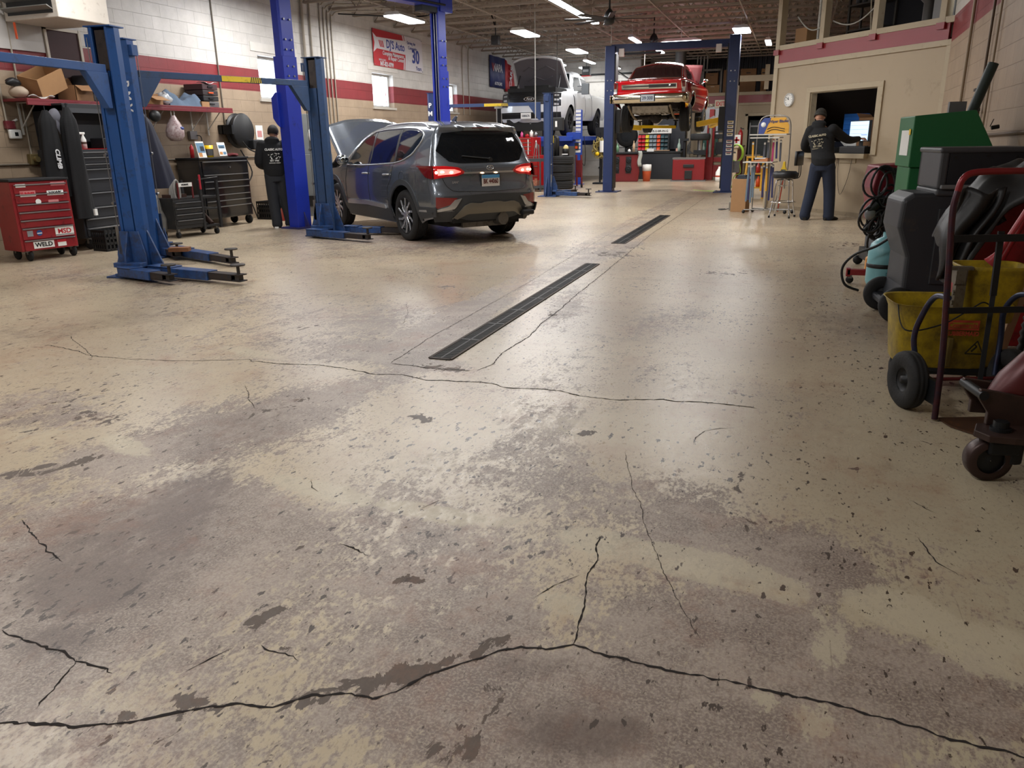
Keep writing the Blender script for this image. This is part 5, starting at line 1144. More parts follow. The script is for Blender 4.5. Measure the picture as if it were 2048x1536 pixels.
# ---------------- white pickup truck on the four-post lift ----------------
def pickup():
    WH=pm('truck_white','cfd2d5',.25,var=.02,coat=.6);GL=pm('truck_glass','0d1314',.35,spec=.06);UN=pm('truck_under','141415',.7)
    z0=1.52
    t=thing('pickup_truck','white pickup truck with its hood raised, standing on the blue four-post lift','car',(-7.87,29.05,z0),R(-90))
    # x forward (towards the viewer); origin under rear axle
    hw=stab([(.5,.92),(.7,.99),(.9,1.01),(1.15,1.0),(1.3,.97),(1.38,.93),(1.6,.84),(1.9,.74),(2.0,.66)])
    plan=stab([(-1.2,.985),(0,1),(4.2,1),(4.6,.97),(4.95,.92)])
    xr=lambda z:-1.2;xf=stab([(.4,4.85),(.7,4.98),(1.0,4.95),(1.3,4.88),(1.45,4.7),(2.0,4.5)])
    zt=tab([(-1.2,1.38),(.82,1.38),(.9,1.40),(1.02,1.85),(1.15,1.95),(1.6,2.06),(2.3,2.06),(2.7,1.98),(3.05,1.62),(3.25,1.42),(3.4,1.39),(4.5,1.34),(4.9,1.28)])
    zb=tab([(-1.2,.55),(0,.52),(4.3,.45),(4.95,.32)])
    sh=Shell(hw,plan,xr,xf,zt,zb,lambda z:.06,lambda z:.22,lambda x:.03,(0,3.75),.52,.43,pw=3)
    b=MB();sh.build_into(b,skip_top=(3.42,4.75));b.build('body',WH,t,merge=True)
    b=MB();b.bx(-1.1,4.7,-.6,.6,.45,1.0);b.bx(4.3,4.85,-.78,.78,.16,.5);b.bx(.6,3.1,-.9,.9,.5,.9);b.bx(3.4,4.75,-.75,.75,.7,1.3);b.bx(3.45,4.72,-.78,.78,1.28,1.42);b.bx(3.5,4.2,-.4,.4,1.4,1.52);b.cyl((0,-.85,.43),(0,.85,.43),.08,10);b.cyl((3.75,-.85,.43),(3.75,.85,.43),.07,10);b.build('underbody',UN,t)
    F=None;Y=lambda y,z,off:sh.front(y,z,off);T=lambda x,y,off:sh.ztop(x,y,off)
    b=MB();panel(b,[(-.72,1.30),(.72,1.30)],[(-.74,.93),(.74,.93)],Y,nu=16,off=.012);b.build('grille',pm('grille_black','141517',.4),t)
    b=MB()
    for k in range(8): b.tube([Y(y,.96+k*.045,.018) for y in np.linspace(-.68,.68,12)],.008,5)
    b.build('grille_bar',DKM,t)
    b=MB();b.tube([tuple(a+c for a,c in zip(Y(0,1.09,.035),(0,.16*cos(k*pi/12),.055*sin(k*pi/12)))) for k in range(24)],.012,6,closed=True);b.build('badge_ring',CHR,t)
    text('Ford',.09,(Y(0,1.09,.03)[0]+.01,0,1.09),(0,1,0),(0,0,1),CHR,t,name='badge_lettering',shear=.3,depth=.002)
    for sg in (1,-1):
        yo=lambda y,z,off:sh.front(sg*y,z,off)
        b=MB();panel(b,[(.72,1.27),(.95,1.25)],[(.74,.86),(.96,.88)],yo,nu=5,off=.015);b.build('headlamp',pm('headlamp_smoked','3b3d40',.12,.3,coat=.6),t)
        b=MB()
        for k in range(3): panel(b,[(.77,1.22-k*.13),(.9,1.21-k*.13)],[(.77,1.16-k*.13),(.9,1.16-k*.13)],yo,nu=2,nv=1,off=.02)
        b.build('headlamp_cell',SILV,t)
    b=MB();panel(b,[(-.98,.84),(.98,.84)],[(-.98,.70),(.98,.70)],Y,nu=20,off=.05);panel(b,[(-.98,.52),(-.4,.52),(.4,.52),(.98,.52)],[(-.96,.42),(-.5,.40),(-.35,.46),(.35,.46),(.5,.40),(.96,.42)],Y,nu=24,off=.05);b.build('bumper_white',WH,t)
    b=MB();panel(b,[(-.96,.70),(.96,.70)],[(-.96,.52),(.96,.52)],Y,nu=20,off=.035);panel(b,[(-.9,.44),(.9,.44)],[(-.85,.28),(.85,.28)],Y,nu=20,off=.0);b.build('bumper_lower',UN,t)
    b=MB();b.cb((5.06,-.08,.6),(.01,.33,.17));b.build('number_plate',PAPER,t)
    text('508067A',.09,(5.067,-.08,.595),(0,1,0),(0,0,1),pm('plate_ink_dark','26324a',.6),t,name='plate_number',sx=.75,bold=.002,depth=.001)
    for sg in (1,-1):
        F=lambda x,z,off:sh.side(x,z,off,sg)
        b=MB();panel(b,[(1.95,1.86),(2.55,1.84),(3.0,1.55)],[(1.93,1.40),(2.6,1.40),(3.1,1.38)],F,nu=10,off=.01);panel(b,[(1.1,1.82),(1.82,1.86)],[(1.02,1.42),(1.83,1.40)],F,nu=6,off=.01);b.build('side_window',GL,t)
        b=MB();panel(b,[(1.82,1.9),(1.95,1.9)],[(1.83,1.36),(1.93,1.36)],F,nu=2,off=.015);b.build('door_pillar',WH,t)
        b=MB()
        for L_ in ([(3.15,1.35),(3.15,.6)],[(1.9,1.35),(1.9,.6)],[(.95,1.35),(1.0,1.0),(.9,.6)]): b.tube([F(x,z,0) for x,z in resamp(L_,8)],.005,4)
        b.build('door_seam',DKM,t)
        b=MB();panel(b,[(3.32,1.2),(3.4,1.25)],[(3.25,.75),(3.3,.75)],F,nu=2,nv=6,off=.012);b.build('fender_vent',BLK,t)
        b=MB();b.bx(2.78,2.9,sg*1.12,sg*1.36,1.28,1.62);b.bx(2.85,2.89,sg*.98,sg*1.15,1.33,1.37);b.bx(2.85,2.89,sg*.98,sg*1.15,1.52,1.55);b.build('tow_mirror',BLK if sg<0 else pm('mirror_grey','4f5356',.4),t,bevel=.03,segs=3)
        b=MB()
        for x in (2.05,1.15): b.bar(F(x,1.22,.02),F(x+.2,1.22,.02),.03,.03)
        b.build('door_handle',WH,t)
    b=MB();panel(b,[(2.72,-.66),(2.72,.66)],[(3.2,-.8),(3.2,.8)],T,nu=14,nv=6,off=.01);b.build('windshield',GL,t)
    # raised hood: quilted liner towards the viewer
    W=.88;an=R(44);hx,hz=3.38,1.42
    def hp(u,y,off=0):
        L=1.28*u;r_=(abs(y)/W)
        return (hx+L*cos(an)*(1-.12*r_**3)+(.07*(1-r_**2)+off)*sin(an)*-1,y*(1-.08*u),hz+L*sin(an)*(1-.10*r_**3)+(.07*(1-r_**2)+off)*cos(an))
    b=MB();b.grid([[hp(u/12,W*k/12,.03) for k in range(-12,13)] for u in range(13)]);b.build('hood',WH,t,solid=.03)
    ln=pm('hood_liner','6c6a70',.85,var=.12)
    b=MB();b.grid([[hp(.05+u/12*.9,W*.93*k/12,-.005-.012*abs(sin(u*1.1+k*.8))) for k in range(-12,13)] for u in range(13)])
    for (u0,y0,u1,y1) in ((.3,-.5,.42,-.2),(.42,-.2,.3,.1),(.3,.1,.42,.4),(.62,-.55,.74,-.3),(.74,-.3,.62,0),(.62,0,.74,.3),(.74,.3,.62,.55)):
        b.bar(hp(u0,y0,-.03),hp(u1,y1,-.03),.03,.02)
    b.build('hood_liner',ln,t);b=MB();b.cb(hp(.93,0,-.03),(.06,.12,.06));b.build('hood_latch',BLK,t)
    for y in (-.7,.7): b=MB();b.cyl((4.2,y,1.3),hp(.5,y),.015,8);b.build('hood_strut',BLK,t)
    wm=(DKM,pm('truck_rim','101113',.5,.3))
    for x in (0,3.75):
        for sg in (1,-1): wheel('wheel',t,x,sg*.84,.44,.29,.25,6,sg,wm,twist=.15)
    return t
pickup()
BLU4=pm('fourpost_blue','2447a8',.4,var=.1,dirt='2d3b66',dirtamt=.2)
t=thing('four_post_lift','blue four-post lift under the white pickup truck with a ladder rail on its right post','car lift',(-7.85,27,0))
for (x,y,nm) in ((1.27,-1.75,0),(1.27,3.3,0),(-1.4,-1.75,1),(-1.4,3.3,1)):
    b=MB();b.bx(x-.09,x+.09,y-.09,y+.09,0,2.3 if x>0 else 2.5);b.bx(x-.16,x+.16,y-.16,y+.16,0,.02);b.build('post',BLU4 if x>0 else pm('post_dark','2a2b30',.5),t,bevel=.008)
for x in (-.86,.86):
    b=MB();b.bx(x-.25,x+.25,-4.2 if x<0 else -4.2,3.6,1.36,1.5);b.build('runway',BLU4,t,bevel=.006)
for y in (-1.75,3.3): b=MB();b.bx(-1.3,1.24,y-.08,y+.08,1.2,1.36);b.build('cross_member',BLU4,t)
b=MB()
for k in range(12): b.bx(1.19,1.35,-1.86,-1.84,.9+k*.11-.02+.12,.96+k*.11+.12)
b.build('ladder_plate',PAPER,t)
b=MB();b.bx(-1.5,-1.47,-1.87,-1.84,0.6,2.4);b.bx(-1.33,-1.3,-1.87,-1.84,.6,2.4);b.bx(-1.55,-1.25,-1.9,-1.6,2.4,2.5);b.build('post_edge',PAPER,t)
b=MB();b.tube(rcurve([(1.45,-1.8,1.5),(1.5,-1.8,1.0),(1.48,-1.8,.6),(1.4,-1.85,.7)],5),.012,6);b.build('air_hose',BLK,t)
b=MB();b.bx(1.18,1.3,-1.95,-1.86,1.1,1.3);b.mat(1).bx(1.2,1.28,-1.955,-1.95,1.12,1.2);b.build('control_box',[BLK,ORG],t)
b=MB();b.bx(-1.1,-.65,-4.2,-4.1,1.5,1.6);b.build('wheel_stop',BLU4,t)
b=MB();b.bx(.9,1.35,-1.95,-1.75,1.4,1.62);b.build('lock_housing',BLU4,t,bevel=.01)
# ---------------- wall fittings on the left wall ----------------
COND=pm('conduit_paint','a39a8c',.5,.2)
def pipe(lab,pts,r=.012,m=COND,cat='pipe',smooth=0,name='conduit',group=None):
    b=MB();b.tube(rcurve(pts,smooth) if smooth else pts,r,8);o=b.build(name,m);tag(o,lab,cat,group);return o
XW=-9.98
pipe('conduit dropping from the roof to the white wall control at the left edge',[(XW,8.05,4.6),(XW,8.05,1.62)],.014)
pipe('conduit dropping to the brass valve box left of the hanging cap',[(XW,8.33,4.6),(XW,8.33,1.3)],.014)
pipe('thin conduit dropping beside the hose reel',[(XW,12.45,4.6),(XW,12.45,1.75)],.012,pm('conduit_dark','6f675b',.5))
pipe('horizontal conduit running along the left wall at waist height',[(XW,7.0,1.18),(XW,13.3,1.16)],.012,pm('conduit_dark','6f675b',.5))
for i,(y,r_,zt) in enumerate(((15.25,.032,4.45),(15.55,.02,4.4),(15.95,.014,4.35),(16.1,.014,4.3),(16.25,.014,4.25),(16.4,.014,4.2))):
    XX=-9.998+r_*1.3;pts=[(XX,y,1.5),(XX,y,zt-.35),(XX+.02,y+.06,zt-.1),(XW+.12,y+.2,zt),(XW+.5,y+.5,zt+.02),(XW+2.2,y+1.6,zt+.02)]
    pipe('%s conduit of the bundle bending onto the roof left of the banner'%['thick leftmost','second','third','fourth','fifth','sixth and rightmost'][i],pts,r_,COND,smooth=4)
for i,(y,z0) in enumerate(((23.9,2.2),(24.4,2.2))): pipe('%s thin conduit on the wall right of the third window'%['left','right'][i],[(XW,y,z0),(XW,y,4.1),(XW+.1,y+.15,4.15)],.014,COND,smooth=3)
# heater
t=thing('wall_heater','cream wall heater box with dark louvres hanging high at the left','heater',(-9.5,8.7,2.98))
b=MB();b.bx(-.45,.48,-.4,.42,0,.75);b.build('casing',pm('heater_cream','c9c1b6',.45,dirt='9a8e80',dirtamt=.2),t,bevel=.012)
b=MB();b.bx(-.38,.4,-.405,-.4,.06,.6);b.build('opening',BLK,t)
b=MB()
for k in range(4): b.cb((0,-.44,.12+k*.12),(.8,.1,.012),(R(-25),0,0))
b.build('louvre',pm('louvre_grey','8b8a86',.4,.5),t);b=MB();b.tube(rcurve([(-.4,-.42,.3),(-.6,-.5,.35),(-.6,-.7,.6),(-.5,-.8,1.2)],5),.02,6);b.build('power_cable',BLK,t)
b=MB();b.bx(-.3,-.27,-.42,-.41,-.22,-.02);b.build('red_tag',ORG,t)
for x in (-.3,.35): b=MB();b.cyl((x,0,.75),(x,0,1.68),.01,6);b.build('hanger_rod',STL,t)
t=thing('vent_panel','grey board and dark framed opening on the wall under the heater','panel',(-9.99,8.6,2.5));b=MB();b.bx(-.0,.02,-1.2,.25,.15,.62);b.build('board',pm('board_grey','b9b6b3',.5),t)
b=MB();b.bx(0,.02,.3,.85,-.25,.5);b.mat(1).bx(0,.035,.27,.31,-.25,.5);b.bx(0,.035,.27,.85,.46,.5);b.bx(0,.035,.84,.88,-.25,.5);b.build('opening_frame',[pm('opening_dark','3a1f22',.7),pm('frame_cream','c7bfb2',.5)],t)
# thermostat etc
t=thing('thermostat','white oval wall control with a small display at the left edge','thermostat',(-9.99,8.13,1.57))
b=MB();b.bx(0,.05,-.09,.09,-.06,.06);b.build('casing',PAPER,t,bevel=.02,segs=3);b=MB();b.bx(.05,.052,-.02,.03,-.025,.025);b.build('display',DKM,t)
t=thing('tag_holder','small red and white tag holder above the wall control','holder',(-9.99,8.08,1.64));b=MB();b.bx(0,.04,-.07,.07,0,.1);b.build('body',pm('dark_red_panel','6d232b',.45),t);b=MB();b.cyl((.02,.05,.09),(.02,.12,.12),.015,8);b.build('clip',PAPER,t)
t=thing('valve_box','brass coloured electrical box at the end of the conduit','junction box',(-9.99,8.33,1.24));b=MB();b.bx(0,.07,-.07,.07,-.07,.07);b.cyl((.07,0,0),(.12,0,0),.04,10);b.build('box_body',pm('old_brass','7d6f4b',.5,.6),t,bevel=.008);b=MB();b.tube(rcurve([(.05,.05,-.05),(.05,.2,-.12),(.04,0,-.3)],5),.008,6);b.build('cord',BLK,t)
t=thing('outlet_box','grey outlet box with a black plug above the black tool chest','outlet',(-9.99,11.55,1.56));b=MB();b.bx(0,.06,-.1,.08,-.07,.07);b.build('box_body',STL,t,bevel=.006);b=MB();b.tube(rcurve([(.07,.05,0),(.1,.12,-.05),(.06,.14,-.4)],5),.008,6);b.build('plug_cord',BLK,t)
t=thing('notice_sheet','small white notice with red marks on the wall left of the mechanic','notice',(-9.995,13.46,1.59));b=MB();b.bx(0,.004,-.11,.11,-.16,.16);b.mat(1).bx(.004,.005,-.07,.07,-.06,.06);b.build('sheet',[PAPER,pm('faded_red','c98a88',.6)],t)
t=thing('outlet_box','round grey socket box below the notice','outlet',(-9.99,13.6,1.3));b=MB();b.bx(0,.1,-.14,.14,-.1,.14);b.build('box_body',pm('socket_grey','7d7f7e',.5),t,bevel=.01);b=MB();b.cyl((.1,.05,.02),(.14,.05,.02),.05,14);b.build('socket',BLK,t)
# hose reel
t=thing('hose_reel','large black round hose reel mounted on the left wall','hose reel',(-9.99,12.62,1.64))
b=MB();b.lathe([(.001,.10),(.29,.10),(.31,.12),(.31,.14),(.14,.15),(.14,.24),(.31,.25),(.31,.27),(.29,.29),(.001,.29)],ax='x',n=40);b.build('drum',BLK,t)
b=MB();b.lathe([(.14,.155),(.27,.16),(.27,.235),(.14,.24)],ax='x',n=36)
b.build('hose_coil',RUB,t);b=MB();b.bx(0,.1,-.12,.12,-.2,.2);b.bx(.08,.3,-.36,-.31,-.06,.1);b.bx(.0,.1,-.36,.1,-.06,.1);b.build('wall_bracket',DKM,t)
b=MB();b.bx(.25,.4,.1,.32,-.34,-.16);b.build('hose_guide',BLK,t,bevel=.02);b=MB();b.tube(rcurve([(.33,.3,-.2),(.33,.42,-.4),(.3,.45,-.62)],5),.012,6);b.ball((.3,.45,-.64),.02,8,6);b.build('hose_end',pm('hose_tan','7a6a4c',.6),t)
pipe('black hose drooping from the reel to behind the mechanic',[(-9.6,12.4,1.45),(-9.6,12.6,1.3),(-9.6,13.0,1.2),(-9.5,13.3,1.0),(-9.6,13.45,.9)],.014,BLK,'hose',5,'hose')
pipe('black cable looping down right of the black tool chest',[(-9.7,12.45,1.3),(-9.65,12.65,.9),(-9.7,12.5,.6),(-9.75,12.7,.25),(-9.75,12.8,.02)],.012,BLK,'cable',5,'cable')
# ---------------- shelf and what lies on it ----------------
t=thing('storage_shelf','long dark red wall shelf piled with boxes and clothes','shelf',(-9.765,10.1,1.98))
b=MB();b.bx(-.21,.23,-2.05,2.05,0,.035);b.bx(.2,.23,-2.05,2.05,-.05,0);b.build('board',pm('shelf_red','742029',.45,dirt='3c1a1c',dirtamt=.3),t,bevel=.004)
for y in (-1.85,-.6,.5,1.45,1.85):
    b=MB();b.bar((-.19,y,-.02),(-.19,y,-.42),.03,.012,(1,0,0));b.bar((-.2,y,-.01),(.18,y,-.01),.03,.012);b.bar((-.2,y,-.34),(.12,y,-.02),.012,.012);b.build('bracket',pm('bracket_white','c4c1ba',.45),t)
SZ=2.017
def carton(lab,x,y,z,w,d,h,rz=0,tilt=(0,0),m=CARD,flaps=(1,1,0,0),open_=True,name='cardboard_box'):
    t=thing(name,lab,'box',(x,y,z),rz);t.rotation_euler=(tilt[0],tilt[1],rz)
    b=MB();k=.006
    b.bx(-w/2,w/2,-d/2,d/2,0,k);b.bx(-w/2,-w/2+k,-d/2,d/2,k,h);b.bx(w/2-k,w/2,-d/2,d/2,k,h);b.bx(-w/2,w/2,-d/2,-d/2+k,k,h);b.bx(-w/2,w/2,d/2-k,d/2,k,h)
    if not open_: b.bx(-w/2,w/2,-d/2,d/2,h-k,h);b.bx(-w/2,w/2,-.02,.02,h,h+.001)
    b.build('carton',m,t)
    if open_:
        for i,fl_ in enumerate(flaps):
            if not fl_: continue
            b=MB();L=.45*min(w,d)
            a=R(fl_ if abs(fl_)>1 else 35)
            if i==0: b.bar((w/2,0,h),(w/2+L*cos(a),0,h+L*sin(a)),d*.96,.005,(0,0,1))
            if i==1: b.bar((0,-d/2,h),(0,-d/2-L*cos(a),h+L*sin(a)),w*.96,.005,(0,0,1))
            if i==2: b.bar((-w/2,0,h),(-w/2-L*cos(a),0,h+L*sin(a)),d*.96,.005,(0,0,1))
            if i==3: b.bar((0,d/2,h),(0,d/2+L*cos(a),h+L*sin(a)),w*.96,.005,(0,0,1))
            b.build('flap',m,t)
    return t
carton('large open cardboard box tipped towards the viewer at the left end of the shelf',-9.75,8.55,SZ+.1,.32,.46,.28,R(5),(R(24),R(12)),CARD,(0,0,0,-20))
carton('second open cardboard box beside the lift post on the shelf',-9.72,9.0,SZ,.34,.3,.2,0,(0,0),CARD2,(-35,0,60,30))
def lump(name,lab,cat,x,y,z,r,m,seed=0,n=18,amp=.25,flat=.0):
    q=random.Random(seed);ph=[q.uniform(0,6) for _ in range(6)]
    b=MB();rows=[]
    for i in range(11):
        th=pi*i/10;rr=[]
        for j in range(n):
            a=2*pi*j/n;k=1+amp*(sin(3*a+ph[0])*sin(2*th+ph[1])+.5*sin(5*a+ph[2])*sin(4*th+ph[3]))
            zz=-cos(th)*r[2]*k
            rr.append((x+r[0]*k*sin(th)*cos(a),y+r[1]*k*sin(th)*sin(a),max(z,z+r[2]+zz-.0) if flat==0 else z+r[2]+zz))
        rows.append(rr)
    b.grid(rows,closed=True)
    o=b.build(name,m);tag(o,lab,cat);return o
lump('cushion','pale curved seat cushion under the tipped box','cushion',-9.78,8.15,SZ,(.13,.1,.08),pm('cushion_beige','ad9c8a',.7),1,amp=.08)
lump('glove','dark glove lying on top of the cushion end','glove',-9.76,8.08,SZ+.15,(.06,.1,.05),BLK,2,amp=.2)
o=MB().grid([[(-9.58+.03*v,8.1+u*.4,SZ+.02+.03*sin(u*9)*v) for u in np.linspace(0,1,12)] for v in (0,1)]).build('crumpled_sheet',pm('sheet_pale','b7b5b0',.6),solid=.004);tag(o,'pale crumpled sheet on the shelf edge under the boxes','sheet')
t=thing('tool_bag','dark tool bag with beige webbing straps on the shelf behind the post','bag',(-9.76,9.35,SZ+.0))
t.location=(-9.8,9.36,SZ)
b=MB();b.prism([(-.2,0),(.2,0),(.17,.36),(-.17,.36)],-.16,.16,'x');b.build('bag_body',pm('bag_dark','2b2d33',.8),t,bevel=.02)
for y in (-.1,.1): b=MB();b.tube(rcurve([(.165,y-.08,.3),(.19,y-.03,.15),(.19,y+.05,.15),(.165,y+.1,.32),(.1,y+.05,.5),(.1,y-.03,.5),(.165,y-.08,.3)],4),.015,6);b.build('strap',pm('webbing_beige','8f7f6a',.8),t)
carton('flattened open carton on the shelf right of the near posts',-9.72,10.32,SZ,.34,.36,.12,R(8),(0,0),CARD,(-25,55,0,20))
o=lump('folded_jacket','dark red and black jacket bundled on the shelf beside the carton','jacket',-9.76,9.97,SZ,(.15,.1,.1),pm('jacket_dark_red','3a1418',.85),3);
t=thing('jeans_pile','faded blue jeans heaped on the shelf','clothes',(-9.76,11.05,SZ))
b=MB();q=random.Random(5);rows=[]
for i in range(13):
    u=i/12;rr=[]
    for j in range(15):
        v=j/14;yy=-.38+.76*v;h_=.26*(1-(2*u-1)**4)*(.65+.35*sin(v*7+1))*(1-.3*abs(2*v-1)**3)+.035*sin(u*11+v*9)*sin(v*13)
        rr.append((-.19+.38*u,yy,max(.0,h_)*(1 if 0<i<12 else 0)))
    rows.append(rr)
b.grid(rows);b.build('denim',pm('denim_faded','56677b',.9,var=.2,scale=9),t)
lump('plastic_bag','crumpled clear plastic bag on the shelf edge','bag',-9.64,10.62,SZ,(.1,.1,.09),pm('clear_plastic','b9bcbf',.2,.1,spec=.8),6,amp=.3)
for k,(h0,hh,m_) in enumerate(((0,.1,STL),(.1,.09,BLK),(.19,.09,pm('tray_dark','2a2022',.6)),(.28,.1,pm('box_maroon','3b2226',.6)))):
    t=thing('parts_case',['grey metal parts case at the bottom of the stack','black parts case second from the bottom','dark parts case third in the stack','maroon case topmost of the stack at the shelf end'][k],'case',(-9.77,11.66,SZ+h0))
    b=MB();b.bx(-.19,.2,-.19,.19,0,hh-.008);b.build('case_body',m_,t,bevel=.006);b=MB();b.bx(.2,.215,-.06,.06,hh*.35,hh*.6);b.build('handle',ORG if k==2 else DKM,t)
carton('small kraft box standing at the front of the case stack',-9.6,11.5,SZ,.07,.2,.09,0,(0,0),CARD,open_=False)
b=MB();b.grid([[(-9.75+.2*v,11.55+.3*u,SZ+.392+.02*sin(u*6+v*3)) for u in np.linspace(0,1,8)] for v in np.linspace(0,1,4)]);tag(b.build('foil_sheet',pm('foil','c9ccd0',.2,.7),solid=.006),'shiny foil wrap lying on the topmost case','foil')
# hanging bag, cap, clothes
t=thing('hanging_bag','thin white shopping bag with dark red contents hanging from the shelf','bag',(-9.6,10.72,1.96))
b=MB();b.lathe([(.001,-.5),(.09,-.49),(.14,-.42),(.145,-.34),(.11,-.24),(.06,-.15),(.035,-.1)],n=20);b.build('bag_film',pm('bag_film','b3a3a3',.35,var=.3,scale=14,dirt='6a3038',dirtamt=.6),t)
for s_ in (-1,1): b=MB();b.tube(rcurve([(0,s_*.03,-.12),(0,s_*.035,-.04),(0,0,.0)],5),.008,6);b.build('bag_handle',PAPER,t)
b=MB();b.ball((.11,.03,-.3),(.04,.05,.03),8,6);b.build('blue_print',pm('print_blue','3a4a8c',.5),t)
def drape(name,lab,cat,x,y,ztop,zbot,w0,w1,dep,m,seed,letters=None,seam=None,lean=0):
    t=thing(name,lab,cat,(x,y,zbot))
    q=random.Random(seed);ph=q.uniform(0,6);H=ztop-zbot;b=MB();rows=[]
    for i in range(19):
        u=i/18;w_=w0+(w1-w0)*u**.7 if u<.95 else w0+(w1-w0)*u**.7*.97;rr=[]
        for j in range(28):
            a=2*pi*j/28;f=1+.13*sin(5*a+ph+u*2)*min(1,u*2)+.06*sin(9*a+ph*2)
            sh=min(1,.35+u*5)
            rr.append((dep*.5*f*sh*cos(a),w_*.5*f*sh*sin(a)+lean*u,H*(1-u)))
        rows.append(rr)
    b.grid(rows,closed=True);b.add(rows[-1],[tuple(range(28))],False);b.build('cloth',m,t)
    b=MB();b.cyl((0,0,H-.02),(0,0,H+.05),.008,6);b.build('hanging_loop',m,t)
    if letters: text(letters,.09,(dep*.5*1.13+.004,-.02,H*.45),(0,0,-1),(0,1,0),WTX,t,name='sleeve_lettering',bold=.003,shear=.2)
    if seam:
        b=MB();b.bx(dep*.5,dep*.5+.03,w1*.2,w1*.35,H*.02,H*.08);b.build('white_label',PAPER,t)
    return t
BC=pm('black_cloth','131417',.9,var=.3,scale=8)
drape('hanging_jacket','long black jacket with white lettering hanging left of the black tool cabinet','jacket',-9.35,8.12,1.86,.75,.16,.34,.2,BC,1,'CLIMB')
drape('hanging_jacket','long black coat hanging against the side of the black tool cabinet','jacket',-9.25,8.37,1.9,.45,.2,.3,.2,BC,2,None,True)
drape('hanging_coat','dark navy coat hanging from the shelf between the lift post and the tool cart','jacket',-9.45,9.85,1.9,.75,.18,.5,.24,pm('navy_cloth','1a1d30',.7,var=.3,scale=7),3,lean=.3)
b=MB();b.ball((-9.5,10.22,1.84),(.08,.1,.09),12,8);tag(b.build('knit_cap',BLK),'dark cap hanging behind the navy coat','cap')
t=thing('baseball_cap','grey baseball cap hanging brim down from the shelf hook','cap',(-9.5,8.42,1.78))
b=MB();b.ball((0,0,0),(.1,.115,.12),18,12);b.build('crown',pm('cap_grey','6f6f78',.85),t);b=MB();b.prism([(-.08,-.04),(.08,-.04),(.085,-.14),(.05,-.22),(-.05,-.22),(-.085,-.14)],.06,.075,'x');b.build('brim',pm('cap_grey','6f6f78',.85),t,bevel=.005);b=MB();b.bx(.09,.1,-.03,.07,-.07,-.03);b.build('badge',pm('badge_red','9c5350',.6),t)
lump('rag_heap','dirty grey rags heaped behind the lift post beside the cart','rags',-9.3,9.75,.0,(.09,.1,.3),pm('rag_grey','6d6b68',.8,var=.4,scale=14),9,amp=.35)
b=MB()
for k in range(4): b.tube([(-9.15+.03*k,9.98+.06*cos(a),.62+.17*sin(a)+k*.03) for a in np.linspace(0,2*pi,22)][:-1],.018,6,closed=True)
tag(b.build('air_hose',pm('hose_grey','8c8a86',.6)),'looped pale grey air hose beside the small black cart','hose')
# ---------------- tool chests ----------------
STRIP=pm('drawer_strip','aeb0b3',.3,.8)
def chest(lab,x,y,rz,W,Dp,z0,H,cols,m,strip=STRIP,top=None,wheels=True,wr=.065,name='tool_chest',side_handle=False):
    """drawers face local -y. cols: list of (x0,x1,[heights top to bottom])"""
    t=thing(name,lab,'tool chest',(x,y,0),rz)
    b=MB();b.bx(-W/2,W/2,-Dp/2+.012,Dp/2,z0,z0+H);b.build('body',m,t,bevel=.008)
    for (xa,xb,hs) in cols:
        z=z0+H-.03
        for h in hs:
            b=MB();b.bx(xa+.006,xb-.006,-Dp/2-.004,-Dp/2+.014,z-h+.006,z-.004);d=b.build('drawer',m,t,bevel=.003,segs=1)
            b=MB();b.prism([(-Dp/2-.004,z-.022),(-Dp/2-.024,z-.016),(-Dp/2-.024,z-.006),(-Dp/2-.004,z-.004)],xa+.01,xb-.01,'x');b.build('handle',strip,d)
            z-=h
    if top is not None: b=MB();b.bx(-W/2-.01,W/2+.01,-Dp/2-.01,Dp/2+.01,z0+H,z0+H+.03);b.build('top_mat',top,t,bevel=.006)
    if wheels:
        for sx in (-1,1):
            for sy in (-1,1):
                cx,cy=sx*(W/2-.08),sy*(Dp/2-.08);e=MB();e.lathe([(.001,-.018),(wr-.006,-.018),(wr,-.012),(wr,.012),(wr-.006,.018),(.001,.018)],c=(cx+.03,cy,wr),ax='x',n=18);e.mat(1).bx(cx+.005,cx+.055,cy-.02,cy+.02,wr+.01,z0);e.bx(cx-.03,cx+.09,cy-.045,cy+.045,z0-.01,z0);e.build('caster',[RUB,STL],t)
    if side_handle:
        b=MB();b.tube(rcurve([(W/2,-Dp*.35,z0+H-.1),(W/2+.06,-Dp*.35,z0+H-.1),(W/2+.06,Dp*.35,z0+H-.1),(W/2,Dp*.35,z0+H-.1)],3),.012,8);b.build('side_handle',STL,t)
    return t
def stick(t,x,z,w,h,y,mats,s=None,sm=None,sz=.05,extra=None,sub=None):
    b=MB();b.bx(x-w/2,x+w/2,y-.002,y,z-h/2,z+h/2)
    if extra: b.mat(1).bx(x-w/2,x+w/2,y-.003,y-.002,z+extra[0]*h/2,z+extra[1]*h/2)
    o=b.build('sticker',mats,t)
    if s: text(s,sz,(x,y-.0025,z+(0 if not sub else h*.12)),(1,0,0),(0,0,1),sm,t,name='sticker_lettering',bold=.0025,depth=.0008,sx=1.05)
REDC=pm('red_chest_paint','8e2027',.35,var=.1,coat=.3,dirt='4a1518',dirtamt=.25)
rc=chest('red tool chest on casters with racing stickers at the left edge',-9.25,7.62,R(77),.72,.46,.13,.86,[(-.33,.33,[.12,.12,.1,.1,.1,.15,.14])],REDC,top=pm('black_mat','17171a',.7),wr=.075)
yy=-.236
PR=pm('sticker_red','b52430',.4);PK=pm('sticker_black','1b1b1d',.4);PB=pm('sticker_blue','2b4f8c',.4)
stick(rc,-.24,.94,.12,.04,yy,[PAPER]);stick(rc,.22,.945,.18,.045,yy,[pm('sticker_pink','c97f80',.5)])
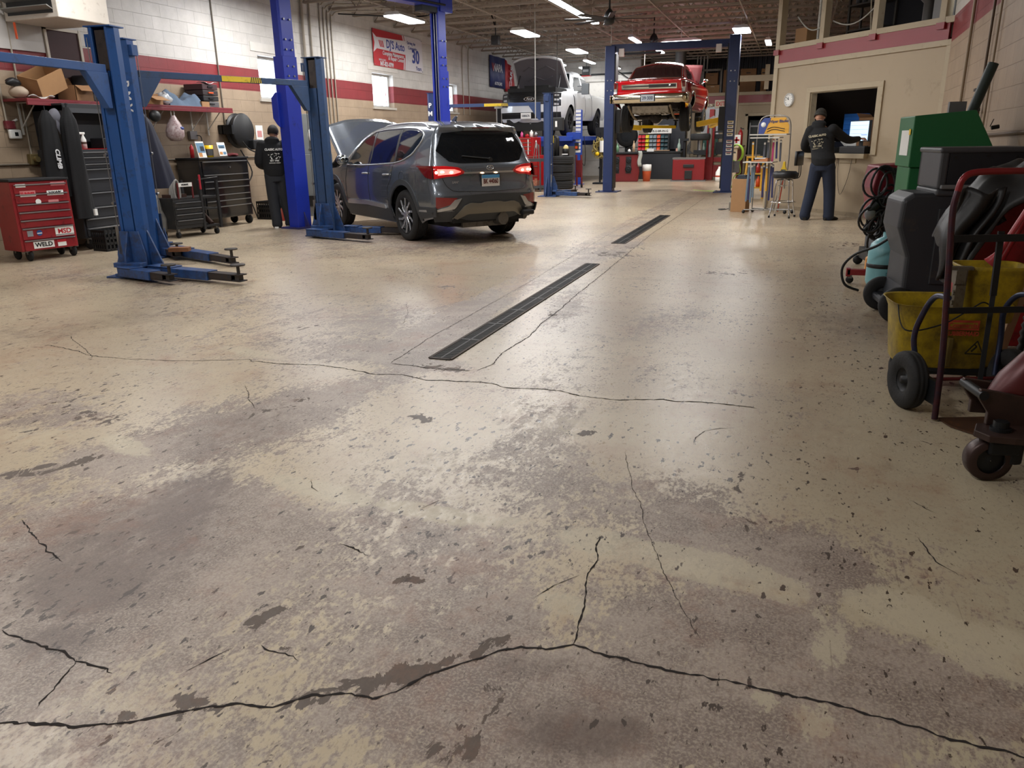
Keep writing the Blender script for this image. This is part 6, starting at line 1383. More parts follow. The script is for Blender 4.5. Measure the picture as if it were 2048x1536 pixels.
stick(rc,-.17,.84,.19,.07,yy,[pm('sticker_pink','c97f80',.5),PAPER],'TUNNEL',PR,.045,extra=(-1,-.4))
stick(rc,.17,.835,.21,.06,yy,[PAPER],'HAWK',PK,.05)
b=MB();b.cyl((-.06,yy,.735),(-.06,yy-.003,.735),.035,14);b.build('sticker',PAPER,rc)
stick(rc,.13,.735,.13,.03,yy,[pm('sticker_pink','c97f80',.5)])
stick(rc,.2,.345,.24,.11,yy,[PAPER,PK],'MSD',PR,.085,extra=(-.85,-.7))
b=MB();b.cyl((-.12,yy,.35),(-.12,yy-.003,.35),.036,18);b.mat(1).bx(-.15,-.09,yy-.004,yy-.003,.34,.352);b.build('sticker',[PB,PAPER],rc)
stick(rc,-.235,.35,.07,.07,yy,[pm('sticker_grey','8b8f93',.5)])
stick(rc,-.09,.2,.26,.085,yy,[PAPER],'WELD',PK,.075)
stick(rc,.14,.2,.11,.085,yy,[PAPER,PR],None,None,extra=(.2,1))
# tall black cabinet with hutch
BKP=pm('black_chest_paint','2b2c30',.4,var=.1)
bk=chest('tall black tool cabinet with a lit hutch behind the near lift posts',-9.6,9.02,R(90),1.3,.62,.16,1.2,[(-.6,.05,[.05,.08,.08,.1,.18,.25,.15,.15,.12]),(.06,.6,[.05,.08,.08,.1,.18,.25,.15,.15,.12])][:0]+[(-.62,-.02,[.07,.09,.07,.14]),(-.02,.6,[.07,.09,.07,.14]),],BKP,wheels=True,wr=.07)
for (xa,xb,za,zb) in ((-.62,.6,.78,.97),(-.62,.6,.58,.78),(-.62,-.0,.43,.58),(.0,.6,.43,.58),(-.62,0,.3,.43),(0,.6,.3,.43),(-.62,0,.18,.3),(0,.6,.18,.3)):
    b=MB();b.bx(xa+.006,xb-.006,-.316,-.296,za+.006,zb-.004);d=b.build('drawer',BKP,bk,bevel=.003,segs=1);b=MB();b.bx(xa+.02,xb-.02,-.334,-.314,zb-.02,zb-.008);b.build('handle',STRIP,d)
b=MB();b.bx(-.6,.62,.05,.3,1.36,1.94);b.bx(-.62,-.6,-.25,.3,1.36,1.94);b.bx(.6,.62,-.25,.3,1.36,1.94);b.bx(-.62,.62,-.25,.3,1.86,1.96);b.build('hutch',pm('hutch_dark','232529',.5),bk,bevel=.006)
b=MB();b.bar((-.55,-.26,1.96),(-.55,-.1,1.6),1.2*0+.02,.02);b.bx(-.6,.6,-.27,-.25,1.84,1.9);b.build('hutch_lid',pm('hutch_grey','3a3c41',.45),bk)
b=MB();b.bx(-.6,.3,-.3,.3,1.36,1.368);b.build('red_mat',REDP,bk)
t=thing('spray_bottle','white spray bottle with a brown grip on the black cabinet','bottle',(-9.42,8.72,1.37));b=MB();b.lathe([(.001,0),(.035,0),(.035,.12),(.015,.17),(.015,.19)],n=14);b.build('bottle_body',PAPER,t);b=MB();b.bx(-.015,.015,-.06,.03,.19,.22);b.build('trigger_head',PAPER,t,bevel=.005);b=MB();b.lathe([(.036,.06),(.036,.09)],n=14);b.build('band',pm('brown_grip','4a3228',.6),t)
t=thing('tool_case','small dark grey case lying on the black cabinet top','case',(-9.45,9.15,1.37));b=MB();b.bx(-.12,.12,-.18,.18,0,.14);b.build('case_body',DKM,t,bevel=.01);b=MB();b.tube(rcurve([(.125,-.08,.05),(.16,-.08,.04),(.16,.08,.04),(.125,.08,.05)],3),.008,6);b.build('handle',STL,t)
def crate(lab,x,y,rz,w,d,h,m=BLK,z=0):
    t=thing('milk_crate',lab,'crate',(x,y,z),rz);b=MB();k=.012
    b.bx(-w/2,w/2,-d/2,d/2,0,k)
    for sx in (-1,1):
        for zz in (0,.3,.55,.88): b.bx(sx*w/2-k*(sx>0),sx*w/2+k*(sx<0),-d/2,d/2,zz*h,zz*h+h*.12)
        for yy in np.linspace(-d/2,d/2-.02,7): b.bx(sx*w/2-k*(sx>0),sx*w/2+k*(sx<0),yy,yy+.02,0,h)
        for zz in (0,.3,.55,.88): b.bx(-w/2,w/2,sx*d/2-k*(sx>0),sx*d/2+k*(sx<0),zz*h,zz*h+h*.12)
        for xx in np.linspace(-w/2,w/2-.02,7): b.bx(xx,xx+.02,sx*d/2-k*(sx>0),sx*d/2+k*(sx<0),0,h)
    b.build('crate_body',m,t);b=MB();b.bx(-w/2+.02,w/2-.02,-d/2+.02,d/2-.02,.015,h*.8);b.build('contents',DKM,t);return t
crate('black milk crate on the floor in front of the tall black cabinet',-9.0,8.5,R(80),.36,.3,.29)
# wide black chest under the reel
wb=chest('wide glossy black tool chest under the hose reel',-9.66,11.62,R(88),1.22,.5,.16,1.0,[(-.56,.56,[.22,.11,.11,.12,.1,.1,.2])],pm('gloss_black_chest','16171a',.2,var=.1,coat=.6),wr=.08,top=pm('black_mat','17171a',.7))
b=MB();b.cyl((.1,-.26,1.02),(.1,-.275,1.02),.014,10);b.build('lock',STL,wb)
WZ=1.19
t=thing('spray_can','red spray can at the left end of the wide black chest','can',(-9.6,11.05,WZ));b=MB();b.lathe([(.001,0),(.033,0),(.033,.17),(.02,.19),(.012,.2),(.012,.22)],n=16);b.build('can_body',REDP,t)
def pic(lab,x,y,z,w,h,m,extra):
    t=thing('magazine',lab,'magazine',(x,y,z),0);b=MB();b.X(frame((0,0,0),(0,1,0),(-.2,0,1)));b.bx(-w/2,w/2,0,h,-.004,.0);b.build('cover',m,t);b=MB();b.X(frame((0,0,0),(0,1,0),(-.2,0,1)))
    for i,(a,c,d,e) in enumerate(extra): b.mat(i%3).bx(-w/2+a*w,-w/2+c*w,d*h,e*h,.0,.002)
    b.build('printed_picture',[pm('pic_blue','5f86a3',.5),pm('pic_orange','c98a4a',.5),pm('pic_dark','34383d',.5)],t)
pic('colourful magazine propped on the black chest',-9.55,11.25,WZ,.2,.27,PAPER,[(.05,.95,.3,.9),(.1,.5,.05,.3),(.4,.9,.4,.7)])
pic('white magazine with small car pictures leaning on the yellow tub',-9.5,11.72,WZ+.02,.2,.23,PAPER,[(.1,.9,.55,.8),(.1,.45,.1,.3),(.2,.8,.6,.7),(.55,.9,.1,.3)])
t=thing('tub','yellow tub with a grey label on the black chest','tub',(-9.68,11.55,WZ));b=MB();b.lathe([(.001,0),(.08,0),(.085,.2),(.07,.2)],n=18);b.build('tub_body',YEL,t);b=MB();b.lathe([(.083,.03),(.087,.14)],n=18);b.build('tub_label',STL,t)
lump('rag','crumpled red and black rag on the right of the black chest','rag',-9.5,11.95,WZ,(.09,.14,.03),pm('rag_red','5c1a1e',.9,var=.5,scale=25),12)
# small cart
t=thing('tool_cart','small black rolling tool cart with a side tray','cart',(-9.15,10.25,0),R(78))
CB=pm('cart_black','232324',.5,dirt='3d3730',dirtamt=.3)
b=MB();b.bx(-.42,.1,-.25,.2,.14,.58);b.build('cabinet',CB,t,bevel=.006)
for k in range(4): b=MB();b.bx(-.41,.09,-.262,-.25,.2+k*.09,.28+k*.09);d=b.build('drawer',CB,t);b=MB();b.bx(-.39,.07,-.28,-.262,.262+k*.09,.272+k*.09);b.build('handle',STRIP,d)
b=MB()
for sx in (.1,.42):
    for sy in (-.25,.2): b.bx(sx-.02,sx+.02,sy-.02,sy+.02,.1,.86)
b.bx(.1,.42,-.25,.2,.13,.16);b.bx(.1,.42,-.25,.2,.4,.42);b.bx(-.42,.42,-.25,.2,.58,.61);b.tube([(.1,-.27,.86),(.1,-.29,.88),(.42,-.29,.9),(.42,-.27,.86)],.012,6);b.build('rack_frame',CB,t)
b=MB();b.bx(.08,.1,-.3,-.26,.72,.95);b.build('red_bottle',pm('pinkish_red','b8323f',.4),t,bevel=.01)
b=MB();b.bx(-.3,-.06,-.28,-.272,.78,.84);b.build('brand_plate',PAPER,t);text('HOMAK',.035,(-.19,-.282,.81),(1,0,0),(0,0,1),PK,t,depth=.001,bold=.002)
b=MB();b.bx(-.32,-.3,-.27,-.25,.6,.84);b.bx(-.06,-.04,-.27,-.25,.6,.84);b.build('plate_post',pm('post_red','5c1d1e',.5),t)
lump('x','x','x',.0,0,0,(.1,.12,.08),CB) if False else None
for sx in (-.36,.36):
    for sy in (-.2,.15): b=MB();b.lathe([(.001,-.015),(.05,-.015),(.05,.015),(.001,.015)],c=(sx,sy,.05),ax='x',n=16);b.mat(1).bx(sx-.02,sx+.02,sy-.02,sy+.02,.08,.14);b.build('caster',[RUB,STL],t)
b=MB();b.cyl((.2,-.1,.42),(.28,.05,.55),.03,8);b.cyl((.32,-.15,.16),(.36,.1,.3),.04,8);b.bx(-.35,-.05,-.1,.1,.61,.66);b.build('loose_tool',RUST,t)
crate('black milk crate against the wall right of the black tool chest',-9.6,13.0,R(85),.36,.34,.34)
# grey test cabinet behind the tall post, red can, extinguisher
t=thing('diagnostic_stand','tall grey equipment stand behind the bright blue post','equipment',(-9.0,13.85,0))
b=MB();b.bx(-.25,.25,-.2,.2,0,1.2);b.bx(-.2,.2,-.15,.2,1.2,1.95);b.build('cabinet_body',pm('equip_grey','75797a',.5),t,bevel=.01);b=MB();b.ball((.1,-.22,1.55),(.1,.04,.14),12,8);b.build('white_screen',PAPER,t);b=MB();b.tube(rcurve([(.2,-.22,1.4),(.25,-.25,1.2),(.15,-.24,1.05),(.28,-.24,.85)],5),.015,6);b.bx(-.2,.3,-.24,-.2,.2,.4);b.build('cable',BLK,t)
t=thing('fire_extinguisher','red canister on the floor behind the mechanic','extinguisher',(-9.05,12.75,0))
b=MB();b.lathe([(.001,0),(.11,0),(.11,.65),(.05,.75),(.03,.85)],n=18);b.build('cylinder',REDP,t)
t=thing('floor_fan','round dark fan base with a red hose beside the mechanic feet','fan',(-8.6,12.3,0));b=MB();b.lathe([(.12,-.05),(.15,0),(.12,.05)],c=(0,0,.17),ax='x',n=20);b.lathe([(.001,0),(.03,-.03),(.03,.03)],c=(0,0,.17),ax='x',n=10);b.build('ring',DKM,t);b=MB();b.prism([(-.07,.15),(.07,.15),(.02,.75),(-.02,.75)],-.03,.03,'x');b.build('red_cone',REDP,t)
# ---------------- banners ----------------
RB=pm('banner_red','b3242e',.5,var=.06);WB=pm('banner_white','cfccd2',.55,var=.03);BB=pm('banner_blue','2a3a8e',.5,var=.05)
t=thing('banner','red and white shop banner with 30 years lettering above the second window','banner',(-9.97,19.62,3.64))
H_=.42;W_=1.38
b=MB();b.mat(0).bx(0,.006,-W_,.35,-H_,H_);b.mat(1).bx(0,.006,.35,W_,-H_,H_);b.build('vinyl',[RB,WB],t)
b=MB();b.prism([(-1.2,.24),(.42,.30),(.42,-.04),(-1.2,-.02)],.006,.012,'x');b.prism([(-1.38,.33),(-1.2,.24),(-1.2,-.02),(-1.38,-.12),(-1.3,.1)],.006,.01,'x');b.prism([(.42,.26),(.62,.05),(.55,.02),(.68,-.2),(.42,-.12)],.006,.01,'x')
for k in range(3): b.prism([(.2+k*.09,.42),(.25+k*.09,.42),(.31+k*.09,.26),(.26+k*.09,.26)],.006,.01,'x');b.prism([(.26+k*.09,-.12),(.31+k*.09,-.12),(.25+k*.09,-.42),(.2+k*.09,-.42)],.006,.01,'x')
b.build('ribbon',WB,t)
b=MB()
for k in range(3): b.prism([(-1.1+k*.08,.18),(-1.05+k*.08,.18),(-.98+k*.08,.03),(-1.03+k*.08,.03)],.012,.014,'x')
b.build('slashes',RB,t)
rt=(0,1,0);up=(0,0,1)
def bt(s,sz,y,z,m,**k): text(s,sz,(.013,y,z),rt,up,m,t,name='banner_lettering',depth=.001,**k)
bt("DJ'S Auto",.27,-.2,.12,BB,bold=.006,sx=.95)
bt("Complete Maintenance",.13,-.35,-.1,WB,bold=.003,sx=.95,shear=.2);bt("& Repair Center",.13,-.2,-.2,WB,bold=.003,shear=.2)
bt("SERVING SINCE",.06,-.95,-.27,WB,sx=.9);bt("847-821-0799",.14,-.72,-.36,WB,bold=.006,sx=.9)
bt("Serving the",.11,.72,.27,BB);bt("Community",.11,.78,.15,BB);bt("30",.46,.95,-.06,BB,bold=.012);bt("Years",.15,1.12,-.33,BB)
b=MB()
for y in (-W_+.03,W_-.03):
    for z in (-H_+.03,H_-.03): b.cyl((.006,y,z),(.012,y,z),.015,8)
b.build('eyelet',STL,t)
t=thing('banner','blue banner with red and white lettering near the back left corner','banner',(-9.97,26.95,3.66))
b=MB();b.grid([[(.01+.02*sin(u*14),-.72+1.5*u,-.5+1.0*v-.1*u*0) for u in np.linspace(0,1,20)] for v in (0,1)],True);b.build('vinyl',pm('banner_blue2','3b4374',.5,var=.1),t,solid=.006)
text('NAPA',.34,(.05,-.02,.12),rt,up,WB,t,name='banner_lettering',bold=.012,depth=.001);text('V',.34,(.055,-.5,.12),rt,up,RB,t,name='banner_lettering',bold=.012,depth=.001);text('AUTOCARE',.14,(.05,0,-.38),rt,up,WB,t,name='banner_lettering',bold=.004,depth=.001)
t=thing('banner','drooping red banner hanging over the end of the blue banner','banner',(-9.96,28.2,3.66))
b=MB();b.grid([[(.02+.03*sin(u*12),-.5+1.15*u*(1-.25*v)+.35*v*(1-u)*0,-.58+1.05*v-.25*u*v) for u in np.linspace(0,1,16)] for v in np.linspace(0,1,6)],True);b.build('vinyl',RB,t,solid=.006)
text('CARS',.3,(.075,-.02,-.1),(0,.3,1),(0,-1,.3),WB,t,name='banner_lettering',bold=.01,depth=.001)
# cable swags and small camera by the banner
pipe('black cable sagging along the joists above the banner',[(-9.9,16.6,4.15),(-8.5,17.5,4.12),(-7.5,17.0,4.1),(-6.9,16.0,4.02)],.015,BLK,'cable',5,'cable')
t=thing('speaker','small black speaker hanging under the joists right of the tall blue post','speaker',(-7.75,20.9,3.95));b=MB();b.bx(-.1,.1,-.09,.09,-.12,.1);b.build('cabinet',BLK,t,bevel=.01);b=MB();b.cyl((0,0,.1),(0,0,.7),.015,6);b.bar((0,0,.3),(-.2,.2,.7),.03,.03);b.build('bracket',BLK,t)
# ---------------- equipment along the right wall ----------------
MAROON=pm('hand_truck_paint','431c22',.35,.4,var=.35,scale=5,dirt='1d2233',dirtamt=.8)
# hand truck
t=thing('hand_truck','dark red and blue hand truck with black tyres in front of the yellow mop bucket','hand truck',(.95,4.35,0),R(20))
b=MB()
for sx in (-1,1):
    b.tube(rcurve([(sx*.225,-.12,.01),(sx*.225,-.1,.35),(sx*.23,-.05,.75),(sx*.23,-.01,1.02),(sx*.215,.0,1.12)],6),.0155,10)
b.build('frame',MAROON,t);b=MB();b.tube(rcurve([(-.215,0,1.12),(-.2,.0,1.175),(-.15,.0,1.205),(0,.0,1.21),(.15,.0,1.205),(.2,.0,1.175),(.215,0,1.12)],6),.0158,10)
b.build('top_handle',pm('handle_arc_red','7d1c22',.35,.2,var=.2),t)
b=MB()
for x in (-.015,):
    b.bar((x,-.1,.2),(x+.03,-.04,.62),.022,.012);b.bar((x+.03,-.04,.62),(x+.035,-.01,.93),.03,.012)
b.bar((-.225,-.09,.56),(.225,-.09,.56),.03,.008,(0,1,0));b.bar((-.225,-.035,.90),(.225,-.035,.90),.035,.008,(0,1,0));b.build('cross_strap',DKM,t)
for sx in (-1,1):
    b=MB();b.tube(rcurve([(sx*.225,-.08,.62),(sx*.21,.06,.6),(sx*.21,.15,.5),(sx*.23,.17,.35),(sx*.2,.12,.16)],6),.0145,10);b.build('wheel_brace',pm('brace_blue','27304a',.35,.5,var=.3,dirt='3d1c20',dirtamt=.4),t)
b=MB();b.cyl((-.25,.1,.15),(.25,.1,.15),.010,10)
b.build('axle',pm('axle_red','5e1d22',.4,.4),t)
for sx in (-1,1): b=MB();b.bx(sx*.225-.012,sx*.225+.012,-.12,.13,.08,.2);b.build('axle_bracket',DKM,t)
b=MB();b.prism([(-.2,-.1),(.2,-.1),(.2,-.2),(.13,-.36),(-.13,-.36),(-.2,-.22)],.003,.011,'z');b.build('toe_plate',pm('toe_plate_rust','4d3526',.55,.4,var=.35,scale=9,dirt='6e4322',dirtamt=.4),t)
for sx in (-1,1):
    b=MB();b.lathe([(.062,-.03),(.08,-.042),(.13,-.045),(.148,-.03),(.152,-.018),(.147,-.012),(.152,-.006),(.152,.006),(.147,.012),(.152,.018),(.148,.03),(.13,.045),(.08,.042),(.062,.03)],c=(sx*.27,.1,.152),ax='x',n=36);w_=b.build('tire',RUB,t)
    b=MB();b.lathe([(.066,-.028),(.05,-.012),(.02,-.01),(.02,-.035),(.001,-.035)],c=(sx*.27,.1,.152),ax='x',n=24);b.lathe([(.066,.028),(.05,.012),(.02,.01),(.02,.035),(.001,.035)],c=(sx*.27,.1,.152),ax='x',n=24);b.build('hub',pm('hub_black','202022',.5,.4),w_)
# mop bucket
YB_=pm('bucket_yellow','b59a12',.5,var=.12,scale=4,dirt='45371a',dirtamt=1.1)
t=thing('mop_bucket','dirty yellow mop bucket on casters with a wringer, behind the hand truck','mop bucket',(.885,4.9,0),R(8));t.scale=(1.0,1.08,1.2)
def rr(w,d,z,n=32,p=4):
    o=[]
    for k in range(n):
        a=2*pi*k/n;c,s_=cos(a),sin(a);o.append((w*abs(c)**(2/p)*(1 if c>0 else -1),d*abs(s_)**(2/p)*(1 if s_>0 else -1),z))
    return o
b=MB();b.grid([rr(.24,.15,.10),rr(.255,.165,.12),rr(.285,.19,.36),rr(.305,.205,.40),rr(.315,.212,.405),rr(.3,.2,.40),rr(.27,.178,.35),rr(.24,.155,.13)],closed=True);b.add(rr(.24,.155,.13),[tuple(range(32))],False);b.add(rr(.24,.15,.10),[tuple(range(32))],False)
b.build('tub',YB_,t)
b=MB();b.bx(-.03,.0,-.2,-.17,.12,.26);b.build('front_rib',pm('rib_brown','5a4a1a',.6),t,bevel=.006)
b=MB()
for sx in (-.2,.2):
    for sy in (-.12,.12):
        b.lathe([(.001,-.015),(.038,-.015),(.042,0),(.038,.015),(.001,.015)],c=(sx,sy,.042),ax='x',n=16);b.mat(1).cyl((sx,sy,.06),(sx,sy,.11),.02,8);b.mat(0)
b.build('caster',[RUB,DKM],t)
b=MB();b.bx(-.2,.24,-.16,.16,.07,.11);b.build('base_rim',DKM,t,bevel=.02)
b=MB();b.tube(rcurve([(-.29,-.12,.4),(-.27,-.235,.30),(-.1,-.25,.33),(.03,-.245,.4),(.1,-.215,.43),(.14,-.2,.42)],6),.0035,6);b.build('bail_wire',DKM,t)
b=MB();b.prism([(.02,-.198),(.26,-.198),(.26,-.202),(.02,-.202)],.0,.0,'z') if False else None
yb=-.203
b=MB();b.bx(-.05,.11,yb-.004,yb,.30,.345);b.mat(1).bx(-.04,.10,yb-.005,yb-.004,.31,.335);b.build('brand_label',[pm('label_red_brown','a03a24',.6),pm('label_ochre','8a6d12',.6)],t)
text('Commercial',.03,(.03,yb-.006,.322),(1,0,0),(0,0,1),pm('label_red_brown','a03a24',.6),t,depth=.0005,bold=.001)
text('RUBBERMAID',.028,(.03,yb-.004,.283),(1,0,0),(0,0,1),pm('label_red_brown','a03a24',.6),t,depth=.0005,bold=.001)
b=MB()
for p,q in (((.06,.19),(.15,.19)),((.15,.19),(.115,.25)),((.115,.25),(.06,.19))): b.bar((p[0],yb,p[1]),(q[0],yb,q[1]),.006,.004,(0,1,0))
b.bar((.09,yb,.2),(.115,yb,.225),.008,.004,(0,1,0));b.bar((.115,yb,.225),(.1,yb,.235),.006,.004,(0,1,0));b.build('warning_symbol',pm('ink_dark','26210f',.6),t)
b=MB()
o0=Matrix.Translation((.21,.03,.31));b.X(o0);b.grid([rr(.13,.11,0),rr(.17,.13,.24),rr(.185,.14,.26),rr(.165,.125,.26),rr(.12,.1,.02)],closed=True);b.build('wringer',YB_,t)
b=MB();b.bx(-.01,.04,-.13,-.08,.36,.57)
for k in range(4): b.tube([(-.02+.035*cos(a),-.12,.39+k*.045+.018*sin(a)) for a in np.linspace(-1.5,1.5,8)],.007,6)
b.build('wringer_spring',pm('wringer_steel','6e675a',.5,.6,dirt='3d3526'),t)
b=MB();b.bx(-.04,.07,-.12,-.08,.56,.575);b.bx(-.02,.03,-.14,-.07,.5,.56);b.build('wringer_bracket',pm('wringer_steel','6e675a',.5,.6),t)
b=MB();b.tube(rcurve([(.18,-.02,.58),(.21,-.03,.63),(.25,-.03,.7),(.42,-.03,1.02)],5),[.035,.03,.026,.022,.017,.015,.015,.015,.015,.015,.015,.015,.015,.015,.015,.015] ,10);b.build('wringer_handle',pm('handle_red','a1343c',.4),t)
# refrigerant recovery machine
GR=pm('machine_grey','33363b',.5,var=.1,scale=3,dirt='4b463f',dirtamt=.2);GR2=pm('machine_dark','1d2026',.55)
t=thing('ac_service_machine','big dark grey wheeled air conditioning service machine behind the mop bucket','machine',(1.12,6.75,0),R(8))
b=MB();b.prism([(-.33,.12),(-.3,.28),(-.3,.5),(-.38,.72),(-.37,.92),(-.3,.97),(.38,.97),(.38,.12)],-.22,.25,'y');b.build('cabinet',GR,t,bevel=.03,segs=3)
b=MB();b.bx(-.12,.36,-.235,-.22,.3,.86);b.build('front_panel',GR,t,bevel=.008);b=MB();b.bx(.02,.11,-.238,-.235,.66,.84);b.mat(1).bx(.02,.11,-.24,-.238,.81,.84)
for k in range(5): b.mat(2).bx(.025,.105,-.24,-.238,.675+k*.025,.68+k*.025)
b.build('caution_label',[PAPER,ORG,DKM],t)
b=MB();b.bx(-.16,.46,-.24,.26,.95,1.0);b.bx(-.16,-.1,-.24,.26,1.0,1.27);b.bx(.38,.46,-.24,.26,1.0,1.27);b.bx(-.16,.46,.2,.26,1.0,1.27);b.bx(-.17,.47,-.25,.27,1.25,1.29);b.build('upper_hood',pm('machine_hood','44464a',.5,var=.1),t,bevel=.015)
b=MB();b.bx(-.1,.38,-.235,.2,1.02,1.25);b.build('screen_recess',GR2,t);b=MB();b.bx(-.14,.44,-.27,-.2,1.0,1.03);b.build('tray_lip',pm('machine_tray','6e6f70',.5),t,bevel=.008)
b=MB()
for x,z in ((-.06,1.22),(.15,1.23),(.34,1.22)): b.cyl((x,-.24,z),(x,-.23,z),.012,8)
b.build('bolt',BLK,t)
for sy in (-.26,.24):
    b=MB();b.lathe([(.06,-.035),(.1,-.042),(.135,-.03),(.14,0),(.135,.03),(.1,.042),(.06,.035)],c=(-.32,sy,.14),ax='y',n=32);w_=b.build('tire',RUB,t);b=MB();b.lathe([(.065,-.03),(.05,-.015),(.018,-.02),(.001,-.03)],c=(-.32,sy,.14),ax='y',n=24);b.build('hub',pm('hub_grey','4b4b4b',.5),w_)
b=MB();b.bx(-.4,.4,-.25,.25,.1,.16);b.build('base_skirt',GR2,t,bevel=.02);b=MB();b.lathe([(.001,-.02),(.06,-.02),(.06,.02),(.001,.02)],c=(.34,-.15,.06),ax='y',n=16);b.bx(.3,.38,-.19,-.11,.06,.12);b.build('caster',RUB,t)
t=thing('refrigerant_tank','pale blue refrigerant tank strapped behind the grey service machine','tank',(.80,7.38,.12));t.scale=(.85,.85,1)
b=MB();b.lathe([(.001,0),(.13,.01),(.15,.05),(.15,.3),(.13,.37),(.08,.41),(.03,.43),(.03,.47)],n=28);b.build('tank_body',pm('tank_blue','7fb7bf',.35,var=.05),t)
b=MB();b.lathe([(.151,.17),(.156,.175),(.156,.2),(.151,.205)],n=28);b.build('strap',BLK,t);b=MB();b.bx(-.08,.2,-.12,.12,-.12,0);b.build('tank_shelf',GR2,t)
b=MB()
for k in range(6): b.bx(.02,.09,-.149-.003,-.142,.06+k*.015,.065+k*.015)
b.build('printed_text',pm('tank_ink','3a6a78',.5),t);pipe('black hose curving round the pale blue tank',[(.62,7.25,.1),(.5,7.2,.16),(.47,7.2,.3),(.55,7.15,.42),(.7,7.1,.5),(.8,7.08,.58)],.011,BLK,'hose',6,'hose')
# green machine
GN=pm('machine_green','1e6b3e',.45,var=.08,scale=3)
t=thing('green_test_machine','green metal cabinet machine with a slanted hood behind the grey service machine','machine',(1.28,8.3,0),R(6))
b=MB();b.prism([(-.33,1.1),(-.33,1.54),(.16,1.58),(.42,1.12),(.42,1.1)],-.24,.3,'y');b.build('hood_cabinet',GN,t,bevel=.008)
b=MB();b.bx(-.31,.2,-.2,.28,0,1.1);b.build('lower_cabinet',GN,t,bevel=.01);b=MB();b.bx(-.336,-.33,-.15,.15,1.2,1.42);b.mat(1).bx(-.338,-.336,-.19,-.13,1.38,1.43);b.build('side_label',[PAPER,YEL],t)
b=MB();b.cyl((-.12,-.27,1.15),(-.12,-.24,1.15),.045,16);b.mat(1).bx(-.2,-.04,-.25,-.24,1.06,1.1);b.build('knob',[pm('knob_brown','4a4038',.6),STL],t)
b=MB();b.bx(.0,.14,.0,.05,1.56,1.66);b.build('grey_bracket',pm('bracket_grey','6c6c70',.5),t);b=MB();b.cyl((.2,.1,1.5),(.34,.12,1.98),.045,20);b.build('exhaust_tube',pm('tube_dark_green','20302c',.5),t)
b=MB();b.cyl((.28,-.25,1.44),(.31,-.22,1.5),.004,6);b.cyl((.37,.0,1.43),(.43,.0,1.44),.018,8);b.build('side_valve',BLK,t)
# welder bundle with cables
t=thing('welding_cart','dark red welding cart hung with looped black cables, left of the green machine','welder',(1.0,9.35,0),R(10))
b=MB();b.prism([(-.2,.72),(-.24,.85),(-.2,1.08),(.15,1.1),(.2,1.0),(.2,.5),(-.18,.5)],-.2,.25,'y');b.build('welder_body',pm('welder_red','7c1c2c',.45,dirt='4a141c'),t,bevel=.015)
b=MB();b.bx(-.2,.1,-.24,-.2,.7,.78);b.bx(-.15,.2,-.2,.2,.2,.5);b.build('grey_shelf',pm('shelf_slate','3f454d',.5),t,bevel=.01)
q=random.Random(11);b=MB()
for k in range(16):
    cx=-.18+q.uniform(-.08,.25);cz=.62+q.uniform(-.18,.3);rx_,rz_=q.uniform(.05,.12),q.uniform(.08,.18);yy_=-.25-q.uniform(0,.08)
    b.tube([(cx+rx_*cos(a),yy_+.02*sin(2*a),cz+rz_*sin(a)) for a in np.linspace(0,2*pi,20)[:-1]],.012,6,closed=True)
b.build('cable_loops',pm('cable_black','222226',.5,var=.5,scale=12,dirt='6b6a6c',dirtamt=.2),t)
b=MB()
for k in range(6): b.tube([(.08+.1*cos(a),-.26-.012*k,1.0+.11*sin(a)+k*.01) for a in np.linspace(0,2*pi,20)[:-1]],.011,6,closed=True)
b.build('grey_cable_coil',pm('cable_grey','77776c',.6),t)
b=MB()
for p0,p1,r_ in (((-.2,-.25,1.06),(.05,-.28,1.02),.022),((-.12,-.28,1.02),(.1,-.3,.98),.02),((-.3,-.3,.42),(-.18,-.28,.6),.02),((-.24,-.32,.38),(-.1,-.3,.55),.018),((-.28,-.3,.62),(-.2,-.3,.7),.05)): b.cyl(p0,p1,r_,10)
b.build('clamp_grip',BLK,t);b=MB();b.ball((-.26,-.3,.6),(.06,.06,.07),12,8);b.build('grey_cap',pm('cap_grey2','77797c',.4),t)
b=MB();b.tube(rcurve([(-.22,-.3,.5),(-.26,-.32,.3),(-.2,-.3,.14),(-.1,-.28,.1)],5),.012,6);b.cyl((-.02,-.28,.0),(-.02,-.28,.5),.012,8);b.lathe([(.001,-.015),(.05,-.015),(.05,.015),(.001,.015)],c=(-.02,-.28,.05),ax='y',n=14);b.lathe([(.001,-.015),(.05,-.015),(.05,.015),(.001,.015)],c=(.3,.2,.05),ax='y',n=14);b.lathe([(.001,-.015),(.05,-.015),(.05,.015),(.001,.015)],c=(-.2,.2,.05),ax='y',n=14);b.bx(-.2,.3,-.2,.2,.08,.2);b.build('cart_base',BLK,t)
# orange lifting table and red dolly
t=thing('transmission_jack','orange wedge shaped jack on the floor behind the pale blue tank','jack',(1.02,9.0,0),R(0))
t.location=(.98,8.78,0)
b=MB();b.prism([(-.2,.04),(-.2,.18),(-.02,.3),(.3,.36),(.3,.04)],-.12,.0,'y');b.build('wedge_body',pm('jack_orange','d58a2e',.45,dirt='8a5a22',dirtamt=.2),t,bevel=.01)
t=thing('creeper_dolly','low red dolly frame on small casters','dolly',(.9,8.35,0),R(0))
t.location=(.86,8.2,0)
b=MB();b.bx(-.28,.1,-.04,.04,.085,.14);b.bx(-.29,-.25,-.04,.04,.07,.15);b.bx(.02,.1,-.04,.3,.085,.14);b.build('dolly_frame',REDC,t,bevel=.004)
for x in (-.25,.06):
    b=MB();b.lathe([(.001,-.014),(.034,-.014),(.036,0),(.034,.014),(.001,.014)],c=(x,0,.036),ax='y',n=16);b.mat(1).bx(x-.02,x+.02,-.02,.02,.05,.085);b.build('caster',[RUB,STL],t)
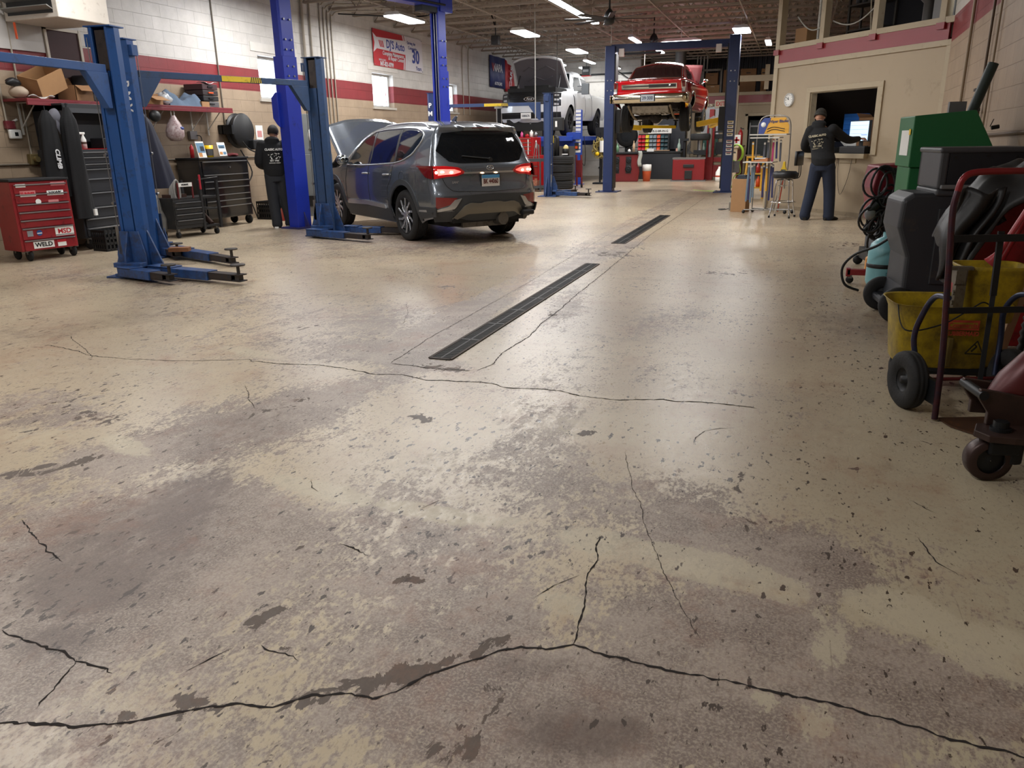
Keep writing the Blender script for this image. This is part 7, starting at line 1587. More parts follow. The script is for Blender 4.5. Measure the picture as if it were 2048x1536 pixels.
# red cabinet with black leather cover
t=thing('red_shop_crane','large red sheet metal machine draped with a black cover behind the hand truck','machine',(1.28,5.8,0),R(5))
RS=pm('sheet_red','8d1a20',.4,var=.15,scale=3,dirt='3d0f12',dirtamt=.3)
b=MB();b.prism([(-.26,.05),(-.2,.6),(-.12,1.0),(.25,1.05),(.3,.05)],-.12,.12,'y');b.build('sheet_body',RS,t,bevel=.01)
b=MB();b.cyl((-.12,-.16,.95),(-.05,-.2,.85),.03,10);b.bar((-.18,-.16,.7),(-.02,-.16,.95),.03,.02);b.cyl((-.2,-.16,.55),(-.24,-.18,.6),.03,10);b.build('latch_arm',DKM,t)
b=MB();b.ball((-.2,-.16,.68),(.05,.05,.05),10,8);b.build('orange_knob',ORG,t)
LEA=pm('black_leather','121214',.5,var=.3,scale=4,spec=.6)
b=MB();rows=[]
for i in range(25):
    u=i/24;rw=[]
    for j in range(21):
        v=j/20
        x=.42-.70*u-.05*sin(v*3);h=1.21-.10*(2*u-.55)**2*1.2-(max(0,u-.7)/.3)**1.6*.25
        y=-.26+.5*v
        z=h-(.18*max(0,.35-v)/.35)*(.6+u*.8)+.018*sin(u*14+v*7)+.014*sin(u*6-v*15)-.012*cos(u*23)
        rw.append((x-.04*sin(u*8)*v,y+.025*sin(u*11)-.05*u*(1-v),z))
    rows.append(rw)
b.grid(rows);b.build('leather_cover',LEA,t,solid=.012)
b=MB();rows=[]
for i in range(19):
    u=i/18;rw=[]
    for j in range(13):
        v=j/12;wd=.08+.17*(1-u)**.8
        rw.append((-.20-.16*u+wd*(v-.5)+.015*sin(u*9),-.27+.04*sin(v*9+u*4),1.05-.55*u+.02*sin(v*8)))
    rows.append(rw)
b.grid(rows);b.build('cover_flap',LEA,t,solid=.02)
# tall red hoist mast, bars, hose, plank at the right edge
RM=pm('mast_red','8c141c',.35,var=.1,coat=.3)
t=thing('hoist_mast','tall red mast standing at the right edge by the wall','mast',(1.48,6.2,0),R(0))
b=MB();b.bar((0,0,0),(.1,.02,2.0),.06,.06);b.build('mast_tube',RM,t,bevel=.01);b=MB();b.bx(-.06,.12,-.1,.1,0,.05);b.build('mast_foot',RM,t);b=MB();b.bx(.01,.05,-.04,-.033,1.33,1.42);b.bx(-.0,.04,-.04,-.033,1.22,1.3);b.build('white_sticker',PAPER,t)
b=MB();pts=[(.14,-.02,1.0+.02*k) for k in range(0)]
prof=[]
for k in range(60): prof.append((.052 if k%2 else .040,.1+k*.028))
b.lathe(prof,c=(.16,-.02,0),n=18);b.build('corrugated_hose',pm('hose_black','1a1a1c',.5),t)
def bar_thing(name,lab,cat,p0,p1,w_,h_,m,round_=False):
    c=Vector(p0);t=thing(name,lab,cat,c);b=MB()
    if round_: b.cyl((0,0,0),Vector(p1)-c,w_,12)
    else: b.bar((0,0,0),Vector(p1)-c,w_,h_)
    b.build('shaft',m,t,bevel=0 if round_ else .003);return t
bar_thing('wood_plank','pale wooden plank leaning up at the right edge','plank',(1.3,5.42,.0),(1.52,5.45,1.3),.07,.05,pm('raw_wood','a98d70',.7,var=.15,scale=12))
bt_=bar_thing('steering_bar','red leaning bar with a dark foot crossing in front of the red machine','bar',(1.05,5.54,0),(1.5,5.56,1.3),.02,.02,RM,True)
bar_thing('pry_bar','shiny grey leaning pry bar between the bucket and the right edge','pry bar',(1.3,4.85,.2),(1.46,4.9,.62),.012,.012,STL,True).location.z=0
bar_thing('jack_handle','short upright red jack handle near the right edge','handle',(1.4,5.28,0),(1.42,5.3,1.03),.022,.02,pm('handle_red','a1343c',.4),True)
t=thing('corrugated_hose','fat black corrugated hose standing behind the hand truck','hose',(1.36,5.08,0))
b=MB();b.tube(rcurve([(0,0,.05),(.0,0,.3),(.03,.0,.6),(.08,0,.8)],1),.03,8)
pts=rcurve([(0,0,.02),(0,0,.3),(.03,0,.6),(.09,0,.85)],14);b=MB();b.tube(pts,[.045 if k%2 else .034 for k in range(len(pts))],16);b.build('hose_body',pm('hose_black','1a1a1c',.5),t)
t=thing('snow_shovel','crumpled bright aluminium shovel blade standing behind the hand truck wheel','shovel',(1.2,4.6,0),R(20))
b=MB();b.add([(-.06,-.0,0),(.02,-.02,0),(.05,0,.22),(.0,0,.26),(-.03,0,.2),(-.04,.0,.1)],[(0,1,2,3,4,5)],False);b.build('blade',pm('aluminium','aeb4b8',.3,.9),t,solid=.01)
b=MB()
for k in range(4): b.bx(.0+k*.012,.06+k*.015,-.02,.01,.2+k*.025,.22+k*.025)
b.build('blade_rib',pm('aluminium','aeb4b8',.3,.9),t);b=MB();b.cyl((.03,0,.24),(.3,.05,.46),.012,10);b.build('shaft',pm('alu_shaft','8f8f8c',.35,.8),t)
# big floor jack at the right edge
JR=pm('jack_brown_red','3c2a25',.5,.3,var=.25,dirt='2b211e',dirtamt=.6)
t=thing('floor_jack','worn dark red floor jack with a steel caster at the lower right edge','jack',(.865,3.46,0),R(12))
b=MB();b.lathe([(.055,-.035),(.085,-.035),(.09,-.02),(.09,.02),(.085,.035),(.055,.035)],c=(0,0,.09),ax='y',n=32);w_=b.build('caster_wheel',pm('caster_steel','3b2b28',.4,.5,var=.3),t);b=MB();b.lathe([(.06,-.02),(.02,-.025),(.001,-.03)],c=(0,0,.09),ax='y',n=20);b.build('hub',DKM,w_)
b=MB();b.bx(-.02,.1,-.05,.05,.12,.18);b.cyl((.09,0,.08),(.09,0,.2),.04,12);b.build('caster_fork',DKM,t,bevel=.01)
b=MB();b.prism([(-.07,-.0),(-.04,-.07),(.05,-.09),(.7,-.12),(.7,.14),(.1,.12),(-.03,.08)],.185,.215,'z');b.build('base_plate',JR,t,bevel=.004)
b=MB();b.cyl((.03,0,.215),(.03,0,.255),.03,6);b.cyl((.03,0,.215),(.03,0,.228),.04,12);b.build('pivot_bolt',DKM,t)
b=MB();b.prism([(.0,.215),(.0,.27),(-.05,.34),(-.04,.37),(.0,.365),(.2,.33),(.8,.28),(.8,.13),(.4,.1),(.3,.2)],.06,.085,'y');b.prism([(.0,.215),(.0,.27),(-.05,.34),(-.04,.37),(.0,.365),(.2,.33),(.8,.28),(.8,.13),(.4,.1),(.3,.2)],.22,.245,'y');b.build('side_plate',JR,t,bevel=.004)
b=MB();b.cyl((-.03,.05,.345),(-.03,.25,.345),.02,12);b.build('pivot_pin',DKM,t)
b=MB();b.tube([(.06,.15,.3),(.13,.15,.36),(.2,.15,.47),(.24,.15,.56),(.33,.15,1.2)],[.05,.085,.07,.036,.026],16);b.build('handle_socket',pm('jack_red','52181a',.4,.2,var=.2,dirt='3a1517',dirtamt=.3),t)
b=MB();b.lathe([(.001,-.03),(.07,-.03),(.07,.03),(.001,.03)],c=(.42,.15,.07),ax='y',n=20);b.build('rear_wheel',pm('caster_steel','3b2b28',.4,.5),t)
# pipes on the right wall
def wx(y): return rx(y)-.03
for lab,y,r_ in (('dark vertical pipe on the right wall with clamps',10.35,.014),('tan vertical conduit on the right wall beside the green machine',11.9,.02),('tan conduit at the right wall nearest the picture edge',9.9,.012)):
    m=pm('pipe_dark','5a4a3c',.5,.3) if 'dark' in lab else pm('pipe_tan','97856f',.5)
    pipe(lab,[(wx(y),y,4.6),(wx(y),y,1.45)],r_,m)
t=thing('pipe_clamp','black pipe clamp and wooden handle hanging on the right wall pipe','clamp',(wx(10.35)-.02,10.35,1.55))
b=MB();b.bx(-.05,.02,-.07,.05,.28,.31);b.bx(-.05,.02,-.09,.02,.07,.1);b.build('clamp_jaw',DKM,t);b=MB();b.cyl((-.03,-.02,.26),(-.03,-.04,-.1),.02,8);b.build('wooden_grip',pm('grip_wood','8a6a4a',.6),t)
b=MB();b.tube(rcurve([(-.03,-.04,-.1),(-.04,-.06,-.16),(-.03,.0,-.22)],4),.01,6);b.build('hook',DKM,t)
pipe('dark pipe running along the right wall at chest height',[(wx(13),13,1.32),(wx(7),7,1.40)],.014,pm('pipe_dark','5a4a3c',.5,.3))
b=MB();b.bx(0,.05,-.03,.03,0,.06);o=b.build('wall_bolt',DKM);o.location=(wx(11.75)-.02,11.75,1.62);tag(o,'small dark bolt plate on the right wall between the pipes','bolt')

t=thing('wood_block','small brown wooden block lying on the foot of the rear near lift post','block',(-7.0,7.62,.155),R(25));b=MB();b.bx(-.12,.12,-.06,.06,0,.05);b.build('block_body',pm('block_wood','7a4f30',.7,var=.2,scale=12),t,bevel=.004)
# ---------------- back of the hall ----------------
def fan(lab,x,y,z,R_,n,m=BLK,drop=.5,blades=True):
    t=thing('ceiling_fan',lab,'ceiling fan',(x,y,z))
    b=MB();b.lathe([(.001,-.12),(.06,-.12),(.11,-.08),(.12,.05),(.09,.12),(.04,.18),(.02,.2)],n=24);b.cyl((0,0,.15),(0,0,drop),.02,8);b.lathe([(.07,drop-.1),(.02,drop-.16)],n=16);b.build('motor',m,t)
    if blades:
        for k in range(n):
            a=2*pi*k/n+.3;b=MB();b.X(Matrix.Rotation(a,4,'Z')@Matrix.Rotation(R(10),4,'X'));b.bx(.1,R_,-.06,.06,-.01,0);b.build('blade',m,t)
    return t
fan('large dark ceiling fan with long thin blades beside the lamp strip',-3.95,17.6,3.82,.95,8,drop=.75)
fan('small dark ceiling fan behind the navy crossbeam',-4.0,23.5,4.0,.5,5,drop=.6)
# hanging tubes
for lab,x,y,z0,z1 in (('thin pale pipe hanging from the roof in front of the truck hood',-6.05,19.0,1.9,4.66),('thin pale pipe above the left navy post',-4.72,21.3,3.75,4.66),('thin pale rod hanging beside the silver duct',-4.6,25.5,3.2,4.66)):
    pipe(lab,[(x,y,z1),(x,y,z0)],.013,pm('rod_pale','a9a8a4',.5),'pipe',name='hanging_rod')
t=thing('unit_heater','small dark box heater hanging between the rear tube lamps','heater',(-7.2,28.6,3.55));b=MB();b.bx(-.14,.14,-.12,.12,0,.3);b.build('casing',BLK,t,bevel=.02);b=MB();b.bx(-.1,.1,-.13,-.12,.12,.2);b.build('front_light',STL,t);b=MB();b.bx(-.15,.15,-.13,.12,-.03,.0);b.build('red_base',REDP,t);b=MB();b.cyl((0,0,.3),(0,0,1.1),.02,6);b.build('hanger',STL,t)
# red tool chests
def redchest(lab,x,y,rz,W,Dp,z0,H,n,wheels=False): return chest(lab,x,y,rz,W,Dp,z0,H,[(-W/2+.03,W/2-.03,[(H-.06)/n]*n)],REDP,wheels=wheels,wr=.05)
redchest('upper red tool chest with a white oval sticker right of the grey car',-7.42,22.6,R(-20),.62,.42,.981,.5,4)
lower=redchest('lower red tool cabinet under the smaller red chest',-7.32,22.6,R(-20),.9,.5,.12,.86,3,True)
for o in list(D.objects):
    if o.get('label','').startswith('upper red tool chest'): UP=o
b=MB();b.X(Matrix.Rotation(0,4,'Z'));b.lathe([(.001,0),(.06,0),(.001,.004)],c=(0,0,0),n=16);o=b.build('oval_sticker',PAPER,UP);o.location=(.314,-.03,1.28);o.rotation_euler=(0,R(90),0);o.scale=(2,.7,1)
b=MB();b.bx(.15,.18,-.225,-.21,1.0,1.42);b.build('white_strip',PAPER,UP)
for i,(dx,dy,r_,h,m,lab) in enumerate(((-.2,0,.04,.16,pm('pink_plastic','c9508c',.5),'pink bottle on top of the red chest'),(-.05,.05,.06,.1,REDP,'red container on top of the red chest'),(.1,0,.05,.2,PAPER,'white canister on top of the red chest'),(.22,.05,.05,.15,STL,'silver tin on top of the red chest'))):
    t=thing('bottle',lab,'bottle',(-7.42+dx,22.6+dy,1.482));b=MB();b.lathe([(.001,0),(r_,0),(r_,h*.7),(r_*.4,h*.85),(r_*.4,h)],n=12);b.build('bottle_body',m,t)
t=thing('work_cart','dark open work cart loaded with small parts beside the lower red cabinet','cart',(-6.95,21.7,0),R(-10))
b=MB();b.bx(-.4,.3,-.2,.2,.82,.9);b.bx(-.4,.3,-.2,.2,.1,.16);b.bx(-.4,-.36,-.2,.2,.1,.82)
for x in (-.38,.28):
    for y in (-.18,.18): b.bx(x-.015,x+.015,y-.015,y+.015,0,.82)
b.build('cart_frame',pm('cart_slate','3b4046',.5),t);b=MB();b.bx(-.3,.1,-.15,.15,.16,.3);b.cyl((-.1,-.1,.3),(-.1,-.1,.42),.05,8);b.cyl((.1,-.1,.16),(.1,-.1,.36),.04,8);b.build('parts',pm('parts_mixed','8c4a3a',.6,var=.6,scale=20,dirt='c9b48a'),t)
b=MB();b.cyl((.0,-.05,.9),(.05,.0,1.35),.012,6);b.cyl((.08,-.05,.9),(.1,.0,1.3),.012,6);b.cyl((.15,0,.9),(.14,.0,1.28),.02,6);b.build('upright_tools',STL,t)
# tyre stack
t0=None
TL=['bottom','second lowest','second highest','topmost']
for k in range(4):
    if t0 is None:
        t0=thing('tire','bottom black tyre of the stack right of the lift post','tire',(-6.5,22.9,0))
        b=MB();b.lathe([(.2,.02),(.24,.0),(.33,.0),(.36,.03),(.362,.07),(.356,.075),(.362,.08),(.362,.12),(.356,.125),(.362,.13),(.362,.17),(.356,.175),(.362,.18),(.36,.20),(.33,.235),(.24,.235),(.2,.21),(.2,.02)],n=40);b.build('tread_ring',RUB,t0)
    else: dup(t0,(-6.5+rnd.uniform(-.02,.02),22.9,k*.236),label=TL[k]+' black tyre of the stack right of the lift post')
t=thing('garbage_can','tall black cylinder standing on the tyre stack','canister',(-6.68,22.85,.945))
b=MB();b.lathe([(.001,0),(.13,0),(.13,.5),(.1,.55),(.05,.58)],n=20)
for k in range(8):
    a=2*pi*k/8;b.bar((.13*cos(a),.13*sin(a),0),(.13*cos(a),.13*sin(a),.5),.02,.01,(cos(a),sin(a),0))
b.build('can_body',BLK,t)
t=thing('plastic_jug','small black jug with a yellow cap on the tyre stack','jug',(-6.36,22.9,.945));b=MB();b.lathe([(.001,0),(.1,0),(.1,.18),(.09,.2)],n=16);b.build('jug_body',BLK,t);b=MB();b.ball((0,0,.22),(.08,.08,.09),12,8);b.build('cap',pm('cap_cream','e0cf8a',.5),t)
b=MB();b.bx(-.09,.09,-.105,-.1,.03,.06);b.build('label_strip',PAPER,t)
t=thing('drop_light_box','dark equipment box hanging above the tyre stack','equipment box',(-6.55,22.6,1.65));b=MB();b.bx(-.2,.2,-.1,.1,0,.36);b.build('box_body',BLK,t,bevel=.02);b=MB();b.bx(-.02,.04,-.11,-.1,.1,.26);b.build('white_tag',PAPER,t);b=MB();b.cyl((0,0,.36),(0,0,2.6),.008,6);b.build('hanging_cord',BLK,t)
t=thing('creeper','red upright creeper leaning behind the tyre stack','creeper',(-6.15,23.6,0),R(0))
b=MB();b.cyl((-.05,0,.05),(-.1,.1,.95),.03,8);b.cyl((.1,0,.05),(.05,.1,.95),.03,8);b.bx(-.1,.1,.02,.08,.3,.8);b.build('creeper_body',pm('creeper_red','6e1c20',.45),t);b=MB();b.lathe([(.001,-.02),(.06,-.02),(.06,.02),(.001,.02)],c=(.1,0,.06),ax='x',n=14);b.build('caster',RUB,t)
t=thing('hose_tree','upright stand hung with yellow and green hoses behind the tyre stack','stand',(-5.95,25.6,0))
b=MB();b.cyl((0,0,0),(0,0,1.6),.03,8);b.bx(-.2,.2,-.2,.2,0,.05);b.build('stand_pole',DKM,t)
b=MB();q=random.Random(4)
for k in range(9): b.tube([(q.uniform(-.1,.1)+.16*cos(a),-.05-.02*k,1.1+q.uniform(-.15,.2)+.2*sin(a)) for a in np.linspace(0,2*pi,16)[:-1]],.016,6,closed=True)
b.build('hose_loops',pm('hose_ochre','9a8a4e',.6,var=.4,scale=3),t);b=MB();b.cyl((.1,-.2,1.0),(.1,-.2,1.35),.08,10);b.mat(1).ball((-.05,-.22,.95),(.07,.05,.06),8,6);b.build('bottle',[PAPER,YEL],t)
# wheel balancer and hanging display
t=thing('wheel_balancer','red wheel balancer cabinet with round black dials, left of the bench','wheel balancer',(-5.42,27.2,0),R(8))
BR=pm('balancer_red','6e191c',.4,var=.08)
b=MB();b.prism([(-.45,0),(.42,0),(.46,.3),(.4,.9),(-.42,.9),(-.48,.3)],-.28,.3,'y');b.build('cabinet',BR,t,bevel=.03)
b=MB();b.bx(-.52,.42,-.34,.34,.9,.97);b.build('tray_top',DKM,t,bevel=.015)
b=MB()
for sx in (-.3,.1):
    b.bx(sx-.09,sx+.09,-.3,-.28,.28,.82)
b.build('dial_panel',BLK,t)
b=MB()
for sx,zz,r_ in ((-.3,.7,.1),(-.3,.4,.08),(.1,.7,.09),(.1,.42,.11)): b.lathe([(r_,0),(r_,-.02),(r_*.7,-.025),(r_*.3,-.01),(.001,-.03)],c=(sx,-.3,zz),ax='y',n=20)
b.build('dial',DKM,t)
b=MB();b.lathe([(.12,-.1),(.33,-.11),(.35,-.05),(.35,.05),(.33,.11),(.12,.1)],c=(-.55,-.05,1.45),ax='x',n=28);b.build('mounted_tyre',RUB,t);b=MB();b.lathe([(.24,-.08),(.1,.0),(.001,.02)],c=(-.5,-.05,1.45),ax='x',n=24);b.cyl((-.4,.1,.97),(-.4,.1,1.6),.05,10);b.build('hub_plate',DKM,t)
for i,(x,z,r_,h,m,lab) in enumerate(((-.32,.97,.06,.28,pm('green_glass','6f9a78',.2,var=.05),'green bottle on the wheel balancer'),(.25,.97,.04,.36,pm('bottle_cream','c9a98a',.5),'tall tan bottle on the wheel balancer'),(.1,.97,.05,.1,PAPER,'small white tub on the wheel balancer'))):
    t=thing('bottle',lab,'bottle',(-5.42+x,27.2+.0,z));b=MB();b.lathe([(.001,0),(r_,0),(r_,h*.65),(r_*.35,h*.85),(r_*.35,h)],n=12);b.build('bottle_body',m,t)
t=thing('cloth_rag','pale cloth hanging over the right side of the wheel balancer','cloth',(-4.92,27.0,.45));b=MB();b.grid([[( -.05+.12*u+.02*sin(v*7),-.05+.03*sin(u*6+v*4),.55-.5*v) for u in np.linspace(0,1,6)] for v in np.linspace(0,1,8)]);b.build('cloth',pm('cloth_pale','a9ada6',.9,var=.3,scale=8),t,solid=.02)
t=thing('bucket','white and orange bucket on the floor between balancer and bench','bucket',(-4.72,27.3,0));b=MB();b.lathe([(.001,0),(.12,0),(.15,.32),(.155,.34)],n=18);b.build('bucket_lower',pm('bucket_orange','c85a32',.5),t);b=MB();b.lathe([(.001,.34),(.15,.34),(.155,.55),(.001,.56)],n=18);b.build('bucket_upper',PAPER,t)
t=thing('display_board','black display board hanging under the truck lift by the garage door','board',(-6.35,28.3,.85),R(0));b=MB();b.prism([(-.32,.0),(.32,0),(.34,.95),(-.42,.95)],-.04,.04,'y');b.bx(-.2,-.15,-.03,.03,-.85,0);b.bx(.15,.2,-.03,.03,-.85,0);b.build('board_body',pm('board_black','1c1c1f',.6),t);b=MB();b.bx(.02,.14,-.06,-.04,.3,.68);b.mat(1).bx(.14,.24,-.06,-.04,.38,.5);b.build('white_label',[PAPER,YEL],t)
t=thing('rack_tire','dark tyre hanging on the wall rack left of the bench','tire',(-5.95,29.9,1.1));b=MB();b.lathe([(.22,-.1),(.36,-.11),(.4,-.05),(.4,.05),(.36,.11),(.22,.1)],c=(0,.0,.4),ax='y',n=28);b.build('tread_ring',RUB,t);b=MB();b.cyl((0,-.05,.4),(0,.05,.4),.23,20);b.build('rim',DKM,t);b=MB();b.bx(-.05,.05,-.1,.7,-1.1,0.0);b.bx(-.3,.3,-.1,.7,-.02,.0);b.build('rack_stand',DKM,t)
# bench with parts bins
t=thing('workbench','long black workbench with a solid front at the back wall','workbench',(-4.42,29.1,0))
b=MB();b.bx(-.85,.62,-.3,.6,0,.9);b.build('front_panel',pm('bench_black','1e2126',.5,var=.15,scale=3),t,bevel=.01);b=MB();b.bx(-.9,.66,-.35,.65,.9,.95);b.build('worktop',BLK,t,bevel=.006)
t=thing('bin_rack','dark rack of coloured parts bins standing on the black workbench','rack',(-4.85,29.0,.95))
b=MB();b.bx(-.5,.62,.0,.06,0,.6);b.bx(.56,.62,-.12,.06,0,.6);b.bx(-.5,.62,-.15,.06,0,.04);b.build('rack_frame',DKM,t)
cols=['c0202a','c0202a','d8c62c','7d8a92','7d8a92','d8502a','2c4a52','23363c']
cols_n=['red','red','yellow','grey','grey','orange','teal','dark']
BINM=[pm('bin_'+c,c,.45,var=.05) for c in cols]
binme={}
for r_ in range(4):
    for c in range(8):
        nm=cols[c];x=-4.85-.44+c*.135;z=.95+.05+r_*.135
        if nm not in binme:
            b=MB();b.prism([(-.14,0),(0,0),(0,.11),(-.06,.11),(-.13,.05)],-.058,.058,'x');o=b.build('parts_bin',BINM[c],bevel=.003,segs=1);binme[nm]=o;o0=o
        else: o0=binme[nm].copy();COL.objects.link(o0)
        o0.location=(x,29.0,z);tag(o0,'%s parts bin in row %s from the top, column %s from the left'%(cols_n[c],['four','three','two','one'][r_],['one','two','three','four','five','six','seven','eight'][c]),'bin','parts bins on the rack')
t=thing('sign_board','white box sign with small dark lettering on top of the bin rack','sign',(-4.6,29.03,1.56));b=MB();b.prism([(-.4,0),(.42,0),(.42,.2),(.3,.28),(-.3,.28),(-.4,.12)],-.1,.02,'y');b.build('sign_body',PAPER,t,bevel=.006);text('R-U-BR-IN-G',.1,(.03,-.102,.08),(1,0,0),(0,0,1),PK,t,depth=.001,bold=.003)
t=thing('wheel_weights_lid','dark slanted machine hood with an orange round light behind the bins','machine',(-4.25,29.95,0))
b=MB();b.prism([(-.75,1.7),(-.35,2.1),(.0,2.5),(.42,2.55),(.45,1.0),(-.6,1.0)],-.1,.3,'y');b.bx(-.5,.4,.0,.3,0,1.0);b.build('hood_panel',pm('hood_slate','2b2e36',.5),t,bevel=.02);b=MB();b.lathe([(.001,-.08),(.12,-.07),(.14,0)],c=(.1,-.1,2.3),ax='y',n=20);b.build('round_light',pm('light_orange','b5512e',.4),t)
b=MB();b.bx(.52,.62,-.1,.1,.0,2.5);b.build('side_post',pm('post_beige','8d8577',.5),t)
t=thing('whiteboard','white notice board on the far wall right of the dark machine','whiteboard',(-3.05,30.85,1.5));b=MB();b.bx(-.32,.32,-.03,0,0,.95);b.build('board',pm('board_pale','cfd3d8',.35),t);b=MB();b.bx(-.34,.34,-.04,0,-.03,0);b.bx(-.34,.34,-.04,0,.95,.98);b.build('board_frame',STL,t)
t=thing('shelf_box','dark green shelf box holding two clear bottles on the far wall','shelf',(-3.05,30.85,.78));b=MB();b.bx(-.32,.32,-.02,0,0,.62);b.bx(-.32,.32,-.15,0,0,.03);b.bx(-.32,-.3,-.15,0,0,.62);b.bx(.3,.32,-.15,0,0,.62);b.build('box_shell',pm('green_dark','1f5a50',.5),t)
for x,l in ((-.18,'left'),(.16,'right')):
    b=MB();b.lathe([(.001,0),(.06,0),(.06,.22),(.025,.3),(.025,.4)],n=12);o=b.build('bottle',pm('bottle_clear','a9c0b4',.25));o.location=(-3.05+x,30.76,.812);tag(o,l+' clear bottle in the dark green wall shelf','bottle')
b=MB();b.bx(-.4,2.2,-.06,0,0,.06);b.bx(-.4,2.2,-.03,0,-.2,-.17);o=b.build('trim_11',TAN);o.location=(-3.4,YB,.72);struct(o)
b=MB();b.bx(0,1.0,-.02,0,0,.8);b.bx(.1,.9,-.03,-.02,.1,.7);o=b.build('wall_panel',M_TANW);o.location=(-2.7,YB,.85);tag(o,'raised tan wooden panel on the far wall behind the tyre changer','panel')
t=thing('hammer','wooden handled hammer lying on the bench edge','hammer',(-4.75,28.82,.952));b=MB();b.cyl((.0,0,.03),(.55,0,.03),.018,8);b.build('handle',pm('raw_wood','a98d70',.7),t);b=MB();b.bx(-.25,0,-.03,.03,0,.1);b.build('head',PAPER,t)
t=thing('spray_bottle','clear spray bottle at the right end of the black bench','bottle',(-3.9,29.0,.952));b=MB();b.lathe([(.001,0),(.06,0),(.06,.2),(.02,.3),(.02,.42)],n=12);b.build('bottle_body',pm('bottle_clear','a9c0b4',.25),t);b=MB();b.bx(-.1,-.02,-.05,.05,0,.1);b.build('small_tray',pm('tray_salmon','c99a88',.6),t)
# tyre changer
t=thing('tire_changer','red tyre changer with an upright silver column and a mounted wheel','tire changer',(-3.32,27.6,0),R(4))
b=MB();b.bx(-.55,.5,-.35,.35,.04,.72);b.build('base_cabinet',pm('changer_red','7a191d',.35,var=.06),t,bevel=.02);b=MB();b.bx(-.6,.55,-.4,.4,0,.04);b.build('floor_plate',STL,t)
b=MB();b.bx(-.56,.51,-.36,.36,.72,.77);b.build('table_rim',pm('table_grey','7d7a78',.4,.5),t)
b=MB();b.bx(-.2,.15,-.4,-.35,.45,.55);b.bx(-.14,.1,-.42,-.35,.08,.35);b.build('pedal_box',BLK,t,bevel=.01)
b=MB();b.lathe([(.1,-.1),(.3,-.11),(.33,-.05),(.33,.05),(.3,.11),(.12,.1)],c=(.3,-.0,1.42),n=28);b.build('mounted_tyre',RUB,t);b=MB();b.lathe([(.2,.06),(.26,.1),(.1,.12),(.001,.12)],c=(.3,0,1.42),n=20);b.build('cream_rim',pm('rim_cream','d3cfb8',.5,var=.3,scale=14,dirt='4a463c'),t)
b=MB();b.cyl((.3,0,.77),(.3,0,1.35),.09,14);b.cyl((.62,.1,.77),(.62,.1,2.0),.06,12);b.bar((.62,.1,2.0),(.1,-.1,1.75),.05,.05);b.bar((.55,.1,1.9),(.75,.1,2.0),.1,.2);b.build('swing_column',pm('column_steel','97999b',.3,.9),t)
b=MB();b.cyl((-.2,.0,.77),(-.2,.0,1.35),.05,8);b.bx(-.32,-.08,-.1,.1,1.3,1.38);b.bx(.1,.5,-.2,.2,.85,1.0);b.build('clamp_arm',DKM,t);b=MB()
for k in range(5): b.tube(rcurve([(.0,-.2,1.3-.05*k),(-.1,-.25,1.1-.05*k),(.1,-.25,.9),(.35,-.2,.85)],4),.014,5)
b.build('hose',BLK,t)
t=thing('tire_machine_tower','tall red tower of the second tyre machine right of the silver column','machine',(-2.62,28.35,0))
b=MB();b.bx(-.25,.0,-.2,.2,.0,1.95);b.bx(-.2,-.05,-.2,.2,1.95,2.3);b.bx(0,.32,-.15,.2,.1,.5);b.bx(0,.32,-.15,.2,.6,.75);b.build('tower_body',pm('changer_red','7a191d',.35),t,bevel=.01)
b=MB();b.bx(.02,.36,-.2,.1,1.35,1.5);b.bx(.05,.34,-.18,.1,.85,1.25);b.bx(-.02,.38,-.2,.1,1.55,1.6);b.build('side_equipment',DKM,t,bevel=.01)
t=thing('jug','white plastic jug with an orange label on the floor by the red tower','jug',(-2.3,27.2,0));b=MB();b.lathe([(.001,0),(.12,0),(.13,.1),(.12,.3),(.05,.42),(.04,.48)],n=16);b.build('jug_body',PAPER,t);b=MB();b.lathe([(.125,.08),(.13,.2)],n=16);b.build('jug_label',pm('label_orange','b5523e',.5),t);b=MB();b.tube(rcurve([(.05,0,.42),(.14,0,.4),(.12,0,.25)],4),.015,6);b.build('handle',PAPER,t)
t=thing('hose_coil','bright green hose coil hanging on the right side of the navy post','hose',(-1.5,22.4,.98))
b=MB()
for k in range(5): b.tube([(.0+.16*cos(a)+.01*k,.02*k,.0+.22*sin(a)) for a in np.linspace(-2.2,2.4,20)],.013,6)
b.tube(rcurve([(.1,0,-.2),(.15,0,-.5),(0,0,-.6),(-.1,0,-.95),(-.6,-.2,-.98),(-1.1,.3,-.985)],5),.013,6);b.build('hose_loops',pm('hose_lime','a8d84a',.5),t);b=MB();b.bx(-.05,.12,-.05,.05,-.5,-.2);b.bx(-.3,.0,-.03,.03,.0,.04);b.build('fitting',STL,t)
t=thing('wall_switch','small grey switch box with two papers on the far wall','switch',(-2.55,30.85,1.75));b=MB();b.bx(-.09,.09,-.05,0,0,.14);b.bx(-.14,.0,-.04,0,-.16,-.02);b.build('box_body',STL,t)
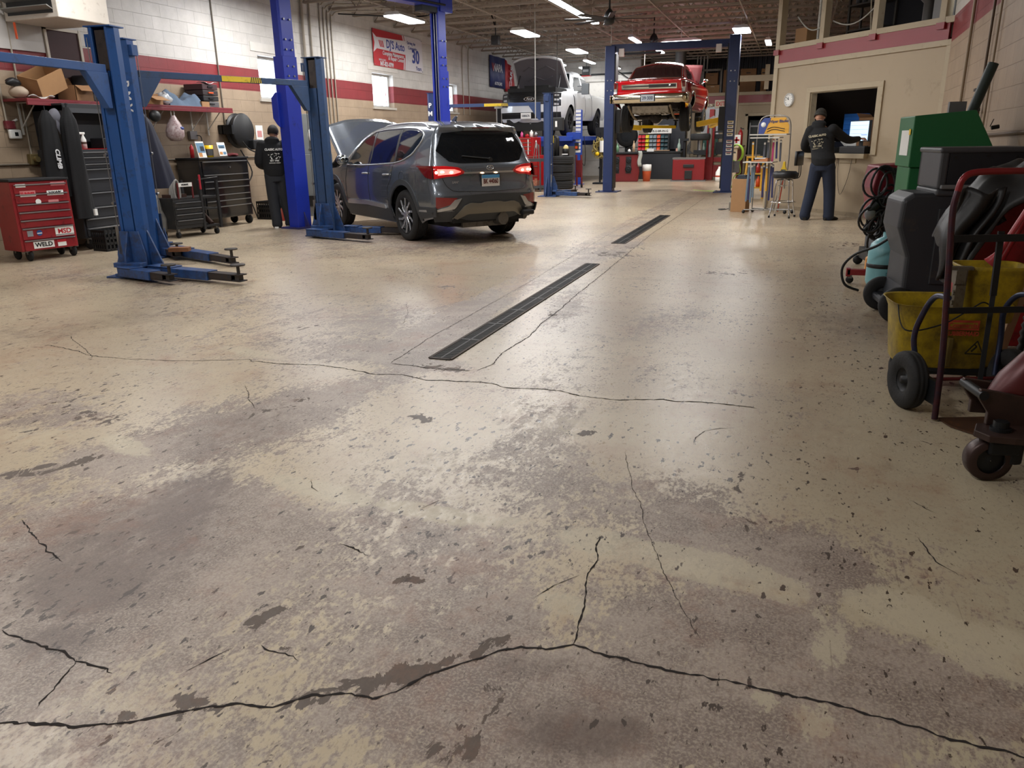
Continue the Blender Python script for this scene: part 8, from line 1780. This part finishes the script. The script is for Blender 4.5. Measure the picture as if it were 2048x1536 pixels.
# ---------------- wiper stand, stool, boxes ----------------
t=thing('wiper_rack','wire display stand of wiper blades with a yellow and blue header beside the stool','display stand',(-.42,15.75,0),R(-12))
b=MB()
b.tube(rcurve([(-.3,.1,.06),(-.3,.1,.8),(-.3,.1,1.4),(-.27,.1,1.66),(-.15,.1,1.75),(.15,.1,1.75),(.27,.1,1.66),(.3,.1,1.4),(.3,.1,.8),(.22,.1,.6),(.1,.1,.06)],6),.011,8)
for z,yy_ in ((.07,0),): b.tube([(-.38,-.2,z),(.35,-.05,z)],.012,8);b.tube([(-.3,.15,z),(.45,.1,z)],.012,8);b.tube([(-.02,-.2,z),(-.02,.2,z)],.012,8)
b.tube([(-.05,.1,.07),(-.05,.1,1.4)],.02,8);b.build('wire_frame',pm('wire_grey','9c9a96',.35,.7),t)
b=MB()
for x,y in ((-.38,-.2),(.35,-.05),(.45,.1),(-.3,.15)): b.ball((x,y,.035),.034,8,6)
b.build('caster',BLK,t)
hd_=[(-.27,1.44),(.27,1.44),(.27,1.58),(.2,1.72),(-.18,1.72),(-.27,1.62)]
b=MB();b.prism(hd_,.05,.07,'y');b.mat(1).prism([(-.27,1.44),(-.17,1.44),(-.06,1.72),(-.18,1.72),(-.27,1.62)],.045,.05,'y');b.build('header_sign',[pm('sign_yellow','e0a63a',.5),pm('sign_navy','3a4a8a',.5)],t)
text('Wiper Blades',.066,(.08,.044,1.655),(1,0,.03),(0,0,1),pm('sign_ink','4a4a6a',.5),t,name='sign_lettering',bold=.002,depth=.001)
b=MB();b.lathe([(.001,0),(.045,0),(.045,.004)],c=(-.19,.043,1.6),ax='y',n=20);b.build('round_logo',PAPER,t)
b=MB()
for k in range(2): b.tube(rcurve([(-.12,.043,1.52-k*.05),(.0,.043,1.555-k*.04),(.2,.043,1.52-k*.04)],5),.006,5)
b.build('wiper_picture',PK,t)
b=MB();b.bx(-.36,.3,-.22,.06,1.415,1.435);b.bx(-.33,.2,-.3,.0,1.36,1.38);b.bx(-.42,.12,-.34,.06,.93,.95);b.build('shelf_tray',pm('tray_white','c9c5bd',.45),t)
q=random.Random(8);WM=[pm('wb_navy','2b2f5c',.5),pm('wb_yellow','d39a2a',.5),pm('wb_grey','4c4f58',.5),pm('wb_steel','6a7c8c',.4),pm('wb_magenta','b03a68',.5),PAPER]
i=0
for x,z0,z1,mi in ((-.30,.95,1.3,1),(-.1,.95,1.3,2),(-.02,1.0,1.34,2),(.06,.95,1.34,4),(.13,1.0,1.35,0),(.2,.95,1.33,2),(-.36,.22,.9,3),(-.32,.25,.92,0),(-.28,.2,.9,3),(-.24,.3,.92,3),(-.1,.42,.88,1),(-.06,.3,.9,0),(.0,.42,.88,1),(.06,.25,.92,0),(.12,.3,.9,0)):
    b=MB();b.bx(-.016,.016,-.01,.01,0,z1-z0);b.mat(1).bx(-.016,.016,-.011,.011,z1-z0-.05,z1-z0-.015);o=b.build('packaged_wiper',[WM[mi],PAPER]);m=t.matrix_basis;o.location=Vector((-.42,15.75,0))+Matrix.Rotation(R(-12),3,'Z')@Vector((x,-.12 if z0>.9 else -.16,z0));o.rotation_euler=(R(3),R(q.uniform(-2,2)),R(-12))
    tag(o,'%s packaged wiper blade, %s tier of the stand, number %s from its left'%(['navy','yellow','dark grey','steel blue','magenta'][mi],'upper' if z0>.9 else 'lower',['one','two','three','four','five','six','seven','eight','nine'][i if i<6 else i-6]),'wiper blade','wiper blades on the stand');i+=1
t=thing('brochure_box','open orange and white brochure box on the stand tray','brochure',(-.6,15.62,.952),R(-12));b=MB();b.prism([(-.16,0),(.16,0),(.16,.06),(-.1,.02)],-.1,.1,'y');b.build('box_body',pm('brochure_tan','b5764a',.5),t);b=MB();b.bx(-.08,.12,-.09,.06,.05,.065);b.build('pages',PAPER,t)
t=thing('bottle','yellow fluid bottle hanging at the right of the wiper stand','bottle',(-.17,15.55,.66),R(-12));b=MB();b.prism([(-.055,0),(.055,0),(.06,.13),(.03,.2),(.02,.29),(-.015,.29),(-.025,.2),(-.06,.13)],-.025,.025,'y');b.build('bottle_body',pm('bottle_yellow','d9b52c',.4),t,bevel=.01);b=MB();b.bx(-.04,.04,-.03,-.025,.03,.15);b.build('bottle_label',pm('label_dark','2c3a44',.5),t)
b=MB();b.bx(-.1,.1,.0,.09,-.66,0) if False else b.bar((0,.03,.2),(0,.1,.28),.01,.01);b.build('hanging_hook',STL,t)
# stool
t=thing('bar_stool','chrome swivel stool with a worn black seat and a low backrest','stool',(-.13,14.98,0),R(-15))
b=MB();b.lathe([(.001,.68),(.19,.68),(.215,.71),(.215,.77),(.18,.80),(.001,.81)],n=28);b.build('seat',pm('seat_vinyl','17171a',.45,var=.2),t)
b=MB();q=random.Random(2)
for k in range(16):
    a=q.uniform(0,6.28);r_=q.uniform(0,.16);x,y=r_*cos(a),r_*sin(a);b.add([(x+.035*cos(p)*q.uniform(.5,1.3),y+.025*sin(p)*q.uniform(.6,1.2),.813) for p in np.linspace(0,2*pi,8)[:-1]],[tuple(range(7))],False)
b.build('seat_wear',pm('foam_cream','c9b88a',.8),t,fixn=False)
b=MB()
for k in range(4):
    a=pi/4+k*pi/2;c,s_=cos(a),sin(a)
    b.tube(rcurve([(c*.03,s_*.03,.655),(c*.13,s_*.13,.65),(c*.16,s_*.16,.6),(c*.19,s_*.19,.3),(c*.25,s_*.25,.02)],5),.0125,8)
b.build('leg_frame',CHR,t)
b=MB();b.tube([(.215*cos(a),.215*sin(a),.27) for a in np.linspace(0,2*pi,33)[:-1]],.012,8,closed=True);b.build('foot_ring',CHR,t);b=MB();b.cyl((0,0,.5),(0,0,.69),.015,8);b.bx(-.15,.15,-.012,.012,.545,.56);b.bx(-.012,.012,-.15,.15,.545,.56);b.cyl((0,0,.66),(0,0,.69),.06,12);b.build('swivel',CHR,t)
b=MB()
for k in range(4): a=pi/4+k*pi/2;b.cyl((cos(a)*.25,sin(a)*.25,0),(cos(a)*.25,sin(a)*.25,.035),.018,8)
b.build('rubber_foot',RUB,t)
b=MB();rows=[[(.20+.03*cos((k-5)/5*1.0)+.0,.22*(k-5)/5,z) for k in range(11)] for z in (.9,1.03,1.14)];b.grid(rows);b.build('backrest',pm('seat_vinyl','17171a',.45),t,solid=.04)
b=MB()
for y in (-.06,.06): b.tube(rcurve([(.1,y,.69),(.2,y,.68),(.245,y,.75),(.235,y,.98)],5),.008,6)
b.build('back_support',DKM,t)
t=thing('cardboard_box','tall kraft carton standing left of the wiper stand','box',(-.98,16.05,0),R(-14));b=MB();b.bx(-.09,.2,-.13,.13,0,.62);b.build('carton',CARD,t,bevel=.004);b=MB();b.bx(-.091,.201,-.005,.005,.621,.622);b.build('tape_line',CARD2,t)
t=thing('parts_tray','small dark tray of blades on top of the tall kraft carton','tray',(-.92,16.03,.622),R(-14));b=MB();b.bx(-.08,.1,-.08,.08,0,.04);b.bx(-.06,.08,-.07,.06,.04,.07);b.build('tray_body',pm('tray_slate','2b3440',.5),t)
t=thing('step_ladder','yellow step stool holding cleaning bottles in front of the far doorway','step stool',(-.86,19.6,0),R(0))
b=MB()
for x in (-.22,.22): b.bar((x,-.15,0),(x*.8,0,.95),.04,.03);b.bar((x,.2,0),(x*.8,.05,.95),.04,.03)
b.bx(-.2,.2,-.1,.12,.92,.96);b.bx(-.22,.22,-.14,.1,.55,.58);b.bx(-.22,.22,-.18,.1,.24,.27);b.build('ladder_frame',pm('ladder_yellow','c99a28',.5),t)
for i,(x,z,m,l) in enumerate(((-.1,.585,PAPER,'white'),(.08,.585,REDP,'red'),(-.08,.275,STL,'silver'),(.1,.275,ORG,'orange'))):
    b=MB();b.lathe([(.001,0),(.05,0),(.05,.15),(.02,.2),(.02,.24)],n=12);o=b.build('bottle',m);o.location=(-.86+x,19.56,z);tag(o,'%s bottle standing on the %s step of the yellow step stool'%(l,'upper' if z>.5 else 'lower'),'bottle')
t=thing('power_supply','small grey battery charger with a cable on the floor by the kraft carton','charger',(-1.08,16.3,0));b=MB();b.bx(-.07,.07,-.08,.08,0,.16);b.build('casing',pm('charger_grey','77746c',.5),t,bevel=.01);b=MB();b.tube(rcurve([(-.07,0,.03),(-.2,-.05,.012),(-.28,.08,.012),(-.15,.15,.012)],5),.008,6);b.tube(rcurve([(-.05,.1,.25),(-.02,.2,.34),(.05,.22,.3),(.0,.1,.16)],5),.018,6);b.build('cable',BLK,t)
b=MB();b.bar((-.22,15.9,.02),(-.16,16.3,.75),.02,.02);tag(b.build('broom_handle',pm('handle_orange','b8442c',.5)),'thin red-orange stick leaning behind the wiper stand','stick')
# ---------------- people ----------------
SKIN=pm('skin','b98a72',.55,var=.05,scale=8)
def remesh(o,vox,it=3):
    md=o.modifiers.new('r','REMESH');md.mode='VOXEL';md.voxel_size=vox;md.use_smooth_shade=True
    m2=o.modifiers.new('s','SMOOTH');m2.iterations=it;m2.factor=.5
    dg=bpy.context.evaluated_depsgraph_get();me=D.meshes.new_from_object(o.evaluated_get(dg))
    o.modifiers.clear();o.data=me;return o
def limb(b,pts,rs,n=14):
    b.tube(rcurve(pts,5),list(np.interp(np.linspace(0,1,(len(pts)-1)*5+1),np.linspace(0,1,len(pts)),rs)),n)
    b.ball(tuple(pts[0]),rs[0],n,8);b.ball(tuple(pts[-1]),rs[-1],n,8)
def torso(b,rings,n=24):
    """rings: (centre, half width, half depth, yaw)"""
    rows=[]
    for c,w_,d_,yw in rings:
        rows.append([(c[0]+w_*cos(a)*cos(yw)-d_*sin(a)*sin(yw),c[1]+w_*cos(a)*sin(yw)+d_*sin(a)*cos(yw),c[2]) for a in [2*pi*k/n for k in range(n)]])
    b.grid(rows,closed=True);b.add(rows[0],[tuple(range(n-1,-1,-1))]);b.add(rows[-1],[tuple(range(n))])
def hand(b,wr,d,pn,sg):
    """wr wrist, d pointing dir, pn palm normal; fingers curled towards pn"""
    wr=Vector(wr);d=Vector(d).normalized();pn=Vector(pn);pn=(pn-d*pn.dot(d)).normalized();s_=d.cross(pn)*sg
    for k in (-1,0,1): b.tube([wr+s_*k*.02,wr+d*.09+s_*k*.028],[.017,.017],8);b.ball(tuple(wr+d*.09+s_*k*.028),.017,8,6)
    for k,(o,L_) in enumerate(((-.036,.062),(-.012,.076),(.012,.072),(.034,.056))):
        p=wr+d*.09+s_*o;q=p+d*L_*.5+pn*.012;r_=q+d*L_*.32+pn*.03
        b.tube([p,q,r_],[.0095,.0088,.0075],8);b.ball(tuple(r_),.0075,8,6)
    p=wr+d*.03-s_*.03;q=p+d*.035-s_*.028+pn*.012;r_=q+d*.03-s_*.004+pn*.014
    b.tube([p,q,r_],[.013,.011,.009],8);b.ball(tuple(r_),.009,8,6)
def person(label,loc,rz,J,hood,pants,shoe,hair,beanie=None,printm=None,sole=None):
    t=thing('person',label,'person',loc,rz)
    P={k:Vector(v) for k,v in J.items()}
    yw=J.get('yaw',0) if False else 0
    b=MB()
    # body: one continuous skin surface
    torso(b,[(P['pel']+Vector((0,0,-.06)),.13,.09,0),(P['pel'],.15,.105,0),(P['waist'],.13,.095,0),(P['chest'],.165,.11,0),(P['chest']+(P['neck']-P['chest'])*.6,.14,.09,0),(P['neck'],.055,.055,0)])
    limb(b,[P['neck'],P['head']],[.055,.05]);
    hc=P['head']
    hd=Vector(J['look']).normalized();side=hd.cross(Vector((0,0,1))).normalized();up=side.cross(hd).normalized()
    HM=Matrix((side,hd,up)).transposed().to_4x4();HM.translation=hc
    b.X(HM);b.ball((0,-.005,.03),(.076,.095,.10),18,14);b.ball((0,.035,-.04),(.052,.06,.06),14,10)
    b.prism([(-.012,.088),(.012,.088),(.006,.118)],-.02,.02,'z');b.ball((0,.112,-.01),(.014,.014,.012),8,6)
    for sg in (-1,1):
        b.ball((sg*.078,-.01,.005),(.01,.02,.03),8,6);b.ball((sg*.032,.082,.035),(.02,.012,.008),8,6)
    b.tube([(-.024,.09,-.045),(0,.098,-.047),(.024,.09,-.045)],.006,6)
    b.X(None)
    for s_ in 'LR':
        sg=1 if s_=='R' else -1
        limb(b,[P['sh'+s_],P['el'+s_],P['wr'+s_]],[.052,.038,.025])
        hand(b,P['wr'+s_],J.get('hd'+s_,P['wr'+s_]-P['el'+s_]),J.get('pn'+s_,(0,.3,-1)),sg)
        limb(b,[P['hip'+s_],P['kn'+s_],P['an'+s_]],[.082,.052,.038])
    o=b.build('body',SKIN,t);remesh(o,.0065,2)
    b=MB()
    for sg in (-1,1): b.X(HM);b.ball((sg*.032,.088,.022),(.011,.008,.007),10,8)
    b.build('eyes',PAPER,t)
    # hair or beanie
    b=MB();b.X(HM)
    if beanie:
        rows=[]
        for i in range(9):
            th=i/8*pi*.5;rows.append([(.09*cos(th)**.6*cos(a),-.008+.108*cos(th)**.6*sin(a),.035+.11*sin(th)+.02*(1-sin(a))*0) for a in [2*pi*k/24 for k in range(24)]])
        rows=[[ (.094*cos(a),-.008+.112*sin(a),.0) for a in [2*pi*k/24 for k in range(24)]]]+[[ (.096*cos(a),-.008+.114*sin(a),.045) for a in [2*pi*k/24 for k in range(24)]]]+rows
        b.grid(rows,closed=True);b.X(None);b.build('beanie',beanie,t,solid=.008)
    else:
        rows=[]
        for i in range(9):
            th=i/8*pi*.5
            rows.append([(.083*cos(th)*cos(a),-.008+.103*cos(th)*sin(a),.035+.106*sin(th)) for a in [2*pi*k/24 for k in range(24)]])
        rows=[[(.078*cos(a),-.012+.095*sin(a),(.04 if sin(a)>.35 else -.015)) for a in [2*pi*k/24 for k in range(24)]]]+rows
        b.grid(rows,closed=True);b.X(None);b.build('hair',hair,t,solid=.012)
    # hooded sweatshirt
    b=MB()
    torso(b,[(P['pel']+Vector((0,0,-.05)),.185,.14,0),(P['pel']+Vector((0,0,.06)),.195,.15,0),(P['waist'],.185,.135,0),(P['chest'],.215,.145,0),(P['chest']+(P['neck']-P['chest'])*.55,.185,.12,0),(P['neck']+Vector((0,0,-.035)),.085,.08,0)])
    for s_ in 'LR': limb(b,[P['sh'+s_],P['el'+s_],P['wr'+s_]+(P['el'+s_]-P['wr'+s_])*.08],[.088,.068,.045])
    bk=P['neck']-hd*.06
    b.ball(tuple(bk+Vector((0,0,-.02))),(.12,.07,.06),16,10);b.ball(tuple(bk+Vector((0,-.03,-.07))),(.10,.05,.07),16,10)
    o=b.build('sweatshirt',hood,t);remesh(o,.012,4)
    # trousers
    b=MB()
    torso(b,[(P['pel']+Vector((0,0,-.14)),.17,.125,0),(P['pel']+Vector((0,0,-.02)),.178,.13,0),(P['pel']+Vector((0,0,.06)),.165,.12,0)])
    for s_ in 'LR': limb(b,[P['hip'+s_]+Vector((0,0,-.0)),P['kn'+s_],P['an'+s_]+Vector((0,0,.02)),P['an'+s_]+Vector((0,0,-.03))],[.115,.098,.088,.092])
    o=b.build('trousers',pants,t);remesh(o,.012,4)
    for s_ in 'LR':
        f=Vector(J['toe'+s_]).normalized();a=P['an'+s_];a=Vector((a.x,a.y,0));b=MB();q=Vector((-f.y,f.x,0))
        rows=[]
        for u,w_,h_ in ((-.085,.03,.06),(-.06,.042,.10),(0,.044,.105),(.08,.048,.075),(.15,.045,.055),(.195,.03,.04)):
            c=a+f*u;rows.append([tuple(c+q*(w_*cos(x))+Vector((0,0,max(.0,h_*.5+h_*.5*sin(x))))) for x in [2*pi*k/14 for k in range(14)]])
        b.grid(rows,closed=True);b.add(rows[0],[tuple(range(13,-1,-1))]);b.add(rows[-1],[tuple(range(14))]);so=b.build('shoe',shoe,t)
        if sole: b=MB();b.grid([[tuple(a+f*u+q*w_*sg2*1.03+Vector((0,0,z))) for z in (.0,.028)] for u,w_,sg2 in ((-.085,.03,1),(0,.046,1),(.08,.05,1),(.195,.03,1),(.2,0,1),(.195,.03,-1),(.08,.05,-1),(0,.046,-1),(-.085,.03,-1),(-.09,0,1),(-.085,.03,1))],False);b.build('sole',sole,so)
    return t,P
HB=pm('hoodie_black','101114',.9,var=.25,scale=9,bump=.3,bscale=90);PN=pm('trousers_navy','1b2438',.85,var=.2,scale=8);SB=pm('shoe_black','141312',.6)
HAIR=pm('hair_dark','1c1613',.8,var=.3,scale=30)
t,P=person('man in a black hoodie and beanie leaning at the office counter, seen from behind',(.46,14.56,0),R(-12),dict(pel=(0,0,.96),waist=(-.03,.03,1.13),chest=(-.09,.09,1.38),neck=(-.14,.16,1.58),head=(-.155,.205,1.68),look=(.1,1,-.45),
 shR=(.085,.11,1.49),elR=(.30,.32,1.32),wrR=(.45,.56,1.33),shL=(-.27,.1,1.47),elL=(-.36,.20,1.2),wrL=(-.18,.42,1.16),hipR=(.09,0,.9),knR=(.14,.05,.5),anR=(.17,.03,.1),hipL=(-.09,0,.9),knL=(-.15,.03,.5),anL=(-.20,-.05,.1),toeR=(.6,.8,0),toeL=(-.15,1,0),pnR=(0,0,-1)),HB,PN,SB,HAIR,beanie=pm('beanie_olive','2b2823',.95,var=.2,scale=30))
CR=pm('print_cream','b9b096',.8)
def backprint(t,c,right,up,s,m):
    c=Vector(c);r_=Vector(right).normalized();u_=Vector(up).normalized()
    text('CLASSIC AUTO',.05*s,c+u_*.10*s,right,up,m,t,name='back_print',bold=.002,depth=.004,sx=.9)
    q=random.Random(3);b=MB();b.X(frame(c,right,up))
    for k in range(26):
        x=q.uniform(-.11,.11)*s;y=(q.uniform(-.05,.05)-abs(x)*.25)*s;w_=q.uniform(.008,.022)*s;b.cb((x,y,.002),(w_,w_*.6,.006),(0,0,q.uniform(0,3)))
    b.build('back_graphic',m,t)
    text('EST 1966',.04*s,c-u_*.09*s,right,up,m,t,name='back_print',bold=.001,depth=.004)
    text('GARAGE CREW',.028*s,c-u_*.13*s,right,up,m,t,name='back_print',depth=.004)
backprint(t,(-.11,-.075,1.30),(1,.0,.12),(-.12,.1,1),.9,CR)
t,P=person('man with short dark hair standing by the bright blue post, white print on his back',(-8.37,11.6,0),R(38),dict(pel=(0,0,.92),waist=(0,.0,1.06),chest=(0,.02,1.28),neck=(.02,.05,1.47),head=(.03,.085,1.56),look=(.5,1,-.2),
 shR=(.18,.02,1.38),elR=(.24,.08,1.12),wrR=(.2,.3,1.05),shL=(-.18,.02,1.38),elL=(-.26,-.02,1.1),wrL=(-.15,.2,1.0),hipR=(.09,0,.88),knR=(.12,.02,.48),anR=(.16,.02,.1),hipL=(-.08,0,.88),knL=(-.08,0,.48),anL=(-.06,-.04,.1),toeR=(.5,.8,0),toeL=(.3,1,0)),HB,pm('trousers_charcoal','24262b',.85,var=.2,scale=8),SB,HAIR,sole=PAPER)
backprint(t,(0,-.138,1.21),(1,0,0),(0,.05,1),.95,PAPER)
t,P=person('person in dark clothes bent over the open engine bay behind the slate blue post',(-8.28,13.5,0),R(-110),dict(pel=(0,0,.94),waist=(.0,.12,1.06),chest=(0,.3,1.2),neck=(0,.46,1.27),head=(0,.54,1.31),look=(0,1,-.8),
 shR=(.18,.38,1.2),elR=(.24,.6,1.08),wrR=(.2,.82,1.02),shL=(-.18,.38,1.2),elL=(-.24,.58,1.06),wrL=(-.15,.76,1.03),hipR=(.09,0,.9),knR=(.11,.02,.5),anR=(.12,0,.1),hipL=(-.09,0,.9),knL=(-.11,.02,.5),anL=(-.12,0,.1),toeR=(0,1,0),toeL=(0,1,0)),HB,PN,SB,HAIR)
